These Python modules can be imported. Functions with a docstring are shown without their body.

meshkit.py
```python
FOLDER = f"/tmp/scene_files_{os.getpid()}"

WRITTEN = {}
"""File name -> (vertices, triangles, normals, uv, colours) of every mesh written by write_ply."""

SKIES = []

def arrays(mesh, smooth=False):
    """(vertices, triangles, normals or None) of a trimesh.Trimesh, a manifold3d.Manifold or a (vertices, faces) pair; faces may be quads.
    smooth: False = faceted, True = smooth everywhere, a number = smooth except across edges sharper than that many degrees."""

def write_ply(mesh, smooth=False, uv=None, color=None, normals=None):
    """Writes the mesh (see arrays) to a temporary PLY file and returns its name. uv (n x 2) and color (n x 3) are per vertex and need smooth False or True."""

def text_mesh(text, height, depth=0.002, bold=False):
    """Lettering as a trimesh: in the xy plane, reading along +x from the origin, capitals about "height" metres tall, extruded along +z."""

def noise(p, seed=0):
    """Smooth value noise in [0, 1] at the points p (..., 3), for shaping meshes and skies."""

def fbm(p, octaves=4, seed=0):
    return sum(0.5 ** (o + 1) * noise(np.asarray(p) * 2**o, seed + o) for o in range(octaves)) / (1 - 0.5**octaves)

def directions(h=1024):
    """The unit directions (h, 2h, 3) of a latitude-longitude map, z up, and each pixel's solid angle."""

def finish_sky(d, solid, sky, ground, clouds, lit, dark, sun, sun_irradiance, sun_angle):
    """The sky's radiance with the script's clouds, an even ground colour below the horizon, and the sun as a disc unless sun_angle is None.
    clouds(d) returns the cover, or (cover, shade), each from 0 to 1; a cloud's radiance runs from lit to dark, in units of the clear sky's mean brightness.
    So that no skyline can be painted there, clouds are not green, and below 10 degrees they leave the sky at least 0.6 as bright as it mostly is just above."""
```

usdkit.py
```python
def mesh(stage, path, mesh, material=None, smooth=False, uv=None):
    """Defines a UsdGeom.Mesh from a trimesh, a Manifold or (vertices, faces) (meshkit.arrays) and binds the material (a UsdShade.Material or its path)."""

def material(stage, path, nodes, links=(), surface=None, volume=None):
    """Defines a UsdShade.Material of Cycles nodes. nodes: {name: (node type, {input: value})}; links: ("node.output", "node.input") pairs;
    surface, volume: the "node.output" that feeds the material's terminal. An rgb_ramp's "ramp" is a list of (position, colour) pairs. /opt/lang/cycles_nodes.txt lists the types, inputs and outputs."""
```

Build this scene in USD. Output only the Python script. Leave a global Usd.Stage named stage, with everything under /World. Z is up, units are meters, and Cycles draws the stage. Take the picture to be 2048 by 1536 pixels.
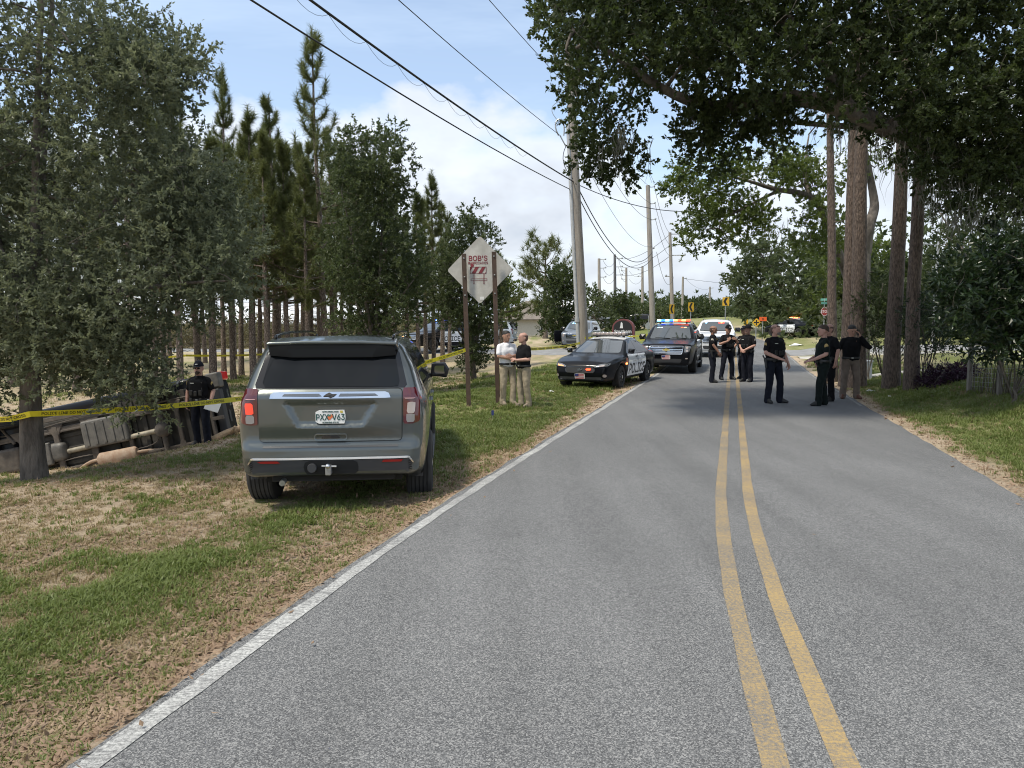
import math, random
import numpy as np, trimesh, shapely, usdkit, meshkit
import manifold3d as m3
from manifold3d import Manifold
from shapely.geometry import Polygon, LineString, Point, MultiPolygon, box as sbox
from shapely import affinity
from scipy.spatial import Delaunay, cKDTree
from pxr import Usd, UsdGeom, UsdLux, UsdShade, Gf, Sdf, Vt

stage = Usd.Stage.CreateInMemory()
UsdGeom.SetStageUpAxis(stage, 'Z'); UsdGeom.SetStageMetersPerUnit(stage, 1.0)
UsdGeom.Xform.Define(stage, '/World'); UsdGeom.Scope.Define(stage, '/World/Looks')

# ---------------------------------------------------------------- camera, sky, sun, exposure
EYE = np.array([0.0, 0.0, 1.75]); FPX = 1420.0; PITCH = math.atan(113 / FPX)
cam = UsdGeom.Camera.Define(stage, '/World/camera')
cam.CreateHorizontalApertureAttr(36.0); cam.CreateVerticalApertureAttr(27.0)
cam.CreateFocalLengthAttr(36.0 * FPX / 2048); cam.CreateClippingRangeAttr(Gf.Vec2f(0.05, 5000))
cam.AddTranslateOp().Set(Gf.Vec3d(*EYE)); cam.AddRotateXOp().Set(90 - math.degrees(PITCH))
cam.CreateExposureAttr(1.08)
SUN_EL, SUN_AZ = math.radians(62), math.radians(-125)     # azimuth: atan2(x, y) of the direction towards the sun
SUN_DIR = np.array([math.cos(SUN_EL) * math.sin(SUN_AZ), math.cos(SUN_EL) * math.cos(SUN_AZ), math.sin(SUN_EL)])
sun = UsdLux.DistantLight.Define(stage, '/World/sun')
sun.CreateIntensityAttr(0.55); sun.CreateAngleAttr(8.0); sun.CreateColorAttr(Gf.Vec3f(1.0, 0.93, 0.80))
sun.GetPrim().CreateAttribute('inputs:normalize', Sdf.ValueTypeNames.Bool).Set(True)
sun.AddRotateZOp().Set(-math.degrees(SUN_AZ)); sun.AddRotateXOp().Set(-(90 - math.degrees(SUN_EL)))
sky = UsdLux.DomeLight.Define(stage, '/World/sky'); sky.CreateIntensityAttr(1.0)
SKYK = 0.100
skm = usdkit.material(stage, '/World/Looks/sky_air', {
    'sky': ('sky_texture', {'sky_type': 'single_scattering', 'sun_disc': False, 'sun_elevation': SUN_EL, 'sun_rotation': SUN_AZ, 'altitude': 60.0, 'air_density': 1.0, 'aerosol_density': 1.2, 'ozone_density': 1.0}),
    'tc': ('texture_coordinate', {}), 'sep': ('separate_xyz', {}),
    'zc': ('math', {'math_type': 'maximum', 'value2': 0.0}), 'za': ('math', {'math_type': 'add', 'value2': 0.16}),
    'dx': ('math', {'math_type': 'divide'}), 'dy': ('math', {'math_type': 'divide'}), 'pl': ('combine_xyz', {'z': 3.7}),
    # thin high cloud
    'mp1': ('mapping', {'scale': (0.55, 1.5, 1.0), 'rotation': (0, 0, 0.5)}),
    'n1': ('noise_texture', {'scale': 0.9, 'detail': 7.0, 'roughness': 0.58, 'distortion': 0.4}),
    'r1': ('rgb_ramp', {'ramp': [(0.36, (0.24,) * 3), (0.52, (0.46,) * 3), (0.72, (0.88,) * 3)]}),
    # cumulus, thicker towards the skyline
    'mp2': ('mapping', {'scale': (2.6, 2.6, 4.4), 'location': (1.35, 0.2, 0.55)}),
    'n2': ('noise_texture', {'scale': 1.25, 'detail': 8.0, 'roughness': 0.52}),
    'band': ('rgb_ramp', {'ramp': [(0.0, (0.17,) * 3), (0.06, (0.10,) * 3), (0.16, (0.15,) * 3), (0.24, (0.06,) * 3), (0.34, (-0.03,) * 3), (0.55, (-0.05,) * 3), (0.75, (0.06,) * 3), (1.0, (0.08,) * 3)]}),
    'bw': ('rgb_to_bw', {}), 'ad': ('math', {'math_type': 'add'}),
    'r2': ('rgb_ramp', {'ramp': [(0.525, (0,) * 3), (0.60, (0.62,) * 3), (0.70, (0.95,) * 3)]}),
    'r2c': ('rgb_ramp', {'ramp': [(0.535, (1.0, 1.0, 1.0)), (0.60, (0.96, 0.965, 0.97)), (0.66, (0.78, 0.82, 0.87)), (0.76, (0.60, 0.66, 0.74))]}),
    'k1': ('mix', {'mix_type': 'mix', 'color2': (4.7, 5.5, 6.3)}),
    'cl': ('mix', {'mix_type': 'multiply', 'fac': 1.0, 'color2': (5.2, 5.2, 5.3)}),
    'k2': ('mix', {'mix_type': 'mix'}),
    'bg': ('background_shader', {'strength': SKYK})},
    [('tc.generated', 'sep.vector'), ('sep.z', 'zc.value1'), ('zc.value', 'za.value1'), ('sep.x', 'dx.value1'), ('za.value', 'dx.value2'),
     ('sep.y', 'dy.value1'), ('za.value', 'dy.value2'), ('dx.value', 'pl.x'), ('dy.value', 'pl.y'), ('pl.vector', 'mp1.vector'), ('mp1.vector', 'n1.vector'), ('n1.fac', 'r1.fac'),
     ('tc.generated', 'mp2.vector'), ('mp2.vector', 'n2.vector'), ('zc.value', 'band.fac'), ('band.color', 'bw.color'), ('n2.fac', 'ad.value1'), ('bw.val', 'ad.value2'), ('ad.value', 'r2.fac'), ('ad.value', 'r2c.fac'),
     ('sky.color', 'k1.color1'), ('r1.color', 'k1.fac'), ('r2c.color', 'cl.color1'), ('k1.color', 'k2.color1'), ('cl.color', 'k2.color2'), ('r2.color', 'k2.fac'), ('k2.color', 'bg.color')],
    surface='bg.background')
UsdShade.MaterialBindingAPI.Apply(sky.GetPrim()).Bind(skm)
sky.GetPrim().SetCustomDataByKey('kind', 'structure')

# ---------------------------------------------------------------- helpers: prims, names, properties
PI = math.pi
_count = {}
def numbered(parent, name):
    k = (parent, name); n = _count.get(k, 0); _count[k] = n + 1
    return f'{parent}/{name}' if n == 0 else f'{parent}/{name}_{n:03d}'
def tag(p, label=None, cat=None, group=None, kind=None):
    p = p.GetPrim() if hasattr(p, 'GetPrim') else p
    for k, v in (('label', label), ('category', cat), ('group', group), ('kind', kind)):
        if v: p.SetCustomDataByKey(k, v)
    return p
def thing(name, label, cat, loc=(0, 0, 0), rotz=0.0, group=None, kind=None, M=None):
    x = UsdGeom.Xform.Define(stage, numbered('/World', name))
    if M is not None: x.AddTransformOp().Set(Gf.Matrix4d(*np.asarray(M, float).T.ravel().tolist()))
    else:
        x.AddTranslateOp().Set(Gf.Vec3d(*map(float, loc)))
        x.AddRotateZOp().Set(float(math.degrees(rotz)))
    return tag(x, label, cat, group, kind)
def obj(parent, name, mesh, mat, smooth=False, label=None, kind=None, uv=None):
    base = '/World' if parent is None else str(parent.GetPath())
    m = usdkit.mesh(stage, numbered(base, name), mesh, mat, smooth=smooth, uv=uv)
    return tag(m, label, kind=kind)
def single(name, mesh, mat, label, cat=None, group=None, kind=None, smooth=False):
    return tag(obj(None, name, mesh, mat, smooth), label, cat, group, kind)
def dup(root, label, loc, rotz=0.0, group=None, scale=None, tilt=0.0):
    was = root.GetCustomData()
    x = UsdGeom.Xform.Define(stage, numbered('/World', root.GetName().rsplit('_0', 1)[0]))
    p = x.GetPrim(); p.GetReferences().AddInternalReference(root.GetPath()); p.SetInstanceable(True)
    x.ClearXformOpOrder()
    x.AddTranslateOp().Set(Gf.Vec3d(*map(float, loc)))
    a = [x.AddRotateZOp(), ]
    a[0].Set(float(math.degrees(rotz)))
    if tilt: x.AddRotateYOp().Set(float(tilt))
    if scale is not None: x.AddScaleOp().Set(Gf.Vec3f(*map(float, scale)))
    return tag(p, label, was.get('category'), group or was.get('group'))

# ---------------------------------------------------------------- helpers: materials
L = '/World/Looks/'
def mat(name, col, rough=0.6, metal=0.0, spec=0.5, var=0.0, vscale=6.0, col2=None, bump=0.0, bscale=40.0, bdist=0.01, coat=0.0, emit=0.0, ecol=None, rnd=0.0, space='object', stretch=(1, 1, 1), coat_rough=0.03):
    n = {'p': ('principled_bsdf', {'base_color': col, 'roughness': rough, 'metallic': metal, 'specular_ior_level': spec, 'coat_weight': coat, 'coat_roughness': coat_rough})}
    l = []
    if var or col2 or bump:
        n['tc'] = ('texture_coordinate', {}) if space == 'object' else ('geometry', {})
        n['mp'] = ('mapping', {'scale': stretch})
        l.append(('tc.object' if space == 'object' else 'tc.position', 'mp.vector'))
    last = None
    if var or col2:
        c2 = col2 or tuple(c * (1 - var) for c in col); c1 = col if col2 else tuple(min(1, c * (1 + var)) for c in col)
        n['n'] = ('noise_texture', {'scale': vscale, 'detail': 6.0, 'roughness': 0.65})
        n['r'] = ('rgb_ramp', {'ramp': [(0.34, c2), (0.66, c1)]})
        l += [('mp.vector', 'n.vector'), ('n.fac', 'r.fac')]; last = 'r.color'
    if rnd:
        n['oi'] = ('object_info', {}); n['mr'] = ('map_range', {'from_min': 0.0, 'from_max': 1.0, 'to_min': 1 - rnd, 'to_max': 1 + rnd})
        n['hs'] = ('hsv', {'color': col}); l += [('oi.random', 'mr.value'), ('mr.result', 'hs.value')]
        if last: l.append((last, 'hs.color'))
        last = 'hs.color'
    if last: l.append((last, 'p.base_color'))
    if bump:
        n['nb'] = ('noise_texture', {'scale': bscale, 'detail': 4.0}); n['b'] = ('bump', {'strength': bump, 'distance': bdist})
        l += [('mp.vector', 'nb.vector'), ('nb.fac', 'b.height'), ('b.normal', 'p.normal')]
    if emit: n['p'][1].update({'emission_color': ecol or col, 'emission_strength': emit})
    return usdkit.material(stage, L + name, n, l, surface='p.BSDF')
def leafmat(name, c1, c2, trans=0.35, rough=0.45, vscale=1.6, spec=0.35):
    # every leaf a shade of its own, and clumps of younger, lighter growth
    n = {'g': ('geometry', {}), 'n': ('noise_texture', {'scale': vscale, 'detail': 3.0}), 'ad': ('math', {'math_type': 'multiply_add', 'value2': 0.55}),
         'ml': ('math', {'math_type': 'multiply', 'value2': 0.45}), 'r': ('rgb_ramp', {'ramp': [(0.25, c1), (0.75, c2)]}),
         'p': ('principled_bsdf', {'roughness': rough, 'specular_ior_level': spec}), 't': ('translucent_bsdf', {}), 'hs': ('hsv', {'saturation': 1.15, 'value': 1.2}), 'm': ('mix_closure', {'fac': trans})}
    l = [('g.position', 'n.vector'), ('n.fac', 'ad.value1'), ('g.random_per_island', 'ml.value1'), ('ml.value', 'ad.value3'), ('ad.value', 'r.fac'), ('r.color', 'p.base_color'), ('r.color', 'hs.color'), ('hs.color', 't.color'), ('p.BSDF', 'm.closure1'), ('t.BSDF', 'm.closure2')]
    return usdkit.material(stage, L + name, n, l, surface='m.closure')

# ---------------------------------------------------------------- helpers: meshes
def cat(*ms):
    ms = [m for m in ms if m is not None]
    vs, fs, n = [], [], 0
    for m in ms:
        v, f = (np.asarray(m.vertices), np.asarray(m.faces)) if hasattr(m, 'faces') else ((lambda q: (q.vert_properties[:, :3], q.tri_verts))(m.to_mesh()) if hasattr(m, 'to_mesh') else m)
        vs.append(v); fs.append(np.asarray(f) + n); n += len(v)
    return trimesh.Trimesh(np.vstack(vs), np.vstack(fs), process=False)
def bx(x0, x1, y0, y1, z0, z1): 
    b = trimesh.creation.box([abs(x1 - x0), abs(y1 - y0), abs(z1 - z0)]); b.apply_translation([(x0 + x1) / 2, (y0 + y1) / 2, (z0 + z1) / 2]); return b
def rbox(sx, sy, sz, r=0.02, c=(0, 0, 0), seg=8):
    s = Manifold.sphere(r, seg)
    hx, hy, hz = sx / 2 - r, sy / 2 - r, sz / 2 - r
    return Manifold.batch_hull([s.translate([a * hx + c[0], b * hy + c[1], d * hz + c[2]]) for a in (-1, 1) for b in (-1, 1) for d in (-1, 1)])
def tube(P, R, n=8, cap=True):
    P = np.asarray(P, float); k = len(P); R = np.broadcast_to(np.asarray(R, float), (k,))
    T = np.gradient(P, axis=0); T /= np.maximum(np.linalg.norm(T, axis=1, keepdims=True), 1e-9)
    u = np.cross(T[0], [0, 0, 1.0]); u = np.cross(T[0], [1.0, 0, 0]) if np.linalg.norm(u) < 1e-3 else u; u /= np.linalg.norm(u)
    V = []; a = np.linspace(0, 2 * PI, n, endpoint=False)
    for i in range(k):
        u = u - T[i] * (u @ T[i]); u /= max(np.linalg.norm(u), 1e-9); w = np.cross(T[i], u)
        V.append(P[i] + R[i] * (np.cos(a)[:, None] * u + np.sin(a)[:, None] * w))
    V = np.vstack(V); F = []
    for i in range(k - 1):
        for j in range(n):
            q = [i * n + j, i * n + (j + 1) % n, (i + 1) * n + (j + 1) % n, (i + 1) * n + j]; F += [[q[0], q[1], q[2]], [q[0], q[2], q[3]]]
    if cap:
        V = np.vstack([V, P[0], P[-1]]); c0, c1 = len(V) - 2, len(V) - 1
        for j in range(n): F += [[c0, (j + 1) % n, j], [c1, (k - 1) * n + j, (k - 1) * n + (j + 1) % n]]
    return trimesh.Trimesh(V, np.array(F), process=False)
def bez(a, b, c, n=8):
    t = np.linspace(0, 1, n)[:, None]; return (1 - t) ** 2 * np.asarray(a, float) + 2 * t * (1 - t) * np.asarray(b, float) + t * t * np.asarray(c, float)
def chain(pts, n=6):   # smooth curve through points
    from scipy.interpolate import CubicSpline
    pts = np.asarray(pts, float); t = np.arange(len(pts)); return CubicSpline(t, pts)(np.linspace(0, len(pts) - 1, n * (len(pts) - 1) + 1))
def lathe(prof, n=32, axis='z'):
    m = trimesh.creation.revolve(np.asarray(prof, float), sections=n)
    if axis == 'x': m.apply_transform(trimesh.transformations.rotation_matrix(PI / 2, [0, 1, 0]))
    if axis == 'y': m.apply_transform(trimesh.transformations.rotation_matrix(-PI / 2, [1, 0, 0]))
    return m
def extr(poly, h): return trimesh.creation.extrude_polygon(poly, h, engine='earcut')
def xf(m, loc=(0, 0, 0), rz=0.0, rx=0.0, ry=0.0, s=None):
    m = m.copy() if hasattr(m, 'faces') else cat(m)
    R = trimesh.transformations.euler_matrix(rx, ry, rz, 'sxyz')
    if s is not None: m.apply_scale(s)
    m.apply_transform(R); m.apply_translation(loc); return m
def mapv(m, fn):
    m = m.copy(); m.vertices = fn(np.array(m.vertices)); return m
def PX(px, py, Y):   # the world point at distance Y along +y that stands at this place of the photograph: used only for measuring
    xc, yc = (px - 1024) / FPX, -(py - 768) / FPX
    d = np.array([xc, math.cos(PITCH) + yc * math.sin(PITCH), -math.sin(PITCH) + yc * math.cos(PITCH)])
    return EYE + d * (Y / d[1])
def sstep(a, b, x):
    t = np.clip((np.asarray(x, float) - a) / (b - a), 0, 1); return t * t * (3 - 2 * t)
# ---------------------------------------------------------------- the lie of the land
UR = np.array([0.2957, 0.9553]); NR = np.array([0.9553, -0.2957]); C0 = np.array([2.55, 8.0]); HALF = 2.82
def st(x, y):
    dx, dy = np.asarray(x, float) - C0[0], np.asarray(y, float) - C0[1]
    s = dx * UR[0] + dy * UR[1]; t = dx * NR[0] + dy * NR[1]
    return s, t - bend(s)
def halfl(s): return HALF + 0.0038 * np.minimum(np.asarray(s, float), 0) ** 2
def bend(s):      # beyond the junction the road swings left
    s = np.asarray(s, float); return -0.0042 * np.maximum(s - 46, 0) ** 2 + 0.0095 * np.minimum(s, 0) ** 2
def road_xy(s, t):
    s = np.asarray(s, float); t = np.asarray(t, float) + bend(s)
    return C0[0] + s * UR[0] + t * NR[0], C0[1] + s * UR[1] + t * NR[1]
def zroad(s):
    s = np.asarray(s, float); return 0.017 * np.maximum(s - 16, 0) * sstep(14, 30, s) - 0.004 * np.maximum(s - 70, 0)
def height(x, y, cut=False):
    x = np.asarray(x, float); y = np.asarray(y, float)
    s, t = st(x, y); el = np.maximum(-t - halfl(s), 0); er = np.maximum(t - HALF, 0)
    zr = np.clip(zroad(s), 0, 1.2)
    far = sstep(8, 45, el)
    nl = 1 - 0.72 * sstep(10, 20, y)
    left = -(0.215 * (1 - np.exp(-el / 0.33)) + 0.010 * np.minimum(el, 5)) * nl
    left = left - 0.50 * sstep(3.5, 9.5, el) * (0.35 + 0.65 * sstep(6.5, 12, y)) * (1 - 0.85 * sstep(32, 52, y))
    d = ((x + 6.9) * 4.0 - (y - 11.2) * 1.3) / -4.2        # distance left of the crest in front of the ditch
    left = left - (0.34 + 0.10 * np.clip(-6.2 - x, 0, 7)) * sstep(-0.1, 2.0, d) * sstep(9.6, 13.0, y) * (1 - sstep(17.5, 24, y)) * (1 - 0.6 * sstep(8, 13, d))
    right = (0.60 * sstep(0.5, 3.6, er) + 0.12 * sstep(3, 8, er)) * sstep(3, 13, y) * (1 - 0.55 * sstep(20.5, 24.0, y)) * (1 - sstep(60, 90, y))
    lump = (meshkit.noise(np.stack([x * 0.55, y * 0.55, 0 * x], -1), 3) - 0.5) * 0.14 + (meshkit.noise(np.stack([x * 1.7, y * 1.7, 0 * x], -1), 4) - 0.5) * 0.05
    lump = lump * sstep(0.2, 2.0, el + er) * (1 - sstep(60, 120, y))
    z = zr * (1 - 0.8 * far) + left + right + lump
    hill = 2.3 * sstep(66, 118, y) * sstep(4, 30, x - 0.05 * y)
    z = z + hill
    if cut: z = z - 0.05 * sstep(0.0, 0.12, np.minimum(HALF - t, halfl(s) + t)) * (s < 95)
    return z
def hz(x, y): return float(height(x, y))
def on(px, Y, dz=0.0):   # ground point below photo column px at distance Y
    x = (px - 1024) / FPX * Y * math.cos(PITCH) ** -0; return np.array([x, Y, hz(x, Y) + dz])
def grad_axis(lo, hi, fine_lo, fine_hi, step, grow=1.12):
    a = list(np.arange(fine_lo, fine_hi + step, step)); d = step
    while a[-1] < hi: d *= grow; a.append(a[-1] + d)
    d = step
    while a[0] > lo: d *= grow; a.insert(0, a[0] - d)
    return np.array(a)
gx = grad_axis(-900, 900, -13, 16, 0.16); gy = grad_axis(-60, 1600, 1.5, 30, 0.16, 1.08)
X, Y = np.meshgrid(gx, gy); Z = height(X, Y, cut=True)
nv, nu = X.shape; idx = np.arange(nv * nu).reshape(nv, nu)
F = np.concatenate([np.stack([idx[:-1, :-1], idx[:-1, 1:], idx[1:, 1:]], -1).reshape(-1, 3), np.stack([idx[:-1, :-1], idx[1:, 1:], idx[1:, :-1]], -1).reshape(-1, 3)])
# bare and green patches of the verge: one function for the ground's colour and for where grass grows
def green(x, y):
    x = np.asarray(x, float); y = np.asarray(y, float)
    s, t = st(x, y); el = -t - halfl(s); er = t - HALF
    n = meshkit.fbm(np.stack([x * 0.75, y * 0.75, 0 * x], -1), 3, 11); n2 = meshkit.fbm(np.stack([x * 2.4, y * 2.4, 0 * x], -1), 3, 12)
    gl = (0.35 + 0.95 * n) * np.exp(-((el - 1.55 - 0.5 * (n2 - 0.5)) / 0.52) ** 2) * (1 - sstep(9, 12, y)) + sstep(9.5, 12, y) * (1 - sstep(4.2, 7.5, el)) * sstep(0.35, 0.8, el) * 0.95
    gl = gl + 0.42 * sstep(0.56, 0.68, n) * sstep(1.2, 2.2, el) + (n2 - 0.5) * 1.0 + 0.30 * sstep(20, 30, y)
    gr = 0.85 * sstep(0.12, 0.7, er) * (1 - 0.45 * sstep(2.0, 3.4, er) * (1 - sstep(4.2, 6.0, er))) + (n2 - 0.5) * 0.7
    g = np.where(el > 0, gl, gr)
    return np.clip(g, 0, 1)
gcol = green(X, Y).ravel()
gm = usdkit.material(stage, L + 'earth_grass', {
    'g': ('geometry', {}), 'at': ('attribute', {'attribute': 'lush'}),
    'n1': ('noise_texture', {'scale': 0.9, 'detail': 8.0, 'roughness': 0.7}), 'n2': ('noise_texture', {'scale': 22.0, 'detail': 5.0, 'roughness': 0.75}), 'n3': ('noise_texture', {'scale': 0.05, 'detail': 5.0}),
    'r1': ('rgb_ramp', {'ramp': [(0.30, (0.25, 0.19, 0.135)), (0.5, (0.39, 0.31, 0.225)), (0.7, (0.52, 0.42, 0.31))]}),
    'r2': ('rgb_ramp', {'ramp': [(0.30, (0.075, 0.095, 0.028)), (0.52, (0.145, 0.170, 0.052)), (0.75, (0.24, 0.235, 0.095))]}),
    'mx': ('mix', {}), 'ov': ('mix', {'mix_type': 'overlay', 'fac': 0.55}), 'bk': ('mix', {'mix_type': 'overlay', 'fac': 0.35}),
    'nb': ('noise_texture', {'scale': 55.0, 'detail': 6.0, 'roughness': 0.8}), 'b': ('bump', {'strength': 0.9, 'distance': 0.03}),
    'p': ('principled_bsdf', {'roughness': 0.95, 'specular_ior_level': 0.1})},
    [('g.position', 'n1.vector'), ('g.position', 'n2.vector'), ('g.position', 'n3.vector'), ('g.position', 'nb.vector'), ('n2.fac', 'r1.fac'), ('n2.fac', 'r2.fac'), ('at.fac', 'mx.fac'), ('r1.color', 'mx.color1'), ('r2.color', 'mx.color2'),
     ('mx.color', 'ov.color1'), ('n1.fac', 'ov.color2'), ('ov.color', 'bk.color1'), ('n3.fac', 'bk.color2'), ('bk.color', 'p.base_color'), ('nb.fac', 'b.height'), ('b.normal', 'p.normal')], surface='p.BSDF')
g = usdkit.mesh(stage, '/World/ground', trimesh.Trimesh(np.stack([X, Y, Z], -1).reshape(-1, 3), F, process=False), gm, smooth=True)
UsdGeom.PrimvarsAPI(g).CreatePrimvar('lush', Sdf.ValueTypeNames.FloatArray, 'vertex').Set(Vt.FloatArray.FromNumpy(gcol.astype(np.float32)))
tag(g, 'grassy verge and open ground on both sides of the road', kind='structure')

def strip(s0, s1, ta, tb, ds=0.5, dz=0.0, jag=0.0, seed=0, nt=None, zf=None):
    S = np.arange(s0, s1 + ds, ds); n = nt or max(2, int(abs((tb if np.isscalar(tb) else tb(0)) - (ta if np.isscalar(ta) else ta(0))) / 0.5) + 1)
    A = np.full_like(S, ta) if np.isscalar(ta) else ta(S); B = np.full_like(S, tb) if np.isscalar(tb) else tb(S)
    if jag:
        A = A + (meshkit.fbm(np.stack([S * 2.3, 0 * S, 0 * S + seed], -1), 4, seed) - 0.5) * 2 * jag; B = B + (meshkit.fbm(np.stack([S * 2.3, 0 * S, 0 * S + seed + 9], -1), 4, seed) - 0.5) * 2 * jag
    w = np.linspace(0, 1, n); T = A[:, None] * (1 - w) + B[:, None] * w; SS = np.repeat(S[:, None], n, 1)
    x, y = road_xy(SS, T); z = (zroad(SS) if zf is None else zf(x, y)) + dz
    ii = np.arange(x.size).reshape(x.shape)
    f = np.concatenate([np.stack([ii[:-1, :-1], ii[:-1, 1:], ii[1:, 1:]], -1).reshape(-1, 3), np.stack([ii[:-1, :-1], ii[1:, 1:], ii[1:, :-1]], -1).reshape(-1, 3)])
    v = np.stack([x, y, z], -1).reshape(-1, 3)
    if (tb if np.isscalar(tb) else tb(0)) > (ta if np.isscalar(ta) else ta(0)): f = f[:, ::1]
    m = trimesh.Trimesh(v, f, process=False)
    if m.face_normals[:, 2].mean() < 0: m = trimesh.Trimesh(v, f[:, ::-1], process=False)
    return m
def paintmat(name, c, wear, crack=0.35):
    return usdkit.material(stage, L + name, {
        'g': ('geometry', {}), 'n': ('noise_texture', {'scale': 1.6, 'detail': 3.0}), 'v': ('voronoi_texture', {'scale': 150.0}), 'vn': ('noise_texture', {'scale': 260.0, 'detail': 2.0}), 'n2': ('noise_texture', {'scale': 60.0, 'detail': 6.0, 'roughness': 0.85}),
        'a': ('math', {'math_type': 'multiply_add', 'value2': 0.9}), 'r': ('rgb_ramp', {'ramp': [(wear - 0.11, (0, 0, 0)), (wear + 0.11, (1, 1, 1))]}), 'b': ('math', {'math_type': 'multiply', 'value2': 0.25}), 'mpc': ('mapping', {'rotation': (0, 0, -0.3), 'scale': (1.6, 17.0, 1.0)}), 'vc': ('voronoi_texture', {'feature': 'distance_to_edge', 'scale': 2.2}), 'rc': ('rgb_ramp', {'ramp': [(0.02, (0, 0, 0)), (0.06, (1, 1, 1))]}), 'mc': ('mix', {'mix_type': 'multiply', 'fac': crack}),
        'sp': ('rgb_ramp', {'ramp': [(0.3, (0.05, 0.05, 0.052)), (0.7, (0.20, 0.20, 0.20))]}), 'cn': ('mix', {'mix_type': 'mix', 'color2': c}), 'p': ('principled_bsdf', {'roughness': 0.8, 'specular_ior_level': 0.25})},
        [('g.position', 'n.vector'), ('g.position', 'n2.vector'), ('g.position', 'vn.vector'), ('n.fac', 'b.value1'), ('n2.fac', 'a.value1'), ('b.value', 'a.value3'), ('a.value', 'r.fac'), ('vn.fac', 'sp.fac'), ('sp.color', 'cn.color1'), ('g.position', 'mpc.vector'), ('mpc.vector', 'vc.vector'), ('vc.distance', 'rc.fac'), ('r.color', 'mc.color1'), ('rc.color', 'mc.color2'), ('mc.color', 'cn.fac'), ('cn.color', 'p.base_color')], surface='p.BSDF')
asphalt = usdkit.material(stage, L + 'asphalt', {
    'g': ('geometry', {}), 'v': ('voronoi_texture', {'scale': 175.0, 'randomness': 1.0}), 'v2': ('voronoi_texture', {'scale': 210.0}), 'n': ('noise_texture', {'scale': 0.35, 'detail': 5.0}), 'st': ('mapping', {'rotation': (0, 0, 0.3), 'scale': (2.2, 0.16, 1)}), 'n3': ('noise_texture', {'scale': 0.9, 'detail': 4.0}),
    'sp': ('rgb_ramp', {'ramp': [(0.08, (0.060, 0.061, 0.063)), (0.42, (0.104, 0.106, 0.108)), (0.68, (0.148, 0.149, 0.150)), (0.95, (0.25, 0.248, 0.243))]}),
    'sep': ('separate_color', {}), 'ov': ('mix', {'mix_type': 'overlay', 'fac': 0.32}), 'ov2': ('mix', {'mix_type': 'overlay', 'fac': 0.30}),
    'nb': ('noise_texture', {'scale': 160.0, 'detail': 3.0}), 'b': ('bump', {'strength': 0.5, 'distance': 0.006}), 'p': ('principled_bsdf', {'roughness': 0.82, 'specular_ior_level': 0.3})},
    [('g.position', 'v.vector'), ('g.position', 'n.vector'), ('g.position', 'st.vector'), ('st.vector', 'n3.vector'), ('g.position', 'nb.vector'), ('v.color', 'sep.color'), ('sep.r', 'sp.fac'), ('sp.color', 'ov.color1'), ('n.fac', 'ov.color2'), ('ov.color', 'ov2.color1'), ('n3.fac', 'ov2.color2'), ('ov2.color', 'p.base_color'), ('nb.fac', 'b.height'), ('b.normal', 'p.normal')], surface='p.BSDF')
obj(None, 'road', strip(-16, 92, lambda q: -halfl(np.asarray(q)), HALF, 0.4, 0.0, 0.05, 5, nt=12), asphalt, smooth=True, label='grey two lane asphalt road running off to the right', kind='structure')
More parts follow.
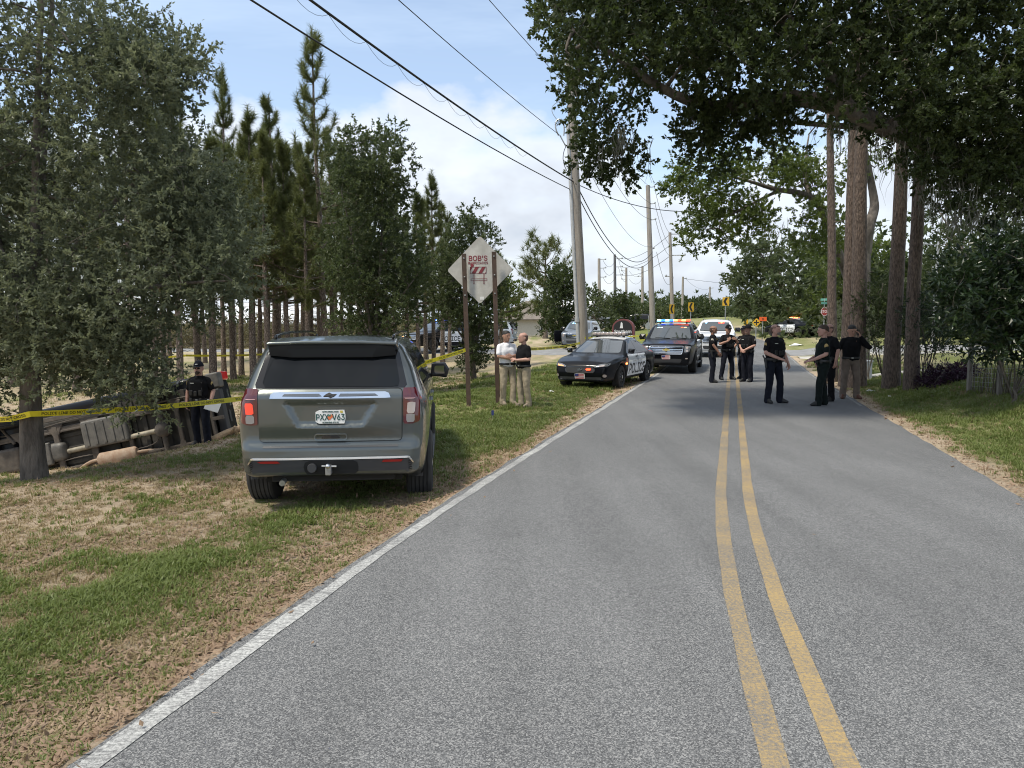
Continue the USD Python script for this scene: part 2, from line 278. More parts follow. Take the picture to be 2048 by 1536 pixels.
yel = paintmat('yellow_road_paint', (0.36, 0.252, 0.105), 0.56); yel2 = paintmat('worn_yellow_road_paint', (0.37, 0.258, 0.105), 0.595); whi2 = paintmat('nearly_worn_off_white_paint', (0.40, 0.40, 0.38), 0.60, 0.9); whi = paintmat('white_road_paint', (0.50, 0.50, 0.48), 0.575, 0.6)
obj(None, 'yellow_centre_line', strip(-8, 90, 0.075, 0.18, 0.4, 0.004, 0.008, 1, nt=2), yel, label='right hand yellow line of the double centre line', kind='structure')
obj(None, 'yellow_centre_line', strip(-8, 90, -0.205, -0.095, 0.4, 0.004, 0.010, 2, nt=2), yel2, label='worn left hand yellow line of the double centre line', kind='structure')
obj(None, 'white_edge_line', strip(-8, 88, lambda q: 0.055 - halfl(np.asarray(q)), lambda q: 0.155 - halfl(np.asarray(q)), 0.10, 0.004, 0.020, 3, nt=2), whi, label='cracked white line along the left edge of the road', kind='structure')
obj(None, 'white_edge_line', strip(9, 30, HALF - 0.12, HALF - 0.06, 0.25, 0.004, 0.03, 4, nt=2), whi2, label='white line along the right edge of the road', kind='structure')
conc = mat('pale_concrete', (0.40, 0.385, 0.35), 0.9, var=0.2, vscale=3.0, bump=0.2, space='w')
grey_road = mat('side_street_asphalt', (0.20, 0.20, 0.20), 0.9, var=0.2, vscale=2.0, space='w')
def cross(name, s0, s1, ta, tb, m, label, dz=0.012):
    # a paved strip leaving the road at right angles, laid on the lie of the land
    T = np.linspace(ta, tb, 60); S = np.concatenate([[s0 - 0.03], np.linspace(s0, s1, 6), [s1 + 0.03]]); SS, TT = np.meshgrid(S, T); x, y = road_xy(SS, TT); z = height(x, y) + dz + 0.03
    z[:, 0] -= 0.16; z[:, -1] -= 0.16
    ii = np.arange(x.size).reshape(x.shape); f = np.concatenate([np.stack([ii[:-1, :-1], ii[:-1, 1:], ii[1:, 1:]], -1).reshape(-1, 3), np.stack([ii[:-1, :-1], ii[1:, 1:], ii[1:, :-1]], -1).reshape(-1, 3)])
    mm = trimesh.Trimesh(np.stack([x, y, z], -1).reshape(-1, 3), f, process=False)
    if mm.face_normals[:, 2].mean() < 0: mm.invert()
    return obj(None, name, mm, m, smooth=True, label=label, kind='structure')
cross('side_street', 34.5, 40.5, -HALF - 0.02, -60, grey_road, 'pale side street leaving the road on the left')
cross('side_street', 31.5, 37.0, HALF + 0.02, 60, grey_road, 'side street leaving the road on the right')
cross('sidewalk', 17.4, 18.6, HALF + 0.3, 40, conc, 'narrow concrete sidewalk across the right verge')
cross('sidewalk', 29.0, 30.2, HALF + 0.3, 40, conc, 'concrete sidewalk beside the right hand side street')
# ---------------------------------------------------------------- foliage
def unit(v): return v / np.maximum(np.linalg.norm(v, axis=-1, keepdims=True), 1e-9)
def leaves(P, D, L0, W0, rng, up=0.75, flat=1.0):
    # diamond leaves at P pointing along D
    n = len(P); D = unit(D); R = unit(rng.normal(size=(n, 3)) * flat + [0, 0, up]); B = unit(np.cross(D, R)); N = np.cross(D, B)
    l = (L0 * rng.uniform(0.7, 1.25, n))[:, None]; w = (W0 * rng.uniform(0.75, 1.2, n))[:, None]
    V = np.stack([P, P + D * l * 0.45 + B * w * 0.5 + N * w * 0.16, P + D * l - N * w * 0.1, P + D * l * 0.45 - B * w * 0.5 + N * w * 0.16], 1).reshape(-1, 3)
    i = np.arange(n)[:, None] * 4; F = np.concatenate([i + [0, 1, 2], i + [0, 2, 3]]); return V, F
def twigs(C, R, ntw, nlf, L0, W0, rng, up=0.25, tw=(0.16, 0.4)):
    # clumps at C (k,3) with radius R: ntw twigs each, nlf leaves on each twig
    k = len(C); o = np.repeat(C, ntw, 0); r = np.repeat(np.broadcast_to(R, (k,)), ntw)
    d = unit(rng.normal(size=(k * ntw, 3))); s = o + d * (r * rng.uniform(0.05, 1.0, k * ntw) ** 0.5)[:, None]
    td = unit(d + rng.normal(size=d.shape) * 0.55 + [0, 0, up]); tl = rng.uniform(tw[0], tw[1], k * ntw)
    t = rng.uniform(0.0, 1.0, (k * ntw, nlf)); P = s[:, None] + td[:, None] * (t * tl[:, None])[..., None]
    D = unit(td[:, None] * 0.9 + rng.normal(size=P.shape) * 0.8)
    return leaves(P.reshape(-1, 3), D.reshape(-1, 3), L0, W0, rng), s, td, tl
def inpoly(poly, n, rng):
    x0, y0, x1, y1 = poly.bounds; out = np.zeros((0, 2)); shapely.prepare(poly)
    while len(out) < n:
        q = rng.uniform([x0, y0], [x1, y1], (4 * n, 2)); out = np.vstack([out, q[shapely.contains_xy(poly, q[:, 0], q[:, 1])]])
    return out[:n]
def spread(Q, n, rng):   # n well spread points of Q
    keep = [int(rng.integers(len(Q)))]; d = np.linalg.norm(Q - Q[keep[0]], axis=1)
    for _ in range(n - 1):
        j = int(d.argmax()); keep.append(j); d = np.minimum(d, np.linalg.norm(Q - Q[j], axis=1))
    return Q[keep]
bark_oak = mat('oak_bark', (0.115, 0.098, 0.082), 0.95, var=0.5, vscale=5.0, bump=0.9, bscale=18.0, bdist=0.05, space='w', stretch=(1, 1, 0.35))
bark_pine = usdkit.material(stage, L + 'pine_bark', {
    'tc': ('texture_coordinate', {}), 'mp': ('mapping', {'scale': (22, 22, 6.5)}), 'v': ('voronoi_texture', {'feature': 'distance_to_edge', 'scale': 1.0}), 'v2': ('voronoi_texture', {'scale': 1.0}), 'n': ('noise_texture', {'scale': 1.1, 'detail': 8.0, 'roughness': 0.7}),
    'e': ('rgb_ramp', {'ramp': [(0.0, (0.075, 0.060, 0.050)), (0.14, (0.17, 0.135, 0.112)), (0.4, (0.29, 0.24, 0.205))]}), 'ov': ('mix', {'mix_type': 'overlay', 'fac': 0.7}), 'b': ('bump', {'strength': 1.0, 'distance': 0.03}), 'p': ('principled_bsdf', {'roughness': 0.95, 'specular_ior_level': 0.15})},
    [('tc.object', 'mp.vector'), ('mp.vector', 'v.vector'), ('mp.vector', 'v2.vector'), ('mp.vector', 'n.vector'), ('v.distance', 'e.fac'), ('e.color', 'ov.color1'), ('n.fac', 'ov.color2'), ('ov.color', 'p.base_color'), ('v.distance', 'b.height'), ('b.normal', 'p.normal')], surface='p.BSDF')
lf_oak = leafmat('live_oak_leaf', (0.042, 0.058, 0.020), (0.135, 0.162, 0.062), 0.42)
lf_oak_grey = leafmat('grey_green_oak_leaf', (0.122, 0.140, 0.084), (0.31, 0.325, 0.20), 0.50)
lf_oak_light = leafmat('light_oak_leaf', (0.085, 0.115, 0.028), (0.23, 0.27, 0.085), 0.48)
lf_pine = leafmat('pine_needle', (0.105, 0.122, 0.045), (0.28, 0.29, 0.125), 0.34, rough=0.5)
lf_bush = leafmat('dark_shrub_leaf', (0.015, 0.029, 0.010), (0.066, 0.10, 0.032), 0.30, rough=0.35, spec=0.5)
lf_oak_mid = leafmat('mid_oak_leaf', (0.062, 0.082, 0.034), (0.19, 0.215, 0.10), 0.44)
lf_far = leafmat('far_leaf', (0.068, 0.088, 0.036), (0.18, 0.21, 0.092), 0.36, vscale=0.5)
lf_dry = leafmat('dry_brush_leaf', (0.13, 0.115, 0.058), (0.33, 0.29, 0.15), 0.25, vscale=0.8)
moss_m = mat('spanish_moss_grey', (0.15, 0.145, 0.118), 0.95, var=0.35, vscale=3.0, space='w')

def grow(Q, base, r0, fork, nlimb, rng, r_end=0.010, extra=None):
    # a tapered trunk that forks into limbs and branches reaching the clumps at Q
    base = np.asarray(base, float); fork = np.asarray(fork, float); parts = []
    bend0 = base + (fork - base) * 0.5 + rng.normal(size=3) * [0.08, 0.08, 0]
    tp = bez(base, bend0, fork, 10); w = np.linspace(0, 1, 10)
    parts.append(tube(np.vstack([base + [0, 0, -0.3], tp]), np.concatenate([[r0 * 1.5], r0 * (1.22 - 0.52 * w ** 0.6)]), 12))
    br = []; ends = spread(Q, nlimb, rng); nodes = [p for p in (extra if extra is not None else [])]; rad = [r0 * 0.16] * len(nodes)
    for e in ends:
        m = fork + (e - fork) * 0.5 + [0, 0, 0.10 * np.linalg.norm(e - fork)] + rng.normal(size=3) * 0.2
        if extra is not None: continue
        c = bez(fork - [0, 0, 0.15], m, e, 9); rr = np.linspace(r0 * 0.42, max(r0 * 0.08, r_end), 9); br.append(tube(c, rr, 6)); nodes += list(c[2:]); rad += list(rr[2:])
    nodes = np.array(nodes); rad = np.array(rad); order = np.argsort(cKDTree(nodes).query(Q)[0]); n0 = len(nodes); nodes = np.vstack([nodes, np.zeros((len(Q), 3))]); rad = np.concatenate([rad, np.zeros(len(Q))])
    for q in Q[order]:     # every clump hangs on the nearest branch already there
        d = np.linalg.norm(nodes[:n0] - q, axis=1); j = int(d.argmin()); a = nodes[j]; r1 = max(r_end * 0.5, min(rad[j] * 0.62, 0.05)); nodes[n0] = q; rad[n0] = r1; n0 += 1
        if d[j] > 0.12: br.append(tube(bez(a, (a + q) / 2 + rng.normal(size=3) * 0.10 * min(d[j], 1) + [0, 0, 0.06 * d[j]], q, 4), np.linspace(r1, r1 * 0.6, 4), 4, cap=False))
    return parts, br
def tree(name, label, base, Q, R, ntw, nlf, L0, W0, lm, bm, r0, fork, nlimb, seed, group=None, up=0.25, tw=(0.16, 0.4), catname='tree', crown='crown', limbs=None, moss=None, lim=None):
    rng = np.random.default_rng(seed); base = np.asarray(base, float)
    t = thing(name, label, catname, base, 0, group)
    (V, F), s, td, tl = twigs(Q, R, ntw, nlf, L0, W0, rng, up, tw)
    trunk, br = grow(Q, base, r0, fork, nlimb, rng, extra=None if limbs is None else np.vstack([m.vertices[::9] for m in limbs]))
    if limbs: br += limbs
    obj(t, 'trunk', mapv(cat(*trunk), lambda v: v - base), bm, smooth=True)
    obj(t, 'branches', mapv(cat(*br), lambda v: v - base), bm, smooth=True, kind='stuff')
    obj(t, crown, trimesh.Trimesh(V - base, F, process=False), lm, kind='stuff')
    if moss is not None: obj(t, 'hanging_moss', mapv(moss, lambda v: v - base), moss_m, kind='stuff')
    return t
def field(poly, n, dlo, dhi, rng, zmin=None, shrink=0.0):
    poly = poly.buffer(-shrink)
    q = inpoly(poly, n, rng); d = rng.uniform(dlo, dhi, n); return np.array([PX(a, b, c) for (a, b), c in zip(q, d)])
def mossy(P, rng, lo=0.25, hi=1.1, per=5, spreadr=0.10, w=0.012):
    V, F = [], []; n = 0
    for p in P:
        ln = rng.uniform(lo, hi)
        for _ in range(per):
            a = p + rng.normal(size=3) * [spreadr, spreadr, 0.05]; l = ln * rng.uniform(0.5, 1.1); k = 6; tt = np.linspace(0, 1, k)
            c = a + np.stack([np.cumsum(rng.normal(size=k)) * 0.05 * l, np.cumsum(rng.normal(size=k)) * 0.05 * l, -tt * l], 1); ang = rng.uniform(0, PI); h = np.array([math.cos(ang), math.sin(ang), 0]) * w
            ww = (1 - 0.8 * tt)[:, None] * (0.6 + rng.uniform(0, 0.8, k))[:, None]; V.append(np.stack([c - h * ww, c + h * ww], 1).reshape(-1, 3))
            F += [[n + 2 * j, n + 2 * j + 1, n + 2 * j + 3] for j in range(k - 1)] + [[n + 2 * j, n + 2 * j + 3, n + 2 * j + 2] for j in range(k - 1)]; n += 2 * k
    return trimesh.Trimesh(np.vstack(V), np.array(F), process=False)

rg = np.random.default_rng(7)
# -- the big live oak at the left, whose branches hang in front of the overturned pickup
pol = Polygon([(-420, -420), (120, -430), (215, -60), (262, 20), (300, 70), (372, 118), (350, 165), (352, 250), (410, 330), (440, 420), (468, 500), (452, 560), (400, 600), (352, 640), (320, 690), (345, 775), (300, 840), (235, 800), (190, 745), (120, 770), (60, 700), (-40, 800), (-420, 760)])
Q = field(pol, 560, 8.9, 12.6, rg, shrink=34)
Q = np.vstack([Q, field(Polygon([(290, 60), (372, 118), (340, 160), (270, 150)]), 12, 9.6, 10.8, rg)])
Q = np.vstack([Q, field(Polygon([(90, 620), (255, 640), (262, 700), (235, 770), (190, 740), (120, 745), (60, 720)]), 44, 9.2, 10.6, rg), field(Polygon([(255, 740), (285, 745), (270, 800), (240, 790)]), 5, 9.3, 10.0, rg), field(Polygon([(-120, 560), (70, 560), (60, 700), (20, 800), (-120, 800)]), 40, 9.4, 11.0, rg)])
Q = np.vstack([Q, field(Polygon([(340, 250), (400, 300), (445, 400), (475, 480), (468, 560), (420, 610), (360, 640), (330, 560)]), 70, 9.4, 11.6, rg), field(Polygon([(250, 40), (300, 60), (372, 118), (345, 165), (330, 235), (290, 200)]), 16, 9.8, 10.8, rg)])
gate_pt = np.array([-7.05, 10.35, hz(-7.05, 10.35)])
tree('live_oak', 'big grey green oak whose low branches hang over the overturned pickup', gate_pt, Q, 0.44, 18, 23, 0.062, 0.031, lf_oak_grey, bark_oak, 0.155, gate_pt + [0.05, 0.1, 2.6], 14, 31)
# -- the bushy oak behind the parked SUV
pol = Polygon([(655, 250), (700, 235), (740, 262), (772, 240), (800, 232), (806, 270), (828, 310), (820, 350), (850, 372), (836, 420), (846, 470), (862, 560), (845, 630), (790, 668), (720, 690), (660, 650), (655, 560), (628, 480), (668, 420), (650, 350), (668, 300)])
b = on(748, 22.0)
tree('live_oak', 'bushy dark oak rising behind the parked green SUV', b, field(pol, 190, 20.4, 23.6, rg, shrink=12), 0.38, 18, 21, 0.088, 0.044, lf_oak_mid, bark_oak, 0.13, b + [0, 0, 1.9], 12, 32)
# -- the oak behind the diamond sign
pol = Polygon([(905, 455), (932, 408), (960, 425), (985, 470), (1000, 520), (1010, 590), (1000, 640), (972, 690), (978, 738), (948, 752), (918, 735), (922, 680), (890, 655), (862, 630), (872, 560), (868, 500)])
b = on(948, 28.0)
tree('live_oak', 'oak with low branches standing right behind the diamond sign', b, field(pol, 180, 26.8, 29.4, rg, shrink=10), 0.42, 13, 19, 0.10, 0.05, lf_oak_mid, bark_oak, 0.12, b + [0, 0, 1.2], 10, 33)

# -- the great oak over the road at the right
pol = Polygon([(1045, -330), (1085, -20), (1048, 30), (1040, 62), (1072, 95), (1062, 130), (1112, 150), (1120, 185), (1098, 215), (1128, 240), (1150, 288), (1186, 322), (1236, 338), (1290, 322), (1262, 268), (1300, 245), (1318, 222), (1400, 232), (1418, 262), (1440, 222), (1490, 205), (1530, 232), (1580, 232), (1660, 262), (1720, 320), (1800, 330), (1850, 400), (1900, 470), (2060, 480), (2330, 470), (2330, -330)])
rg2 = np.random.default_rng(17)
q = inpoly(pol.intersection(affinity.translate(pol, 0, -46)).buffer(-16), 1120, rg2); dep = np.where(q[:, 1] < 205, rg2.uniform(12.0, 17.5, len(q)), rg2.uniform(13.0, 15.5, len(q)))
Q = np.array([PX(a, c, d) for (a, c), d in zip(q, dep)])
hang = [(1400, 205, 262), (1425, 200, 305), (1395, 235, 318), (1452, 205, 285), (1500, 205, 262), (1548, 228, 288), (1240, 300, 345), (1190, 300, 332), (1540, 210, 245)]
Q = np.vstack([Q] + [np.array([PX(a + rg2.normal() * 9, rg2.uniform(y0, y1), 14.2) for _ in range(5)]) for a, y0, y1 in hang])
ob = np.array([12.6, 15.5, hz(12.6, 15.5)])
limb = [tube(chain([PX(2330, 420, 15.3), PX(2050, 345, 14.8), PX(1860, 292, 14.4), PX(1700, 222, 14.2), PX(1560, 196, 14.2), PX(1450, 212, 14.2), PX(1350, 190, 14.2), PX(1240, 120, 14.0), PX(1150, 60, 13.6)], 5), np.linspace(0.26, 0.03, 41), 9),
        tube(chain([PX(1700, 222, 14.2), PX(1660, 150, 14.0), PX(1580, 60, 13.4), PX(1500, -40, 13.0)], 5), np.linspace(0.12, 0.03, 16), 7),
        tube(chain([PX(2050, 345, 14.8), PX(1990, 200, 15.5), PX(1900, 60, 16.0), PX(1800, -90, 16.0)], 5), np.linspace(0.17, 0.04, 16), 7),
        tube(chain([PX(1860, 292, 14.4), PX(1770, 260, 15.2), PX(1650, 250, 16.2), PX(1560, 240, 16.8)], 5), np.linspace(0.11, 0.03, 16), 7)]
mp = [PX(rg2.uniform(1380, 1620), 205 + rg2.uniform(-8, 8), 14.2) for _ in range(40)] + [PX(a, c, rg2.uniform(13.2, 15)) for a, c in inpoly(Polygon([(1640, 250), (1800, 320), (1900, 450), (2060, 470), (2060, 330), (1800, 240)]), 60, rg2)] + [PX(a, c, rg2.uniform(13.4, 14.6)) for a, c in inpoly(Polygon([(1160, 300), (1250, 320), (1320, 250), (1250, 250)]), 8, rg2)]
ms = cat(mossy(np.array(mp[:40]), rg2, 0.2, 0.9, 7, 0.06, 0.008), mossy(np.array(mp[40:]), rg2, 0.25, 1.0, 11, 0.15, 0.009))
tree('live_oak', 'huge dark oak spreading over the road from the right', ob, Q, 0.47, 15, 20, 0.086, 0.056, lf_oak, bark_oak, 0.52, ob + [-0.6, -0.3, 3.6], 16, 34, limbs=limb, moss=ms)
# -- the second oak at the right, its bare limb reaching out over the far road
pol = Polygon([(1338, 365), (1356, 330), (1405, 318), (1480, 310), (1560, 300), (1640, 310), (1660, 380), (1610, 372), (1560, 378), (1520, 352), (1470, 380), (1500, 400), (1540, 420), (1530, 450), (1480, 470), (1440, 490), (1400, 498), (1356, 490), (1352, 455), (1390, 420), (1380, 390), (1340, 375)])
rg3 = np.random.default_rng(27); ob2 = on(1722, 30.0)
Q = np.vstack([field(pol, 120, 25.5, 29.0, rg3), field(Polygon([(1590, 400), (1650, 390), (1680, 440), (1660, 500), (1610, 510), (1580, 470)]), 26, 26, 29, rg3), field(Polygon([(1640, 60), (1900, 100), (1900, 380), (1660, 350)]), 40, 27, 31, rg3)])
limb = [tube(chain([ob2 + [0, 0, 4.6], ob2 + [0.3, 0.1, 6.2], PX(1745, 380, 30.4), PX(1720, 240, 30), PX(1740, 120, 29.5)], 5), np.linspace(0.26, 0.05, 21), 8), tube(chain([PX(1716, 610, 30), PX(1690, 540, 29.4), PX(1652, 440, 28.4), PX(1618, 392, 27.8), PX(1560, 380, 27.3), PX(1510, 366, 27.0), PX(1440, 350, 26.8)], 5), np.linspace(0.20, 0.035, 31), 8),
        tube(chain([PX(1618, 392, 27.8), PX(1612, 330, 28.2), PX(1618, 270, 28.6)], 5), np.linspace(0.10, 0.03, 11), 6), tube(chain([PX(1560, 380, 27.3), PX(1480, 420, 27.0), PX(1430, 450, 26.8)], 4), np.linspace(0.07, 0.02, 9), 6)]
ms = mossy(field(Polygon([(1380, 470), (1480, 470), (1600, 420), (1640, 480)]), 14, 26, 28.5, rg3), rg3, 0.3, 0.9, 4, 0.1, 0.012)
tree('live_oak', 'lighter oak beyond the pines with one bare limb reaching left', ob2, Q, 0.46, 13, 19, 0.11, 0.058, lf_oak_light, bark_oak, 0.30, ob2 + [0, 0, 5.5], 9, 35, limbs=limb, moss=ms)

# -- pines: one prototype of each kind, then copies
def tuft(P, D, rng, nn=34, ln=0.26, w=0.020):
    k = len(P); P = np.repeat(P, nn, 0); D = np.repeat(unit(D), nn, 0); n = len(P)
    u = rng.uniform(-0.30, 0.10, n)[:, None]; d = unit(D * rng.uniform(0.25, 1.1, n)[:, None] + unit(rng.normal(size=(n, 3))) * 0.75)
    o = P + D * u; b = unit(np.cross(d, rng.normal(size=(n, 3)))) * w * 0.5; l = (ln * rng.uniform(0.7, 1.15, n))[:, None]
    V = np.stack([o - b, o + b, o + d * l + [0, 0, -0.01]], 1).reshape(-1, 3); return V, np.arange(3 * n).reshape(-1, 3)
bark_shade = mat('brown_pine_bark', (0.20, 0.152, 0.125), 0.95, col2=(0.048, 0.037, 0.031), vscale=10.0, bump=1.0, bscale=12.0, bdist=0.05, stretch=(3.0, 3.0, 0.9))
def pine(name, label, loc, H, r0, crown0, lmax, seed, group, lean=0.0, nn=34, scale_w=1.0, whorl=0.52, flat=False, dead=10, tufts=4, bk=None):
    bk = bk or bark_pine
    rng = np.random.default_rng(seed); t = thing(name, label, 'pine tree', loc, 0, group)
    k = 14; zz = np.linspace(-0.3, H, k); cx = np.cumsum(rng.normal(size=k)) * 0.02 + lean * np.maximum(zz, 0); cy = np.cumsum(rng.normal(size=k)) * 0.02
    rad = r0 * np.clip(1.12 - (np.maximum(zz, 0) / H) ** 1.15, 0.06, 2); rad[0] *= 1.25
    at = lambda z: np.array([np.interp(z, zz, cx), np.interp(z, zz, cy), z])
    obj(t, 'trunk', tube(np.stack([cx, cy, zz], 1), rad, 10), bk, smooth=True)
    br, P, D = [], [], []
    z = crown0
    while z < H - 0.25:
        f = (z - crown0) / (H - crown0); ln0 = lmax * (0.55 + 0.45 * math.sin(PI * min(1, f * 1.5 + 0.25))) * (1 - f ** 1.6) + 0.25
        if flat: ln0 = lmax * (0.6 + 0.7 * math.sin(PI * (0.15 + 0.8 * f)))
        for j in range(int(rng.integers(3, 6))):
            az = rng.uniform(0, 2 * PI); el = math.radians(rng.uniform(5, 28) + 38 * f); ln = ln0 * rng.uniform(0.6, 1.15)
            a = at(z + rng.normal() * 0.05); h = np.array([math.cos(az), math.sin(az), 0]); e = a + h * ln * math.cos(el) + [0, 0, ln * math.sin(el)]; c = bez(a, a + h * ln * 0.6 + [0, 0, ln * 0.12], e, 6)
            if not flat: e = a + h * ln * (0.86 - 0.30 * f) + [0, 0, ln * (0.42 + 0.55 * f)]; c = bez(a, a + h * ln * (0.80 - 0.25 * f) + [0, 0, ln * 0.10], e, 7)
            br.append(tube(c, np.linspace(0.016 + 0.012 * ln, 0.007, len(c)), 4, cap=False))
            for m in range(0 if flat else tufts + 2):
                q = 1.0 - 0.78 * m / (tufts + 2) + rng.normal() * 0.02; i0 = min(5, max(0, int(q * 6))); p = c[i0] + (c[i0 + 1] - c[i0]) * (min(q, 1.0) * 6 - i0); P.append(p); D.append(unit(c[i0 + 1] - c[i0]) + rng.normal(size=3) * 0.12)
            for m in range(tufts if flat else 0):
                q = rng.uniform(0.4, 1.0) if m else 1.0; p = c[0] + (c[-1] - c[0]) * q if q == 1.0 else np.array([np.interp(q, np.linspace(0, 1, 6), c[:, i]) for i in range(3)])
                s = rng.normal(size=3) * [0.14, 0.14, 0.09] * (0 if m == 0 else 1) * (1.6 if flat else 1); P.append(p + s); D.append(unit(h * 0.5 + np.array([0, 0, 0.75]) + rng.normal(size=3) * 0.25))
        z += whorl * rng.uniform(0.75, 1.2)
    for s in np.linspace(0, 0.7, 4): P.append(at(H - s)); D.append(np.array([0, 0, 1.0]))
    for _ in range(dead):
        zd = rng.uniform(crown0 * 0.35, crown0); az = rng.uniform(0, 2 * PI); a = at(zd); e = a + [math.cos(az) * rng.uniform(0.4, 1.1), math.sin(az) * rng.uniform(0.4, 1.1), rng.uniform(-0.15, 0.2)]; br.append(tube([a, (a + e) / 2 + rng.normal(size=3) * 0.04, e], [0.014, 0.009, 0.004], 4, cap=False))
    obj(t, 'branches', cat(*br), bark_pine, kind='stuff')
    V, F = tuft(np.array(P), np.array(D), rng, nn, 0.27 * scale_w, 0.021 * scale_w); obj(t, 'crown', trimesh.Trimesh(V, F, process=False), lf_pine, kind='stuff')
    return t
grp = 'slender pines of the grove at the left'; lab = 'slender pine among the many alike in the grove on the left'
protos = [pine('pine_tree', 'tallest pine, its open top standing clear above the grove', on(652, 27.0), 13.2, 0.13, 4.6, 2.2, 41, None, lean=-0.018, whorl=0.62, scale_w=1.15),
          pine('pine_tree', lab, on(466, 31.0), 13.4, 0.118, 4.4, 1.75, 42, grp, lean=-0.006, tufts=4), pine('pine_tree', lab, on(558, 29.0), 11.4, 0.125, 4.1, 1.8, 43, grp, lean=-0.010, tufts=6), pine('pine_tree', lab, on(505, 34.0), 11.4, 0.108, 4.0, 1.75, 44, grp, tufts=6)]
rg4 = np.random.default_rng(5)
spots = [(575, 27), (612, 26.5), (505, 27.5), (538, 26), (150, 25), (205, 27), (262, 24.5), (308, 26), (327, 30), (360, 25.5), (396, 31), (424, 26.5), (447, 35), (482, 33), (520, 36), (534, 31), (548, 40), (576, 33), (592, 38), (604, 30), (622, 35), (640, 41), (668, 32), (684, 37), (699, 30), (716, 35), (735, 39), (770, 34), (792, 40), (815, 36), (838, 33), (852, 42), (868, 37), (886, 40), (100, 28), (60, 30), (20, 27), (-40, 29), (-120, 30), (-220, 31), (180, 33), (240, 36), (290, 38), (340, 40), (410, 42), (900, 46), (560, 46), (612, 47), (675, 46), (745, 47), (470, 44), (1005, 36)]
for i, (p, d) in enumerate(spots):
    k = 1 + int(rg4.integers(3)); h = rg4.uniform(0.80, 1.0) * (1 - 0.20 * sstep(680, 850, p)) * (0.72 if p > 990 else 1) * (0.84 if i < 4 else 1)
    dup(protos[k], lab, on(p, d + rg4.uniform(-0.5, 0.5)), rg4.uniform(0, 6.28), grp, (rg4.uniform(0.9, 1.1),) * 2 + (h,))
# -- right hand pines: big trunks, crowns above the frame
for px, Y, r, ln, sd, lb in [(1668, 23.0, 0.135, -0.045, 51, 'thinnest leaning pine trunk, leftmost of the trunks on the right'), (1697, 21.0, 0.18, -0.012, 52, 'thick pine trunk, left one of the touching pair on the right'), (1716, 20.6, 0.21, -0.020, 53, 'thick pine trunk, right one of the touching pair'),
                             (1786, 19.4, 0.185, -0.006, 54, 'straight pine trunk rising from the shrubs right of the pair'), (1826, 18.2, 0.155, -0.004, 55, 'pine trunk nearest the wire fence on the right')]:
    p = pine('pine_tree', lb, on(px, Y), 19.0, r, 12.5, 2.4, sd, None, lean=ln, nn=30, scale_w=1.2, dead=3, bk=bark_shade)
# -- far trees
p = pine('pine_tree', 'lone open crowned pine beside the tan roofed house', on(1091, 75.0), 9.6, 0.26, 2.6, 3.0, 61, None, nn=26, scale_w=2.6, whorl=0.75, flat=True, tufts=7, dead=0)
def fartree(name, label, px, Y, poly, n, R, L0, W0, lm, seed, r0, dd=2.5, group=None, ntw=9, nlf=14, fk=0.35):
    rng = np.random.default_rng(seed); b = on(px, Y); pl = Polygon(poly); Q = field(pl, n, Y - dd, Y + dd, rng); top = Q[:, 2].max()
    return tree(name, label, b, Q, R, ntw, nlf, L0, W0, lm, bark_oak, r0, b + [0, 0, (top - b[2]) * fk], 7, seed, group, tw=(0.3, 0.8))
fartree('broadleaf_tree', 'round dark tree left of the big utility pole', 1128, 58, [(1095, 560), (1118, 535), (1140, 545), (1152, 580), (1162, 640), (1140, 672), (1105, 672), (1088, 640), (1092, 600)], 70, 0.7, 0.26, 0.13, lf_oak, 71, 0.18)
fartree('broadleaf_tree', 'thin tree with gaps right of the big utility pole', 1190, 88, [(1170, 600), (1182, 570), (1205, 580), (1222, 610), (1225, 668), (1175, 672)], 34, 0.9, 0.34, 0.16, lf_far, 72, 0.2)
fartree('broadleaf_tree', 'dark tree behind the red monument sign', 1250, 95, [(1222, 630), (1230, 600), (1246, 582), (1262, 596), (1278, 620), (1290, 660), (1225, 668)], 40, 1.0, 0.36, 0.17, lf_oak, 73, 0.2)
fartree('broadleaf_tree', 'tree filling the gap between the two tall utility poles', 1312, 120, [(1275, 640), (1290, 612), (1312, 604), (1335, 612), (1350, 640), (1345, 665), (1278, 665)], 40, 1.3, 0.5, 0.22, lf_far, 74, 0.25)
fartree('broadleaf_tree', 'broad dark tree far beyond the chevron signs', 1392, 150, [(1345, 640), (1360, 616), (1390, 602), (1412, 606), (1428, 630), (1448, 645), (1440, 668), (1348, 668)], 56, 1.7, 0.6, 0.26, lf_oak, 75, 0.3, dd=4)
fartree('broadleaf_tree', 'pale pine like tree in front of the diamond sign gap', 1018, 80, [(995, 570), (1010, 545), (1030, 560), (1040, 600), (1035, 630), (1005, 640)], 30, 0.9, 0.32, 0.15, lf_oak_light, 76, 0.18)
fartree('live_oak', 'broad mossy oak on the right beyond the orange road sign', 1568, 78, [(1455, 560), (1462, 535), (1480, 530), (1488, 490), (1530, 478), (1570, 490), (1630, 500), (1660, 560), (1655, 620), (1600, 640), (1560, 655), (1530, 640), (1500, 622), (1475, 612), (1480, 585)], 190, 1.0, 0.36, 0.17, lf_far, 77, 0.45, dd=5)
fartree('live_oak', 'smaller rounded tree low behind the officer in the wide hat', 1500, 105, [(1470, 625), (1490, 605), (1520, 600), (1545, 620), (1550, 655), (1470, 655)], 46, 1.1, 0.42, 0.2, lf_far, 78, 0.3, dd=3)
fartree('live_oak', 'light green oak seen between the right hand pine trunks', 1745, 62, [(1640, 520), (1680, 470), (1740, 480), (1800, 500), (1850, 520), (1860, 640), (1800, 668), (1700, 668), (1640, 640)], 150, 1.0, 0.30, 0.14, lf_oak_light, 79, 0.35, dd=5)
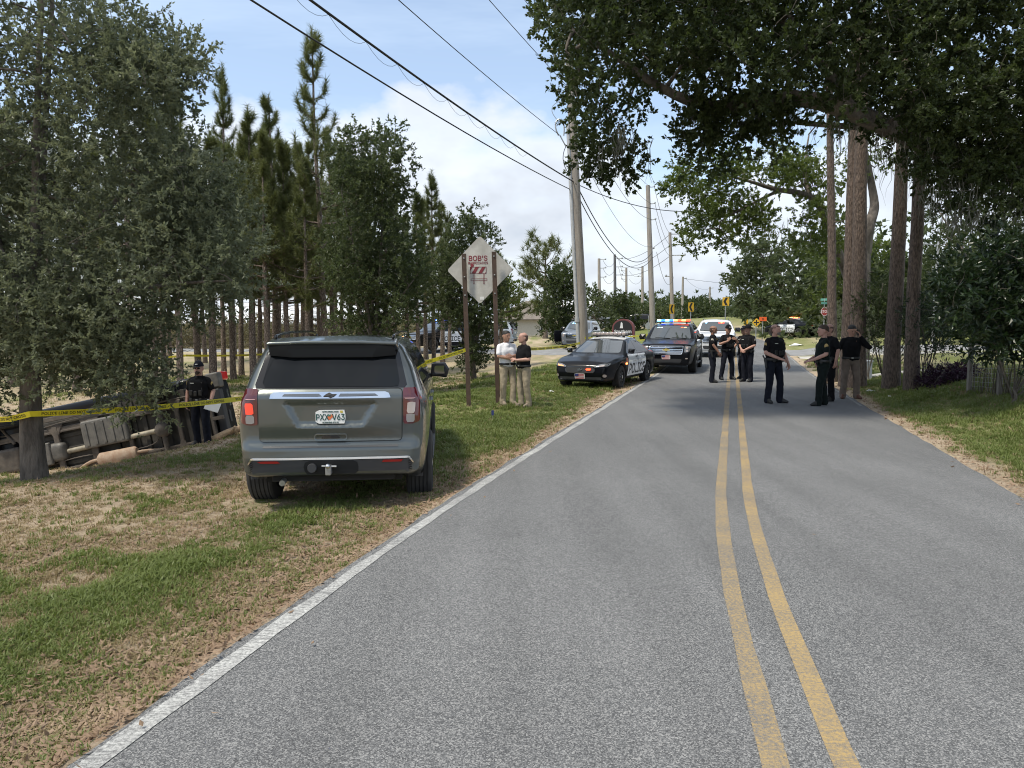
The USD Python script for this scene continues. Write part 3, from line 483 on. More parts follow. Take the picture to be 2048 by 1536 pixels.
fartree('live_oak', 'dark oak deep in the shade behind the wire fence', 1960, 46, [(1850, 420), (1960, 380), (2100, 380), (2150, 660), (2000, 668), (1880, 660), (1850, 560)], 150, 0.9, 0.24, 0.11, lf_oak, 80, 0.35, dd=4)
# -- shrubs at the right
def shrub(label, px, Y, poly, n, R, L0, W0, lm, seed, dd=0.8, ntw=9, nlf=15, r0=0.03, name='shrub'):
    rng = np.random.default_rng(seed); b = on(px, Y); Q = field(Polygon(poly), n, Y - dd, Y + dd, rng); Q[:, 2] = np.maximum(Q[:, 2], height(Q[:, 0], Q[:, 1]) + 0.12)
    return tree(name, label, b, Q, R, ntw, nlf, L0, W0, lm, bark_oak, r0, b + [0, 0, 0.25], 8, seed, catname='shrub', crown='foliage')
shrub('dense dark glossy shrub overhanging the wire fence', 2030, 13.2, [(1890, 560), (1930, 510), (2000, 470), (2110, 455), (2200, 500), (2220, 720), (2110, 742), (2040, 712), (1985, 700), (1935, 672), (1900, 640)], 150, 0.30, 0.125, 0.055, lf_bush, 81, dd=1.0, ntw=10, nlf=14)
shrub('grey twiggy shrub behind the man on the phone', 1682, 25.0, [(1648, 625), (1690, 600), (1735, 620), (1742, 690), (1720, 720), (1665, 722), (1650, 680)], 60, 0.32, 0.075, 0.03, lf_oak_grey, 82)
shrub('loose green shrub growing round the straight pine trunk', 1770, 20.6, [(1722, 600), (1750, 560), (1800, 570), (1850, 580), (1862, 640), (1850, 690), (1790, 702), (1735, 690)], 74, 0.34, 0.075, 0.03, lf_oak, 83)
shrub('thin leafy shrub by the pine nearest the fence', 1852, 18.6, [(1812, 620), (1850, 590), (1892, 600), (1902, 660), (1880, 700), (1840, 700)], 40, 0.28, 0.07, 0.03, lf_bush, 84)
shrub('yellow green shrubs behind the far police car', 1612, 64, [(1580, 640), (1590, 615), (1625, 610), (1650, 640), (1650, 672), (1600, 672)], 44, 0.7, 0.26, 0.12, lf_oak_light, 85, dd=2, r0=0.06)
shrub('bare twiggy bush left of the straight pine trunk', 1738, 22.5, [(1720, 640), (1745, 630), (1762, 680), (1752, 712), (1728, 712)], 14, 0.25, 0.06, 0.02, lf_oak_grey, 86)
pur = leafmat('purple_leaf', (0.022, 0.008, 0.018), (0.075, 0.030, 0.060), 0.2, rough=0.4)
shrub('low purple leaved plants at the foot of the fence', 1890, 17.6, [(1845, 762), (1870, 745), (1915, 742), (1942, 752), (1940, 772), (1880, 768)], 46, 0.13, 0.11, 0.035, pur, 87, dd=0.5, ntw=8, nlf=8, r0=0.012, name='purple_plant')
# -- brush and treeline beyond the grove
def mass(name, label, xy, h, n, L0, W0, lm, seed, ntw=8, nlf=10, R=1.0):
    rng = np.random.default_rng(seed); a, b, dp = xy; w = rng.uniform(0, 1, n); x = a[0] + (b[0] - a[0]) * w + rng.normal(size=n) * dp * 0.4; y = a[1] + (b[1] - a[1]) * w + rng.uniform(-dp, dp, n)
    prof = 0.15 + 1.25 * meshkit.fbm(np.stack([w * 34, 0 * w, 0 * w + seed], -1), 3, seed) ** 1.6; prof = prof * (0.55 + 0.8 * meshkit.noise(np.stack([w * 9, 0 * w + 3, 0 * w + seed], -1), seed)); z = height(x, y) + rng.uniform(0.05, 1, n) * h * prof
    (V, F), _, _, _ = twigs(np.stack([x, y, z], 1), R, ntw, nlf, L0, W0, rng, tw=(0.3, 0.9)); return single(name, trimesh.Trimesh(V, F, process=False), lm, label, 'shrubs', kind='stuff')
mass('brush', 'tall dry brush along the field behind the pine grove', ((-46, 62), (-8, 64), 4), 2.4, 800, 0.34, 0.09, lf_dry, 91, 7, 9, 0.8)
mass('far_woods', 'low far woods along the skyline at the left', ((-210, 190), (10, 200), 12), 3.6, 800, 1.3, 0.65, lf_far, 92, 5, 8, 2.0)
mass('far_woods', 'low far woods along the skyline beyond the road', ((10, 210), (120, 240), 16), 9.5, 1300, 1.25, 0.65, lf_far, 93, 5, 8, 2.2)
mass('far_woods', 'woods closing the view on the right behind the fence', ((26, 64), (70, 52), 6), 9.0, 800, 0.6, 0.3, lf_oak_mid, 94, 7, 10, 1.6)
# ---------------------------------------------------------------- vehicle kit: a rounded shell and panels laid over it
def rounded(pts, r): return Polygon(pts).buffer(-r, join_style=1).buffer(2 * r, join_style=1).buffer(-r, join_style=1)
def resample(ring, step):
    ln = LineString(ring); n = max(8, int(round(ln.length / step))); return np.array([ln.interpolate(i / n, normalized=True).coords[0] for i in range(n)])
def fill2d(P, step):
    # triangulated polygon with an inner grid
    P = P.buffer(0); rings = [resample(P.exterior.coords, step)] + [resample(h.coords, step) for h in P.interiors]
    x0, y0, x1, y1 = P.bounds; g = np.stack(np.meshgrid(np.arange(x0, x1, step), np.arange(y0, y1, step)), -1).reshape(-1, 2); inner = P.buffer(-step * 0.45)
    g = g[shapely.contains_xy(inner, g[:, 0], g[:, 1])] if not inner.is_empty else g[:0]
    pts = np.vstack(rings + [g]); pts = pts + np.random.default_rng(1).normal(size=pts.shape) * 1e-7; tri = Delaunay(pts).simplices
    c = pts[tri].mean(1); keep = shapely.contains_xy(P.buffer(1e-5), c[:, 0], c[:, 1]); tri = tri[keep]
    a = pts[tri]; e1, e2 = a[:, 1] - a[:, 0], a[:, 2] - a[:, 0]; ar = np.abs(e1[:, 0] * e2[:, 1] - e1[:, 1] * e2[:, 0]); return pts, tri[ar > step * 1.2e-4], [len(r) for r in rings]
def shell(loop, W, r=0.07, crown=0.03, step=0.05):
    P = resample(loop.exterior.coords, step)
    if Polygon(P).exterior.is_ccw is False: P = P[::-1]
    T = np.roll(P, -1, 0) - np.roll(P, 1, 0); N = np.stack([T[:, 1], -T[:, 0]], 1); N /= np.linalg.norm(N, axis=1, keepdims=True); n = len(P)
    v0 = 0.90; side = 1 - (1 - v0) * (1 - np.sin(np.linspace(0, PI / 2, 6))); v = np.concatenate([-side[::-1], np.linspace(-v0, v0, 13)[1:-1], side])
    rows = []
    for q in v:
        t = max(0, (abs(q) - v0) / (1 - v0)); ins = r * (1 - math.sqrt(max(0, 1 - t * t))) + crown * q * q * (N[:, 1] > -0.5)
        p = P - N * ins[:, None]; rows.append(np.stack([q * W(p[:, 0], p[:, 1]), p[:, 0], p[:, 1]], 1))
    V = np.vstack(rows); m = len(v); F = []
    i = np.arange(n); j = (i + 1) % n
    for k in range(m - 1):
        a, b, c, d = k * n + i, k * n + j, (k + 1) * n + j, (k + 1) * n + i; F += [np.stack([a, d, c], 1), np.stack([a, c, b], 1)]
    parts = [trimesh.Trimesh(V, np.vstack(F), process=False)]
    for sgn, row in ((1, rows[-1]), (-1, rows[0])):
        pts, tri, _ = fill2d(Polygon(row[:, 1:]).buffer(0), 0.07)
        vv = np.stack([sgn * W(pts[:, 0], pts[:, 1]), pts[:, 0], pts[:, 1]], 1); mm = trimesh.Trimesh(vv, tri, process=False)
        if mm.face_normals[:, 0].mean() * sgn < 0: mm.invert()
        parts.append(mm)
    out = cat(*parts); out.merge_vertices(digits_vertex=4)
    if out.volume < 0: out.invert()
    return out
AX = {'rear': ((0, 2), 1, 1.0), 'front': ((0, 2), 1, -1.0), 'right': ((1, 2), 0, -1.0), 'left': ((1, 2), 0, 1.0), 'top': ((0, 1), 2, -1.0), 'bottom': ((0, 1), 2, 1.0)}
def hit(sh, q, side):
    (a, b), c, d = AX[side]; o = np.zeros((len(q), 3)); o[:, a], o[:, b], o[:, c] = q[:, 0], q[:, 1], -d * 8.0; dr = np.zeros((len(q), 3)); dr[:, c] = d
    loc, ir, _ = sh.ray.intersects_location(o, dr, multiple_hits=False); out = np.full(len(q), np.nan); out[ir] = loc[:, c]
    bad = np.isnan(out)
    if bad.any() and (~bad).any(): out[bad] = out[~bad][cKDTree(q[~bad]).query(q[bad])[1]]
    return np.nan_to_num(out)
def patch(sh, poly, side, off=0.004, step=0.05, back=0.012):
    """a panel of this outline laid over the shell, standing off metres proud, with edges of its own"""
    if poly.geom_type != 'Polygon': return cat(*[patch(sh, g, side, off, step, back) for g in poly.geoms if g.area > 1e-5])
    (a, b), c, d = AX[side]; pts, tri, rl = fill2d(poly, step); h = hit(sh, pts, side); o = off(pts[:, 0], pts[:, 1]) if callable(off) else np.full(len(pts), off)
    V = np.zeros((len(pts), 3)); V[:, a], V[:, b], V[:, c] = pts[:, 0], pts[:, 1], h - d * o
    m = trimesh.Trimesh(V, tri, process=False); flip = m.face_normals[:, c].mean() * d > 0
    if flip: tri = tri[:, ::-1]
    B = V.copy(); B[:, c] = h + d * back; F = [tri]; s = 0; n = len(V)
    e = np.sort(np.vstack([tri[:, [0, 1]], tri[:, [1, 2]], tri[:, [2, 0]]]), 1); ee = np.vstack([tri[:, [0, 1]], tri[:, [1, 2]], tri[:, [2, 0]]])
    _, inv, cnt = np.unique(e, axis=0, return_inverse=True, return_counts=True); bd = ee[cnt[inv.ravel()] == 1]
    F.append(np.stack([bd[:, 1], bd[:, 0], bd[:, 0] + n], 1)); F.append(np.stack([bd[:, 1], bd[:, 0] + n, bd[:, 1] + n], 1))
    out = trimesh.Trimesh(np.vstack([V, B]), np.vstack(F), process=False); out.remove_unreferenced_vertices(); return out
_tx = {}
def lettering(text, h, bold=True):
    k = (text, h, bold)
    if k not in _tx: m = meshkit.text_mesh(text, h, 0.003, bold); m.apply_translation([-m.bounds[:, 0].mean(), -h / 2, 0]); _tx[k] = m
    return _tx[k]
def textpatch(sh, text, h, c, side, off=0.006, stretch=1.0):
    m = lettering(text, h).copy(); v = np.array(m.vertices); (a, b), cc, d = AX[side]; u = -1 if side in ('front', 'left') else 1
    q = np.stack([c[0] + u * v[:, 0] * stretch, c[1] + v[:, 1]], 1); hh = hit(sh, q, side); V = np.zeros_like(v); V[:, a], V[:, b], V[:, cc] = q[:, 0], q[:, 1], hh - d * (off + v[:, 2])
    m = trimesh.Trimesh(V, m.faces, process=False)
    if m.volume < 0: m.invert()
    return m
def strip2(pts, w): return LineString(pts).buffer(w / 2, cap_style=2, join_style=1)
def mirx(p): return affinity.scale(p, -1, 1, origin=(0, 0))
def R4(x0, x1, y0, y1, r=0.02): return sbox(x0 + r, y0 + r, x1 - r, y1 - r).buffer(r, quad_segs=3)
def hemi(c, r, a=0.0, b=PI, n=14): t = np.linspace(a, b, n); return [(c[0] - r * math.cos(x), c[1] + r * math.sin(x)) for x in t]

paint = {}
def carpaint(name, col, metal=0.0, rough=0.32, coat=1.0):
    if name not in paint:
        paint[name] = usdkit.material(stage, L + name, {
            'tc': ('texture_coordinate', {}), 'n': ('noise_texture', {'scale': 2.4, 'detail': 5.0}), 'r': ('map_range', {'from_min': 0.35, 'from_max': 0.7, 'to_min': 0.92, 'to_max': 1.06}), 'h': ('hsv', {'color': col}),
            'nd': ('noise_texture', {'scale': 7.0, 'detail': 6.0}), 'rr': ('map_range', {'from_min': 0.3, 'from_max': 0.75, 'to_min': 0.02, 'to_max': 0.09}),
            'p': ('principled_bsdf', {'metallic': metal, 'roughness': rough, 'coat_weight': coat * (0.22 if max(col) < 0.02 else 1.0), 'coat_roughness': 0.04, 'specular_ior_level': 0.12 if max(col) < 0.02 else 0.5})},
            [('tc.object', 'n.vector'), ('tc.object', 'nd.vector'), ('n.fac', 'r.value'), ('r.result', 'h.value'), ('h.color', 'p.base_color'), ('nd.fac', 'rr.value'), ('rr.result', 'p.coat_roughness')], surface='p.BSDF')
    return paint[name]
tyre_m = mat('tyre_rubber', (0.022, 0.021, 0.020), 0.85, var=0.25, vscale=9)
rim_m = mat('alloy_rim', (0.42, 0.43, 0.44), 0.32, metal=0.9, var=0.1); rimb_m = mat('black_steel_rim', (0.025, 0.025, 0.027), 0.45, metal=0.2); hub_m = mat('bright_hub_cap', (0.6, 0.6, 0.6), 0.25, metal=1.0)
glass_m = mat('dark_tinted_glass', (0.005, 0.006, 0.007), 0.03, spec=0.32); glassf_m = mat('windscreen_glass', (0.035, 0.042, 0.045), 0.04, spec=1.0, coat=1.0)
gloss_m = mat('gloss_black_trim', (0.010, 0.010, 0.011), 0.10); plast_m = mat('dark_grey_plastic', (0.032, 0.033, 0.036), 0.55, bump=0.15, bscale=200); seam_m = mat('panel_gap', (0.006, 0.006, 0.006), 0.9)
chrome_m = mat('chrome', (0.66, 0.67, 0.69), 0.12, metal=1.0); redl_m = mat('red_lamp_lens', (0.070, 0.006, 0.010), 0.06, coat=1.0); redr_m = mat('red_reflector', (0.24, 0.012, 0.012), 0.2)
clear_m = mat('clear_lamp_lens', (0.40, 0.34, 0.32), 0.12, coat=1.0); lit_m = mat('lit_red_lamp', (0.5, 0.04, 0.02), 0.2, emit=0.28, ecol=(1.0, 0.08, 0.04)); amb_m = mat('warm_lamp_glow', (0.9, 0.3, 0.12), 0.2, emit=0.5, ecol=(1.0, 0.35, 0.15))
blue_m = mat('blue_beacon', (0.05, 0.15, 0.9), 0.2, emit=4.0, ecol=(0.01, 0.07, 1.0)); blue2_m = mat('pale_blue_beacon', (0.4, 0.7, 1.0), 0.2, emit=2.6, ecol=(0.22, 0.58, 1.0)); red_m = mat('red_beacon', (0.9, 0.08, 0.03), 0.2, emit=4.0, ecol=(1.0, 0.035, 0.012)); oran_m = mat('orange_beacon', (1.0, 0.4, 0.15), 0.2, emit=3.2, ecol=(1.0, 0.22, 0.06))
white_m = mat('white_vehicle_paint', (0.74, 0.75, 0.76), 0.25, coat=1.0, var=0.04); blackp_m = mat('black_lettering', (0.012, 0.012, 0.013), 0.4); silver_m = mat('silver_lettering', (0.55, 0.56, 0.58), 0.35, metal=0.5)
under_m = mat('sooty_underbody', (0.014, 0.013, 0.012), 0.9)

def wheel(par, x, y, r, w, kind='alloy', z=None):
    s = 1 if x > 0 else -1; z = r if z is None else z
    prof = [(r * 0.60, -w * 0.42), (r * 0.66, -w * 0.50), (r * 0.88, -w * 0.50), (r * 0.965, -w * 0.44), (r, -w * 0.36)]
    tr = [(r, -w * 0.36)]
    for k in range(-2, 3): tr += [(r, k * w * 0.15 - w * 0.022), (r - 0.012, k * w * 0.15 - w * 0.018), (r - 0.012, k * w * 0.15 + w * 0.018), (r, k * w * 0.15 + w * 0.022)]
    prof = prof + tr[1:] + [(r, w * 0.36), (r * 0.965, w * 0.44), (r * 0.88, w * 0.5), (r * 0.66, w * 0.5), (r * 0.60, w * 0.42), (r * 0.60, -w * 0.42)]
    t = UsdGeom.Xform.Define(stage, numbered(str(par.GetPath()), 'wheel')); t.AddTranslateOp().Set(Gf.Vec3d(x, y, z)); tp = t.GetPrim()
    obj(tp, 'tyre', lathe(prof, 40, 'x'), tyre_m, smooth=30)
    rr = r * 0.61; bar = lathe([(0.001, 0.02), (rr * 0.96, 0.03), (rr * 0.98, w * 0.46), (rr, w * 0.47), (rr, -w * 0.4)], 36, 'x')
    if s < 0: bar.apply_scale([-1, 1, 1]); bar.invert()
    pieces = [bar]; ns = 6 if kind == 'alloy' else 8
    for k in range(ns):
        sp = rbox(w * 0.10, rr * (0.22 if kind == 'alloy' else 0.30), rr * 0.95, 0.012, (s * w * 0.36, 0, rr * 0.46)); pieces.append(xf(sp, rx=2 * PI * k / ns))
    obj(tp, 'rim', cat(*pieces), rim_m if kind == 'alloy' else rimb_m, smooth=30)
    obj(tp, 'hub_cap', xf(lathe([(0.0, 0.03), (rr * 0.22, 0.02), (rr * 0.26, -0.03), (0, -0.03)], 16, 'x'), loc=(s * w * 0.42, 0, 0)), rim_m if kind == 'alloy' else hub_m, smooth=30)
def flagplate(par, sh, c, side='front'):
    x0, z0 = c; f = obj(par, 'flag_plate', patch(sh, R4(x0 - 0.155, x0 + 0.155, z0 - 0.08, z0 + 0.08, 0.01), side, 0.014), mat_plate)
    for k in range(4): obj(f, 'red_stripe', patch(sh, sbox(x0 - 0.148, z0 - 0.072 + k * 0.041, x0 + 0.148, z0 - 0.054 + k * 0.041), side, 0.017, back=-0.013), redflag_m)
    u = 1 if side == 'front' else -1; obj(f, 'blue_canton', patch(sh, sbox(min(x0 + u * 0.148, x0 + u * 0.03), z0, max(x0 + u * 0.148, x0 + u * 0.03), z0 + 0.072), side, 0.020, back=-0.013), blueflag_m)
mat_plate = mat('white_plate', (0.66, 0.66, 0.64), 0.4); redflag_m = mat('flag_red', (0.42, 0.03, 0.035), 0.5); blueflag_m = mat('flag_blue', (0.03, 0.04, 0.16), 0.5); green_text = mat('dark_green_lettering', (0.02, 0.07, 0.06), 0.5)

# ---------------------------------------------------------------- large SUV
def wtab(zs, ws, mid, half, front, rear, pf=2.2):
    def W(y, z):
        y = np.asarray(y, float); w = np.interp(z, zs, ws); fr = np.clip((y - mid - half * 0.55) / (half * 0.45), 0, 1.2); re = np.clip((mid - half * 0.74 - y) / (half * 0.26), 0, 1.2)
        return w - front * fr ** pf - rear * re ** 2
    return W
def arch_loop(rear_up, top, front_down, zb, ar, af, rad):
    # bottom from the rear to the front with two wheel openings, then up the front, over the top and down the rear
    return [(ar - rad - 0.02, zb)] + hemi((ar, 0.40), rad, -0.12, PI + 0.12) + [(ar + rad + 0.02, zb), (af - rad - 0.02, zb)] + hemi((af, 0.40), rad, -0.12, PI + 0.12) + [(af + rad + 0.02, zb)] + front_down + top + rear_up
_suv = {}
def suv_geo(old):
    if old in _suv: return _suv[old]
    W = wtab([0.30, 0.5, 0.8, 1.05, 1.25, 1.36, 1.6, 1.82, 1.92], [0.92, 0.985, 1.015, 1.025, 1.00, 0.955, 0.862, 0.745, 0.70], 0.0, 2.68, 0.16, 0.11)
    pts = arch_loop([(-2.22, 1.895), (-2.30, 1.83), (-2.555, 1.39), (-2.60, 1.32), (-2.615, 0.82), (-2.655, 0.79), (-2.67, 0.62), (-2.62, 0.47), (-2.35, 0.40)],
                    [(1.28, 1.285), (0.58, 1.80), (0.35, 1.885), (-0.3, 1.925), (-1.2, 1.925)], [(2.55, 0.30), (2.66, 0.42), (2.68, 0.75), (2.64, 1.02), (2.50, 1.13), (2.0, 1.20)], 0.34, -1.66, 1.52, 0.485)
    _suv[old] = sh = shell(rounded(pts, 0.022), W, 0.075, 0.035); return sh
def suv(name, label, loc, rz, body, group=None, police=False, wheels='alloy', rear_detail=False, M=None, front=True):
    sh = suv_geo(0); t = thing(name, label, 'car', loc, rz, group, M=M); o = lambda n, m, mt, **k: obj(t, n, m, mt, **k)
    o('body', sh, body, smooth=35)
    o('underbody', cat(bx(-0.72, 0.72, -2.4, 2.4, 0.36, 0.62), bx(-0.90, 0.90, -1.0, 0.98, 0.32, 0.5), *[bx(-0.93, 0.93, y - 0.46, y + 0.46, 0.50, 0.84) for y in (-1.66, 1.52)], tube([(-0.8, -1.66, 0.42), (0.8, -1.66, 0.42)], 0.06, 8)), under_m)
    for s in (-1, 1):
        for y in (-1.66, 1.52): wheel(t, s * 0.895, y, 0.405, 0.30, wheels)
    sides = (('right', 1), ('left', -1))
    for sd, s in sides:
        o('window_surround', patch(sh, Polygon([(-2.36, 1.335), (1.12, 1.30), (0.52, 1.765), (0.2, 1.80), (-2.10, 1.80)]), sd, 0.003), gloss_m, smooth=35)
        for q in ([(0.05, 1.36), (1.00, 1.345), (0.46, 1.745), (0.05, 1.765)], [(-1.02, 1.365), (-0.02, 1.362), (-0.02, 1.765), (-1.02, 1.765)], [(-2.20, 1.38), (-1.12, 1.367), (-1.12, 1.765), (-2.02, 1.765)]): o('side_window', patch(sh, rounded(q, 0.02), sd, 0.007), glass_m, smooth=35)
        for q in ([(-0.02, 0.46), (-0.02, 1.31)], [(-1.05, 0.9), (-1.05, 1.31)], [(1.06, 0.50), (1.06, 1.28)]): o('door_seam', patch(sh, strip2(q, 0.012), sd, 0.0022), seam_m)
        for y in (-0.85, 0.22): o('door_handle', patch(sh, R4(y - 0.11, y + 0.11, 1.085, 1.125, 0.015), sd, 0.028), body if not police else blackp_m, smooth=35)
        o('running_board', rbox(0.14, 1.9, 0.06, 0.02, (s * 0.98, 0.0, 0.34)), plast_m, smooth=35)
        for y in (-1.66, 1.52): o('arch_trim', patch(sh, Polygon(hemi((y, 0.405), 0.545, -0.1, PI + 0.1) + hemi((y, 0.405), 0.49, PI + 0.1, -0.1)).buffer(0), sd, 0.006), plast_m if rear_detail else body, smooth=35)
        o('roof_rail', tube(chain([(s * 0.64, 0.35, 1.90), (s * 0.655, 0.1, 1.955), (s * 0.655, -1.0, 1.97), (s * 0.64, -2.0, 1.945), (s * 0.63, -2.15, 1.90)], 4), 0.017, 6), gloss_m, smooth=True)
        mh = Manifold.batch_hull([Manifold.sphere(0.03, 10).translate(p) for p in [(s * 1.02, 0.93, 1.30), (s * 1.22, 0.90, 1.28), (s * 1.245, 0.89, 1.38), (s * 1.20, 0.90, 1.455), (s * 1.03, 0.93, 1.45), (s * 1.12, 0.99, 1.36)]])
        mi = o('mirror', cat(mh, tube([(s * 0.93, 1.0, 1.26), (s * 1.06, 0.95, 1.31)], 0.035, 8)), gloss_m if not police else blackp_m, smooth=40)
        obj(mi, 'mirror_glass', xf(extr(R4(-0.085, 0.085, -0.062, 0.062, 0.03), 0.004), loc=(s * 1.133, 0.868, 1.372), rx=PI / 2, rz=s * 0.08), mat_mirror)
    # rear
    o('rear_window_surround', patch(sh, rounded([(-0.80, 1.385), (0.80, 1.385), (0.70, 1.78), (-0.70, 1.78)], 0.02), 'rear', 0.003), gloss_m, smooth=35)
    o('rear_window', patch(sh, rounded([(-0.722, 1.40), (0.722, 1.40), (0.655, 1.76), (-0.655, 1.76)], 0.03), 'rear', 0.009, step=0.06), glass_m, smooth=35)
    sp = Manifold.batch_hull([Manifold.sphere(0.018, 10).translate(p) for s in (-1, 1) for p in [(s * 0.66, -2.16, 1.885), (s * 0.665, -2.445, 1.850), (s * 0.685, -2.30, 1.80), (s * 0.30, -2.47, 1.865), (s * 0.3, -2.2, 1.91)]])
    so = o('spoiler', sp, body, smooth=40)
    vz = Manifold.batch_hull([Manifold.sphere(0.012, 8).translate(p) for s in (-1, 1) for p in [(s * 0.645, -2.425, 1.818), (s * 0.66, -2.36, 1.735), (s * 0.48, -2.455, 1.83), (s * 0.42, -2.41, 1.715), (s * 0.6, -2.28, 1.80)]]); obj(so, 'spoiler_underside', vz, seam_m, smooth=40)
    tg = rounded([(-0.735, 0.832), (0.735, 0.832), (0.742, 1.375), (-0.742, 1.375)], 0.035)
    def tgo(x, z):
        tr = 1 - sstep(0.0, 0.045, np.abs(x) - (0.44 - 0.55 * (1.24 - z))); rec = tr * sstep(0.985, 1.02, z) * (1 - sstep(1.225, 1.245, z)); return 0.036 - 0.030 * rec - 0.018 * sstep(1.02, 0.82, z) - 0.006 * sstep(1.33, 1.375, z)
    o('tailgate_gap', patch(sh, tg.buffer(0.006).difference(tg.buffer(-0.02)), 'rear', 0.0045, step=0.02, back=0.03), seam_m)
    tgm = o('tailgate', patch(sh, tg, 'rear', tgo, step=0.022 if rear_detail else 0.06), body, smooth=50)
    for s in (-1, 1):
        tl = rounded([(s * 0.752, 1.005), (s * 0.85, 1.003), (s * 0.93, 1.03), (s * 0.93, 1.30), (s * 0.89, 1.385), (s * 0.752, 1.385)], 0.012); lamp = o('tail_lamp', patch(sh, tl, 'rear', 0.022, step=0.03), redl_m, smooth=40)
        obj(lamp, 'lamp_lens', patch(sh, rounded([(s * 0.79, 1.115), (s * 0.874, 1.115), (s * 0.885, 1.235), (s * 0.80, 1.235)], 0.012), 'rear', 0.026, step=0.03), lit_m if (s < 0 and rear_detail) else clear_m, smooth=40, label='glowing left lamp' if s < 0 and rear_detail else None)
        obj(lamp, 'lamp_bar', patch(sh, strip2([(s * 0.762, 1.275), (s * 0.885, 1.275)], 0.008), 'rear', 0.028, step=0.03), pink_m)
        obj(lamp, 'lamp_base', patch(sh, rounded([(s * 0.785, 1.02), (s * 0.872, 1.02), (s * 0.875, 1.11), (s * 0.785, 1.11)], 0.01), 'rear', 0.0275, step=0.03), greyl_m)
    bar = Polygon([(-0.63, 1.285), (0.63, 1.285), (0.60, 1.352), (-0.60, 1.352)])
    o('trim_bar', patch(sh, rounded(list(bar.exterior.coords)[:-1], 0.008), 'rear', 0.052), chrome_m, smooth=40)
    for s in (-1, 1): o('trim_bar_slot', patch(sh, rounded([(s * 0.085, 1.306), (s * 0.50, 1.312), (s * 0.49, 1.332), (s * 0.085, 1.334)], 0.004), 'rear', 0.0545), darkch_m)
    bt = Polygon([(-0.068, 1.308), (-0.022, 1.308), (-0.022, 1.292), (0.022, 1.292), (0.028, 1.308), (0.062, 1.308), (0.068, 1.33), (0.022, 1.33), (0.022, 1.346), (-0.022, 1.346), (-0.028, 1.33), (-0.062, 1.33)]); o('emblem', patch(sh, bt, 'rear', 0.062), blackp_m)
    pl = o('license_plate', patch(sh, R4(-0.153, 0.153, 1.018, 1.160, 0.012), 'rear', 0.030), mat_plate)
    if rear_detail:
        u = lambda tx, h, c, mt, st=1.0, n='plate_text': obj(pl, n, textpatch(sh, tx, h, c, 'rear', 0.031, st), mt)
        u('PXX', 0.062, (-0.082, 1.087), green_text, 0.80); u('V63', 0.062, (0.082, 1.087), green_text, 0.80); u('MYFLORIDA.COM', 0.014, (0.0, 1.144), green_text, 1.0); u('SUNSHINE STATE', 0.014, (0.0, 1.031), green_text)
        for dx, dz, r in ((-0.012, 1.078, 0.022), (0.014, 1.097, 0.020)): obj(pl, 'orange_fruit', patch(sh, Point(dx, dz).buffer(r), 'rear', 0.0325, back=-0.03), orange_m)
        obj(pl, 'green_leaf', patch(sh, Polygon([(-0.03, 1.10), (0.0, 1.12), (0.006, 1.10), (-0.01, 1.095)]), 'rear', 0.034, back=-0.03), leafgreen_m); obj(pl, 'sticker', patch(sh, sbox(0.10, 1.13, 0.128, 1.155), 'rear', 0.032, back=-0.03), sticker_m)
        hf = rounded([(-0.17, 0.842), (0.17, 0.842), (0.17, 0.912), (-0.17, 0.912)], 0.025); o('handle_bezel', patch(sh, hf.difference(hf.buffer(-0.011)), 'rear', 0.037, step=0.02), body, smooth=40); o('tailgate_handle', patch(sh, rounded([(-0.105, 0.862), (0.105, 0.862), (0.075, 0.893), (-0.075, 0.893)], 0.006), 'rear', 0.034, step=0.02), gloss_m)
    o('bumper_step', patch(sh, Polygon([(-0.70, 0.768), (0.70, 0.768), (0.72, 0.786), (-0.72, 0.786)]), 'rear', 0.004), plast_m)
    o('bumper_strip', patch(sh, strip2([(-0.86, 0.585), (-0.815, 0.655), (0.815, 0.655), (0.86, 0.585)], 0.016).union(strip2([(-0.815, 0.655), (0.815, 0.655)], 0.022)), 'rear', 0.012, step=0.03), chrome_m, smooth=40)
    o('lower_bumper', patch(sh, rounded([(-0.85, 0.60), (-0.80, 0.645), (0.80, 0.645), (0.85, 0.60), (0.80, 0.475), (-0.80, 0.475)], 0.01), 'rear', 0.006), plast_m, smooth=35)
    for s in (-1, 1):
        o('reflector', patch(sh, rounded([(s * 0.52, 0.604), (s * 0.755, 0.606), (s * 0.755, 0.630), (s * 0.52, 0.630)], 0.005), 'rear', 0.010), redr_m)
        o('corner_vent', cat(*[patch(sh, strip2([(s * 0.80, 0.62 - k * 0.022), (s * 0.845, 0.60 - k * 0.022)], 0.007), 'rear', 0.009, step=0.03) for k in range(5)]), seam_m)
    o('hitch_recess', patch(sh, rounded([(-0.275, 0.482), (0.275, 0.482), (0.285, 0.60), (0.24, 0.632), (-0.24, 0.632), (-0.285, 0.60)], 0.02), 'rear', 0.008), seam_m)
    if rear_detail:
        o('hitch_socket', xf(lathe([(0.0, 0), (0.045, 0), (0.05, 0.02), (0.05, 0.03), (0, 0.035)], 16, 'y'), loc=(-0.195, -2.69, 0.555)), plast_m)
        h = o('hitch_receiver', rbox(0.058, 0.10, 0.10, 0.008, (-0.02, -2.70, 0.540)), steel_m); obj(h, 'tow_ball', xf(trimesh.creation.icosphere(2, 0.026), loc=(-0.02, -2.755, 0.588)), chrome_m, smooth=True); obj(h, 'hitch_pin', tube([(-0.09, -2.70, 0.58), (0.06, -2.70, 0.575)], 0.009, 6), steel_m)
        o('hitch_beam', rbox(1.3, 0.10, 0.085, 0.02, (0, -2.45, 0.42)), under_m)
        o('exhaust_tip', tube([(-0.52, -2.40, 0.40), (-0.52, -2.60, 0.385)], 0.032, 10), steel_m)
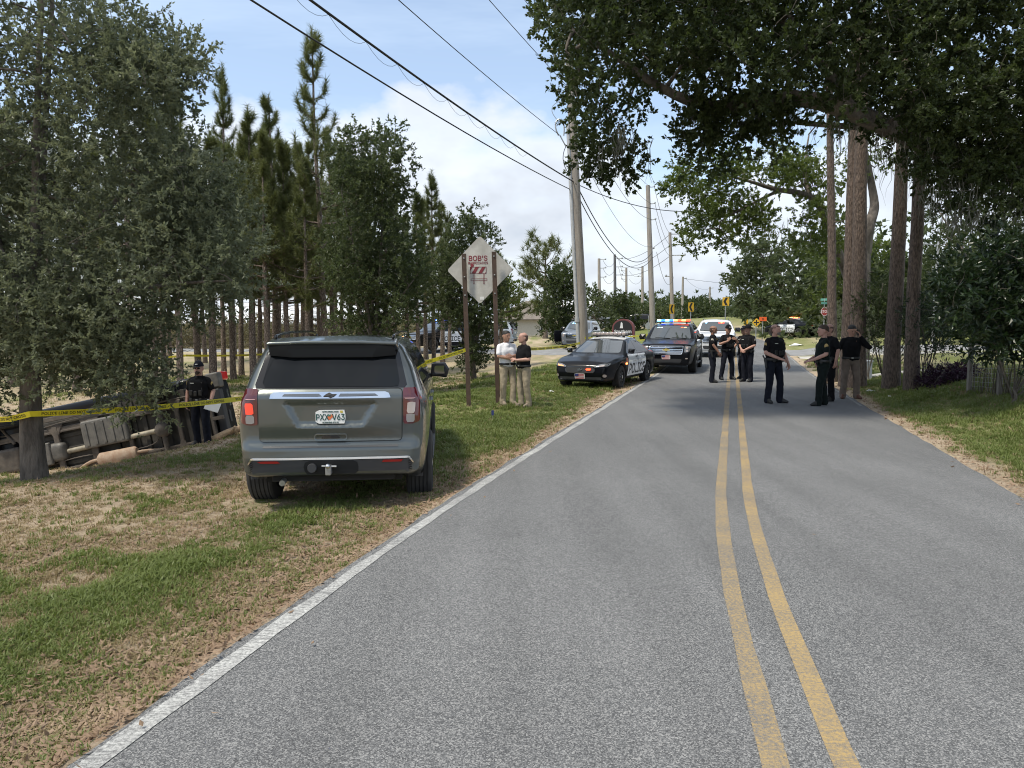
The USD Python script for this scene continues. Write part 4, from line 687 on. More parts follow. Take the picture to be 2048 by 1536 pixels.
    if front:
        o('windscreen', patch(sh, rounded([(-0.80, 1.30), (0.80, 1.30), (0.665, 1.795), (-0.665, 1.795)], 0.04), 'front', 0.005), glassf_m, smooth=35)
        o('wiper', cat(*[patch(sh, strip2([(a, 1.31), (b, 1.345)], 0.014), 'front', 0.016) for a, b in ((-0.62, -0.05), (0.0, 0.6))]), seam_m)
        gr = rounded([(-0.58, 0.73), (0.58, 0.73), (0.64, 1.045), (-0.64, 1.045)], 0.03); o('grille', patch(sh, gr, 'front', 0.004), gloss_m)
        o('grille_frame', patch(sh, gr.difference(gr.buffer(-0.022)), 'front', 0.024), chrome_m, smooth=40)
        for k in range(4): o('grille_bar', patch(sh, strip2([(-0.60, 0.785 + k * 0.066), (0.60, 0.785 + k * 0.066)], 0.026), 'front', 0.02), chrome_m)
        bw = Polygon([(-0.15, 0.87), (-0.05, 0.87), (-0.05, 0.845), (0.05, 0.845), (0.05, 0.87), (0.15, 0.87), (0.13, 0.925), (0.05, 0.925), (0.05, 0.95), (-0.05, 0.95), (-0.05, 0.925), (-0.13, 0.925)]); o('emblem', patch(sh, bw, 'front', 0.045), gold_m)
        for s in (-1, 1):
            hl = o('headlight', patch(sh, rounded([(s * 0.655, 0.80), (s * 0.84, 0.82), (s * 0.90, 1.03), (s * 0.675, 1.055)], 0.02), 'front', 0.012, step=0.04), headl_m, smooth=40)
            for zz in (0.865, 0.975): obj(hl, 'lamp', patch(sh, Point(s * 0.76, zz).buffer(0.045), 'front', 0.018, step=0.03), clear_m)
            o('fog_lamp', patch(sh, rounded([(s * 0.70, 0.55), (s * 0.80, 0.56), (s * 0.80, 0.60), (s * 0.70, 0.60)], 0.01), 'front', 0.012, step=0.04), clear_m)
        o('front_bumper_intake', patch(sh, rounded([(-0.52, 0.40), (0.52, 0.40), (0.58, 0.56), (-0.58, 0.56)], 0.03), 'front', 0.006), plast_m)
    return t, sh
mat_mirror = mat('mirror_glass', (0.13, 0.14, 0.155), 0.03, metal=1.0); pink_m = mat('pale_lamp_strip', (0.55, 0.33, 0.33), 0.2); greyl_m = mat('grey_lamp_base', (0.20, 0.19, 0.19), 0.15, coat=1.0); darkch_m = mat('dark_chrome', (0.16, 0.165, 0.17), 0.2, metal=0.9)
orange_m = mat('plate_orange', (0.55, 0.14, 0.05), 0.5); leafgreen_m = mat('plate_green', (0.05, 0.16, 0.10), 0.5); sticker_m = mat('plate_sticker', (0.45, 0.36, 0.06), 0.5); steel_m = mat('worn_steel', (0.45, 0.45, 0.45), 0.35, metal=0.9, var=0.2); gold_m = mat('gold_emblem', (0.55, 0.42, 0.12), 0.3, metal=0.8); headl_m = mat('smoked_headlight', (0.14, 0.145, 0.15), 0.08, coat=1.0)
def police_side(t, sh, big, y0, y1, z0, z1, sides=('right', 'left'), small='OCALA'):
    for sd in sides:
        d = obj(t, 'door_panel', patch(sh, rounded([(y0, z0), (y1, z0), (y1 - 0.06, z1), (y0, z1)], 0.02), sd, 0.003), white_m, smooth=35)
        obj(d, 'police_lettering', textpatch(sh, 'POLICE', big, ((y0 + y1) / 2, z0 + (z1 - z0) * 0.33), sd, 0.005, 1.15), blackp_m); obj(d, 'town_lettering', textpatch(sh, small, big * 0.42, ((y0 + y1) / 2, z0 + (z1 - z0) * 0.75), sd, 0.005, 1.7), silver_m)
def beacons(t, y, z, w=0.62, lit=True, left=None, right=None):
    b = obj(t, 'light_bar', rbox(2 * w, 0.28, 0.05, 0.02, (0, y, z + 0.035)), blackp_m, smooth=40)
    for k in range(8):
        x = -w + (k + 0.5) * w / 4; m = (right, left)[x < 0] if lit else clear_m; obj(b, 'beacon', rbox(w / 4.3, 0.30, 0.075, 0.02, (x, y, z + 0.095)), m[k % len(m)] if isinstance(m, list) else m, smooth=40)
    for s in (-1, 1): obj(b, 'bracket', bx(s * w * 0.8 - 0.03, s * w * 0.8 + 0.03, y - 0.05, y + 0.05, z - 0.08, z + 0.03), blackp_m)

# ---------------------------------------------------------------- police sedan
_sed = []
def sedan(name, label, loc, rz, M=None, front_lit=True, bar='dark', group=None):
    if not _sed:
        W = wtab([0.22, 0.4, 0.6, 0.8, 0.93, 1.02, 1.25, 1.42, 1.52], [0.88, 0.93, 0.96, 0.965, 0.945, 0.89, 0.76, 0.65, 0.58], 0.0, 2.57, 0.24, 0.16)
        pts = arch_loop([(-1.72, 1.135), (-2.35, 1.10), (-2.50, 1.06), (-2.545, 0.88), (-2.57, 0.62), (-2.52, 0.40), (-2.3, 0.28)], [(1.18, 1.02), (0.30, 1.44), (-0.05, 1.515), (-0.5, 1.535), (-0.95, 1.49)], [(2.35, 0.22), (2.52, 0.28), (2.57, 0.48), (2.545, 0.70), (2.40, 0.83), (1.9, 0.94)], 0.24, -1.36, 1.51, 0.385)
        pts = [(a, b - 0.05) if 0.2 < b < 0.85 and any(abs(math.hypot(a - c, b - 0.40) - 0.385) < 1e-3 for c in (-1.36, 1.51)) else (a, b) for a, b in pts]
        _sed.append(shell(rounded(pts, 0.02), W, 0.09, 0.05))
    sh = _sed[0]; t = thing(name, label, 'police car', loc, rz, group, M=M); o = lambda n, m, mt, **k: obj(t, n, m, mt, **k); black = carpaint('black_car_paint', (0.0035, 0.004, 0.006))
    o('body', sh, black, smooth=35); o('underbody', cat(bx(-0.7, 0.7, -2.3, 2.2, 0.24, 0.5), *[bx(-0.86, 0.86, y - 0.36, y + 0.36, 0.42, 0.68) for y in (-1.36, 1.51)]), under_m)
    for s in (-1, 1):
        for y in (-1.36, 1.51): wheel(t, s * 0.825, y, 0.345, 0.235, 'steel')
    o('roof_panel', patch(sh, rounded([(-0.60, 0.20), (0.60, 0.20), (0.56, -1.0), (-0.56, -1.0)], 0.05), 'top', 0.004), white_m, smooth=35)
    for sd, s in (('right', 1), ('left', -1)):
        o('window_surround', patch(sh, rounded([(-1.55, 1.03), (0.98, 1.0), (0.22, 1.395), (-0.3, 1.445), (-0.85, 1.42)], 0.03), sd, 0.003), gloss_m, smooth=35)
        for q in ([(-0.12, 1.055), (0.80, 1.04), (0.20, 1.365), (-0.12, 1.40)], [(-1.02, 1.07), (-0.20, 1.057), (-0.20, 1.405), (-0.75, 1.385)]): o('side_window', patch(sh, rounded(q, 0.02), sd, 0.007), glass_m, smooth=35)
        for q in ([(-0.15, 0.34), (-0.15, 1.0)], [(0.98, 0.36), (0.98, 0.98)], [(-1.02, 0.72), (-1.10, 1.0)]): o('door_seam', patch(sh, strip2(q, 0.012), sd, 0.0048), seam_m)
        for y in (-0.95, 0.05): o('door_handle', patch(sh, R4(y - 0.1, y + 0.1, 0.90, 0.935, 0.012), sd, 0.03), blackp_m)
        mi = o('mirror', Manifold.batch_hull([Manifold.sphere(0.028, 10).translate(p) for p in [(s * 0.93, 0.80, 1.05), (s * 1.06, 0.78, 1.04), (s * 1.08, 0.77, 1.13), (s * 0.94, 0.80, 1.14), (s * 1.0, 0.86, 1.09)]]), gloss_m, smooth=40)
        obj(mi, 'mirror_glass', xf(extr(R4(-0.06, 0.06, -0.045, 0.045, 0.02), 0.004), loc=(s * 1.005, 0.752, 1.09), rx=PI / 2), mat_mirror)
        hl = o('headlight', patch(sh, rounded([(s * 0.42, 0.655), (s * 0.80, 0.70), (s * 0.86, 0.78), (s * 0.62, 0.765), (s * 0.43, 0.70)], 0.012), 'front', 0.012, step=0.035), headl_m, smooth=40)
        obj(hl, 'lamp', patch(sh, rounded([(s * 0.50, 0.675), (s * 0.70, 0.70), (s * 0.74, 0.745), (s * 0.52, 0.705)], 0.006), 'front', 0.018, step=0.035), amb_m if s > 0 else clear_m)
        o('fog_lamp', patch(sh, Point(s * 0.72, 0.42).buffer(0.045), 'front', 0.012, step=0.03), clear_m)
        tl = o('tail_lamp', patch(sh, rounded([(s * 0.50, 0.86), (s * 0.79, 0.86), (s * 0.80, 0.99), (s * 0.52, 0.985)], 0.02), 'rear', 0.012, step=0.035), redr_m, smooth=40)
    police_side(t, sh, 0.30, -1.0, 0.96, 0.34, 0.985)
    o('windscreen', patch(sh, rounded([(-0.74, 1.04), (0.74, 1.04), (0.565, 1.44), (-0.565, 1.44)], 0.04), 'front', 0.005), glassf_m, smooth=35)
    o('rear_window', patch(sh, rounded([(-0.66, 1.145), (0.66, 1.145), (0.55, 1.44), (-0.55, 1.44)], 0.04), 'rear', 0.005), glassf_m, smooth=35)
    gr = rounded([(-0.42, 0.50), (0.42, 0.50), (0.47, 0.60), (0.39, 0.68), (-0.39, 0.68), (-0.47, 0.60)], 0.02); g_ = o('grille', patch(sh, gr, 'front', 0.006), plast_m); obj(g_, 'grille_frame', patch(sh, gr.difference(gr.buffer(-0.014)), 'front', 0.012), darkch_m)
    o('emblem', patch(sh, affinity.scale(Point(0, 0.595).buffer(0.045), 1.7, 0.75), 'front', 0.022, step=0.03), chrome_m)
    if front_lit: o('grille_beacon', patch(sh, R4(-0.33, -0.19, 0.575, 0.63, 0.012), 'front', 0.03), red_m); o('fender_beacon', patch(sh, R4(1.10, 1.22, 0.70, 0.75, 0.01), 'left', 0.02), oran_m); o('fender_badge', patch(sh, Point(1.06, 0.80).buffer(0.10), 'left', 0.004), badge_m)
    else: o('grille_beacon', patch(sh, R4(-0.33, -0.19, 0.575, 0.63, 0.012), 'front', 0.03), redl_m)
    lowb = rounded([(-0.60, 0.27), (0.60, 0.27), (0.66, 0.38), (-0.66, 0.38)], 0.02); o('lower_intake', patch(sh, lowb, 'front', 0.006), plast_m)
    flagplate(t, sh, (0.0, 0.40)); o('license_plate', patch(sh, R4(-0.15, 0.15, 0.62, 0.75, 0.01), 'rear', 0.012), mat_plate)
    td = o('trunk_band', patch(sh, rounded([(-0.46, 0.87), (0.46, 0.87), (0.46, 1.0), (-0.46, 1.0)], 0.01), 'rear', 0.006), white_m); obj(td, 'police_lettering', textpatch(sh, 'POLICE', 0.075, (0, 0.93), 'rear', 0.008, 1.5), blackp_m)
    if bar == 'dark': beacons(t, -0.22, 1.515, 0.55, lit=False)
    else: beacons(t, -0.22, 1.515, 0.55, left=[oran_m, red_m], right=[oran_m, clear_m])
    return t
badge_m = mat('orange_badge', (0.45, 0.16, 0.10), 0.5)
# ---------------------------------------------------------------- the vehicles where they stand
def parkz(x, y, dz=0.0): return hz(x, y) + dz
def road_heading(): return math.atan2(-UR[0], UR[1])           # turns +y to the road's direction
suv_green = carpaint('grey_green_metallic_paint', (0.088, 0.097, 0.093), metal=0.74, rough=0.30)
a = math.radians(5.6); rear = np.array([-1.90, 7.36]); c = rear + 2.67 * np.array([-math.sin(a), math.cos(a)])
zc = np.mean([hz(c[0] + dx, c[1] + dy) for dx in (-0.9, 0.9) for dy in (-1.5, 1.5)]) - 0.05
suv('parked_suv', 'grey green SUV parked on the verge, seen from behind', (c[0], c[1], zc), a, suv_green, rear_detail=True)
ph = PI + road_heading()
black = carpaint('black_car_paint', (0.0035, 0.004, 0.006)); whitep = carpaint('white_car_paint', (0.70, 0.71, 0.73)); silverp = carpaint('silver_car_paint', (0.42, 0.45, 0.48), metal=0.5); greyp = carpaint('grey_car_paint', (0.17, 0.19, 0.22), metal=0.4)
fr = lambda px, Y, half: np.array([(px - 1024) / FPX * Y, Y]) + half * UR       # centre of a car whose front stands here, facing us along the road
hd = ph - 0.155; c = np.array([(1160 - 1024) / FPX * 20.5, 20.5]) - 2.55 * np.array([-math.sin(hd), math.cos(hd)]); sedan('police_sedan', 'black and white police sedan parked with its front wheels on the grass', (c[0], c[1], parkz(*c) + 0.02), hd)
c = fr(1335, 26.6, 2.65); z = float(zroad(st(*c)[0])) - 0.02
t, sh = suv('police_suv', 'black and white police SUV with its blue and red light bar lit', (c[0], c[1], z), ph - 0.02, black, police=True, wheels='steel')
police_side(t, sh, 0.30, -1.0, 1.0, 0.56, 1.27); obj(t, 'roof_panel', patch(sh, rounded([(-0.66, 0.30), (0.66, 0.30), (0.66, -2.1), (-0.66, -2.1)], 0.06), 'top', 0.004), white_m, smooth=35)
beacons(t, 0.05, 1.925, 0.66, left=[red_m, oran_m], right=[blue_m, blue2_m]); flagplate(t, sh, (0.0, 0.62))
for x0, m in ((0.52, blue2_m), (0.40, blue2_m), (-0.40, red_m), (-0.52, oran_m)): obj(t, 'windscreen_beacon', patch(sh, R4(x0 - 0.05, x0 + 0.05, 1.715, 1.75, 0.01), 'front', 0.012), m)
c = fr(1428, 36.0, 2.65); z = float(zroad(st(*c)[0]))
t, sh = suv('police_suv', 'plain white SUV standing in the road behind the black and white one', (c[0], c[1], z), ph, whitep, wheels='steel')
for x0, m in ((0.48, blue2_m), (-0.40, red_m), (-0.30, oran_m), (-0.20, red_m)): obj(t, 'windscreen_beacon', patch(sh, R4(x0 - 0.05, x0 + 0.05, 1.715, 1.75, 0.01), 'front', 0.012), m)
# beyond the junction and on the side street
p = on(1584, 62.0); sedan('police_sedan', 'far police sedan seen from behind, pulled up the grass slope', (p[0], p[1], p[2] + 0.05), math.radians(28), bar='lit', front_lit=False)
sh_ = math.atan2(-(-NR[0]), -NR[1])    # facing left along the side street
p = on(958, 50.5); far_silver, _ = suv('silver_suv', 'silver SUV side on behind the diamond sign', (p[0], p[1], p[2] + 0.07), sh_ + 0.12, silverp)
p = on(882, 48.5); t, sh = suv('police_suv', 'black and white police SUV far off under the trees, blue beacons lit', (p[0], p[1], p[2] + 0.07), PI - 0.75, black, police=True, wheels='steel')
police_side(t, sh, 0.30, -1.0, 1.0, 0.56, 1.27); beacons(t, 0.05, 1.925, 0.66, left=[blue_m, blue_m, clear_m], right=[blue_m, blue2_m]); obj(t, 'roof_panel', patch(sh, rounded([(-0.66, 0.30), (0.66, 0.30), (0.66, -2.1), (-0.66, -2.1)], 0.06), 'top', 0.004), white_m, smooth=35)
for s in (-1, 1): obj(t, 'grille_beacon', patch(sh, R4(s * 0.78 - 0.1, s * 0.78 + 0.1, 0.84, 0.95, 0.01), 'front', 0.03), oran_m)
p = on(1163, 50.0); t, sh = suv('police_suv', 'grey SUV half hidden by the big utility pole, blue visor lights lit', (p[0], p[1], p[2] + 0.07), PI - 0.28, greyp, wheels='steel')
for x0 in (0.28, 0.46): obj(t, 'windscreen_beacon', patch(sh, R4(x0 - 0.06, x0 + 0.06, 1.70, 1.75, 0.01), 'front', 0.012), blue2_m)
dr = xf(rbox(0.08, 1.0, 0.85, 0.03, (0.5, 0, 0)), rz=0.0); obj(t, 'open_door', mapv(xf(rbox(0.07, 0.95, 0.78, 0.03)), lambda v: v @ np.array([[math.cos(-1.0), math.sin(-1.0), 0], [-math.sin(-1.0), math.cos(-1.0), 0], [0, 0, 1]]) + [1.36, 0.72, 0.82]), black, smooth=40)
p = on(1268, 105); far_car, _ = suv('parked_car', 'dark car parked far off right of the red monument sign', (p[0], p[1], p[2] + 0.05), 1.2, black)
for px, Y, rz, lb in ((1206, 118, 1.9, 'pale car parked far off left of the red monument sign'), (1218, 128, 1.5, 'pale car furthest off, beyond the other one by the monument sign')):
    p = on(px, Y); dup(far_silver, lb, (p[0], p[1], p[2] + 0.05), rz)

# ---------------------------------------------------------------- the overturned pickup
rust_m = mat('rusty_exhaust', (0.25, 0.155, 0.098), 0.8, col2=(0.36, 0.28, 0.21), vscale=8, bump=0.3); frame_m = mat('dirty_frame_steel', (0.062, 0.052, 0.044), 0.8, col2=(0.12, 0.10, 0.082), vscale=6, bump=0.3); floor_m = mat('dusty_floor_pan', (0.032, 0.030, 0.027), 0.85, col2=(0.062, 0.056, 0.048), vscale=4); pale_m = mat('dull_grey_shield', (0.085, 0.082, 0.076), 0.6, metal=0.3, col2=(0.16, 0.15, 0.135), vscale=5, bump=0.3); shaft_m = mat('bare_drive_shaft', (0.30, 0.27, 0.21), 0.6, metal=0.4, var=0.3); redbright_m = mat('bright_red_lamp', (0.50, 0.015, 0.018), 0.15, coat=1.0)
ax = np.array([-0.975, 0.055, -0.205]); ax /= np.linalg.norm(ax); nn_ = np.array([-0.055, -1.0, 0.03]); nn_ -= ax * (nn_ @ ax); nn_ /= np.linalg.norm(nn_); zl = -nn_; xl = np.cross(ax, zl)
M = np.eye(4); M[:3, 0], M[:3, 1], M[:3, 2] = xl, ax, zl
rear_pt = np.array([-6.45, 15.75, -0.24]); M[:3, 3] = rear_pt - M[:3, :3] @ np.array([0, -2.93, 0.75])
t = thing('overturned_pickup', 'black pickup lying on its side in the ditch, its underside towards us', 'pickup truck', M=M); o = lambda n, m, mt, **k: obj(t, n, m, mt, **k)
Wp = wtab([0.4, 0.7, 1.0, 1.15, 1.3, 1.6, 1.85, 1.95], [0.95, 1.0, 1.015, 1.0, 0.95, 0.86, 0.76, 0.7], 0, 2.93, 0.14, 0.03)
bp = arch_loop([(-2.93, 1.33), (-2.93, 0.62)], [(1.75, 1.28), (1.05, 1.82), (0.7, 1.93), (-0.55, 1.93), (-0.72, 1.86), (-0.78, 1.36)], [(2.75, 0.55), (2.93, 0.65), (2.93, 1.05), (2.75, 1.16)], 0.55, -1.72, 1.95, 0.50)
psh = shell(rounded(bp, 0.018), Wp, 0.06, 0.02, 0.07); o('body', psh, black, smooth=35)
o('floor_pan', cat(bx(-0.80, 0.80, -0.6, 1.2, 0.515, 0.545), bx(-0.78, 0.78, -2.85, -0.72, 0.53, 0.545)), floor_m)
for k in range(9): o('bed_rib', rbox(1.56, 0.10, 0.05, 0.012, (0, -2.75 + k * 0.245, 0.515)), floor_m, smooth=40)
for k in range(5): o('floor_rib', rbox(0.09, 1.6, 0.04, 0.012, (-0.62 + k * 0.31, 0.3, 0.505)), floor_m, smooth=40)
for s in (-1, 1): o('frame_rail', cat(rbox(0.09, 5.3, 0.15, 0.02, (s * 0.47, -0.15, 0.47)), rbox(0.05, 5.3, 0.03, 0.01, (s * 0.42, -0.15, 0.40))), frame_m, smooth=40)
for y, w in ((-2.7, 0.10), (-2.1, 0.09), (-0.95, 0.09), (-0.1, 0.16), (0.72, 0.13), (1.5, 0.2)): o('cross_member', cat(rbox(1.1, w, 0.07, 0.02, (0, y, 0.40)), *[Manifold.batch_hull([Manifold.sphere(0.02, 8).translate(p) for p in ((s * 0.56, y - w * 1.3, 0.40), (s * 0.56, y + w * 1.3, 0.40), (s * 0.34, y - w * 0.4, 0.39), (s * 0.34, y + w * 0.4, 0.39), (s * 0.5, y, 0.46))]) for s in (-1, 1)]), frame_m, smooth=40)
o('drive_shaft', tube([(0.05, 0.55, 0.44), (0.03, -0.5, 0.41), (0.0, -1.55, 0.38)], 0.055, 12), shaft_m, smooth=True)
o('muffler', xf(lathe([(0, -0.45), (0.10, -0.45), (0.135, -0.40), (0.14, 0.40), (0.10, 0.45), (0, 0.45)], 20, 'y'), loc=(0.38, -0.62, 0.33), s=(1.1, 1, 0.8)), rust_m, smooth=30)
o('exhaust_pipe', tube(chain([(0.30, 1.65, 0.40), (0.42, 1.25, 0.36), (0.70, 1.05, 0.33), (0.72, 0.75, 0.34), (0.48, 0.30, 0.34), (0.38, -0.2, 0.34)], 6), 0.036, 10), rust_m, smooth=True)
o('catalyst', xf(lathe([(0, -0.22), (0.05, -0.22), (0.09, -0.14), (0.09, 0.14), (0.05, 0.22), (0, 0.22)], 16, 'y'), loc=(0.56, 0.58, 0.33), rz=0.3), rust_m, smooth=30)
o('tail_pipe', tube(chain([(0.38, -1.05, 0.34), (0.40, -1.35, 0.46), (0.46, -1.75, 0.62), (0.50, -2.1, 0.48), (0.62, -2.3, 0.38), (0.80, -2.55, 0.36), (0.86, -2.85, 0.36)], 6), 0.034, 10), rust_m, smooth=True)
o('crossover_pipe', tube(chain([(0.30, 1.65, 0.38), (0.0, 1.55, 0.31), (-0.22, 1.42, 0.31), (-0.30, 1.20, 0.36)], 6), 0.034, 10), rust_m, smooth=True)
o('fuel_tank', cat(rbox(0.62, 1.05, 0.24, 0.05, (-0.22, -0.45, 0.40)), *[rbox(0.5, 0.07, 0.03, 0.01, (-0.22, -0.85 + k * 0.2, 0.275)) for k in range(5)]), pale_m, smooth=40)
o('transmission', cat(rbox(0.42, 0.85, 0.34, 0.10, (0.02, 1.0, 0.46)), rbox(0.50, 0.35, 0.10, 0.03, (0.02, 1.02, 0.30))), pale_m, smooth=40)
o('oil_pan', rbox(0.55, 0.7, 0.30, 0.08, (0.0, 1.95, 0.42)), frame_m, smooth=40)
o('rear_axle', cat(tube([(-0.85, -1.72, 0.38), (0.85, -1.72, 0.38)], 0.055, 10), xf(trimesh.creation.icosphere(2, 0.17), loc=(0, -1.72, 0.38))), frame_m, smooth=True)
for s in (-1, 1):
    o('leaf_spring', cat(*[tube(bez((s * 0.60, -2.35 + 0.1 * k, 0.47), (s * 0.60, -1.72, 0.24 + 0.025 * k), (s * 0.60, -1.05 - 0.1 * k, 0.47), 8), 0.02, 6) for k in range(3)]), frame_m, smooth=True)
    o('control_arm', cat(tube([(s * 0.35, 2.15, 0.38), (s * 0.80, 1.95, 0.36), (s * 0.35, 1.70, 0.38)], 0.035, 8)), frame_m, smooth=True)
    o('shock_absorber', tube([(s * 0.5, -1.5, 0.40), (s * 0.62, -1.9, 0.75)], 0.03, 8), pale_m, smooth=True)
    for y in (-1.72, 1.95): wheel(t, s * 0.86, y, 0.39, 0.27, 'alloy', z=0.39)
    o('tail_lamp', rbox(0.20, 0.14, 0.42, 0.035, (s * 0.925, -2.915, 1.10)) if s < 0 else patch(psh, rounded([(s * 0.80, 0.92), (s * 0.985, 0.92), (s * 0.985, 1.28), (s * 0.80, 1.28)], 0.02), 'rear', 0.02, step=0.04), redbright_m, smooth=40); o('side_lamp', patch(psh, rounded([(-2.91, 0.92), (-2.66, 0.94), (-2.70, 1.28), (-2.91, 1.28)], 0.02), 'left' if s < 0 else 'right', 0.012, step=0.04), redbright_m, smooth=40)
rb_ = o('rear_bumper', rbox(1.60, 0.18, 0.20, 0.03, (0.16, -3.0, 0.60)), plast_m, smooth=40); obj(rb_, 'bumper_corner', rbox(0.34, 0.30, 0.24, 0.04, (-0.83, -2.98, 0.62)), pale_m, smooth=40)
o('tailgate', patch(psh, rounded([(-0.78, 0.66), (0.78, 0.66), (0.78, 1.30), (-0.78, 1.30)], 0.02), 'rear', 0.02), black, smooth=40); o('tailgate_badge', patch(psh, R4(-0.62, -0.22, 1.16, 1.21, 0.008), 'rear', 0.026), chrome_m); o('tailgate_handle', patch(psh, R4(-0.14, 0.14, 1.02, 1.10, 0.02), 'rear', 0.03), plast_m)
o('hitch_receiver', cat(rbox(0.9, 0.07, 0.07, 0.01, (0, -2.85, 0.42)), rbox(0.08, 0.25, 0.08, 0.01, (0, -2.98, 0.42))), frame_m)
for k_, (x0, x1) in enumerate(((-0.62, -0.55), (0.22, 0.30), (0.58, 0.66))): o('brake_line', tube(chain([(x0, 2.3, 0.42), (x1, 1.2, 0.38 + 0.03 * k_), (x0, 0.2, 0.36), (x1, -0.9, 0.41), (x0 * 0.7, -1.6, 0.36)], 5), 0.012, 5), frame_m)
o('skid_plate', cat(rbox(0.8, 0.5, 0.03, 0.01, (0, 2.35, 0.34)), rbox(0.10, 1.3, 0.04, 0.01, (-0.72, 0.3, 0.36))), frame_m)
o('side_window', patch(psh, rounded([(-0.55, 1.33), (1.25, 1.30), (0.85, 1.76), (-0.5, 1.78)], 0.03), 'left', 0.005), glass_m, smooth=35)
single('broken_branch', cat(tube(chain([(-6.35, 14.9, hz(-6.35, 14.9) + 0.05), (-5.9, 15.1, hz(-5.9, 15.1) + 0.13), (-5.55, 15.0, hz(-5.55, 15.0) + 0.10)], 4), 0.07, 8), tube([(-6.0, 15.05, hz(-6, 15) + 0.1), (-5.8, 14.75, hz(-5.8, 14.75) + 0.22)], 0.03, 6)), mat('pale_split_wood', (0.42, 0.30, 0.19), 0.9, var=0.4, vscale=12), 'pale split log on the grass by the tail of the pickup', 'log', smooth=True)
# ---------------------------------------------------------------- signs, poles, wires, tape, fence, far buildings
bare_al = mat('weathered_sign_back', (0.36, 0.345, 0.315), 0.55, metal=0.25, col2=(0.52, 0.505, 0.465), vscale=2.2); dkred = mat('faded_red_print', (0.17, 0.022, 0.030), 0.6, var=0.2); post_br = mat('brown_sign_post', (0.045, 0.028, 0.020), 0.7, col2=(0.085, 0.05, 0.034), vscale=6, bump=0.2)
wood_pole = mat('grey_pole_timber', (0.20, 0.175, 0.150), 0.9, col2=(0.33, 0.30, 0.265), vscale=3.0, stretch=(6, 6, 0.35), bump=0.35, bscale=20); pale_pole = mat('pale_conduit', (0.42, 0.43, 0.44), 0.6, var=0.12); dkwire = mat('black_cable', (0.018, 0.018, 0.020), 0.6); galv = mat('galvanised_steel', (0.36, 0.37, 0.37), 0.45, metal=0.6, var=0.15)
yelsign = mat('yellow_sign_face', (0.62, 0.36, 0.02), 0.45, var=0.08); blk = mat('black_sign_print', (0.012, 0.012, 0.012), 0.5); orasign = mat('orange_sign_face', (0.80, 0.13, 0.03), 0.45); grnsign = mat('green_sign_face', (0.10, 0.28, 0.22), 0.6); redsign = mat('red_sign_face', (0.30, 0.035, 0.03), 0.5); whsign = mat('white_sign_print', (0.62, 0.62, 0.60), 0.5)
def flat(poly, h=0.004): return extr(poly, h)
def facing(m, loc, yaw=0.0):    # a flat outline drawn in x, z, seen from -y
    m = xf(m, rx=PI / 2); m = xf(m, rz=yaw); m.apply_translation(loc); return m
# -- the back of a big diamond sign
b0 = np.array([-1.03, 16.9, hz(-1.03, 16.9)]); b1 = np.array([-0.33, 16.75, hz(-0.33, 16.75)]); yaw = math.atan2(b1[1] - b0[1], b1[0] - b0[0])
top0 = PX(928, 508, 16.9); top1 = PX(988, 504, 16.75); cen = PX(960, 540, 16.95)
t = thing('diamond_sign', 'bare back of a diamond road sign with red printing, on two brown posts', 'road sign', b0); loc = lambda m: mapv(m, lambda v: v - b0)
dia = rounded([(0, 0.80), (0.80, 0), (0, -0.80), (-0.80, 0)], 0.06); F0 = lambda m, dy: loc(facing(m, cen + np.array([0, dy, 0]), yaw + 0.05))
pn = obj(t, 'sign_plate', F0(flat(dia, 0.006), 0), bare_al)
for a_, p_, q_ in ((0, b0, top0), (1, b1, top1)):
    ax_ = q_ - p_; pts = [p_ - ax_ * 0.06, q_]
    u_ = np.array([0.052, 0, 0]); w_ = np.array([0, 0.03, 0]); off = np.array([0, -0.055 + 0.0, 0])
    V = np.array([e + off + sx * u_ + sy * w_ for e in pts for sx, sy in ((-1, -1), (1, -1), (1, 1), (-1, 1))]); obj(t, 'post', loc(trimesh.convex.convex_hull(V)), post_br)
    for k in range(3): obj(t, 'bolt', loc(xf(trimesh.creation.icosphere(1, 0.018), loc=p_ + ax_ * (0.97 - 0.12 * k) + [0, -0.09, 0])), galv)
put = lambda tx, h, x, z, st=1.0: obj(pn, 'printed_word', F0(mapv(lettering(tx, h), lambda v: v * [st, 1, 1] + [x, z, 0.0]), -0.0072), dkred)
put("BOB'S", 0.115, -0.045, 0.275, 0.98); put('BARRICADES', 0.056, -0.045, 0.165, 0.98)
bd = sbox(-0.24, -0.085, 0.155, 0.075); st_ = [Polygon([(x, -0.085), (x + 0.085, -0.085), (x + 0.185, 0.075), (x + 0.10, 0.075)]).intersection(bd) for x in (-0.36, -0.205, -0.045, 0.115)]
obj(pn, 'printed_barricade', F0(cat(*[flat(q) for q in st_ if not q.is_empty], flat(bd.difference(bd.buffer(-0.008))), flat(Point(-0.19, 0.11).buffer(0.042)), *[flat(R4(x, x + 0.034, -0.33, -0.09, 0.006).difference(R4(x + 0.008, x + 0.026, -0.322, -0.09, 0.004))) for x in (-0.17, 0.08)], flat(sbox(-0.22, -0.25, 0.17, -0.20).difference(sbox(-0.212, -0.242, 0.162, -0.208)))), -0.0072), dkred)
obj(pn, 'sticker', F0(flat(sbox(0.0, -0.70, 0.095, -0.63)), -0.0072), whsign)
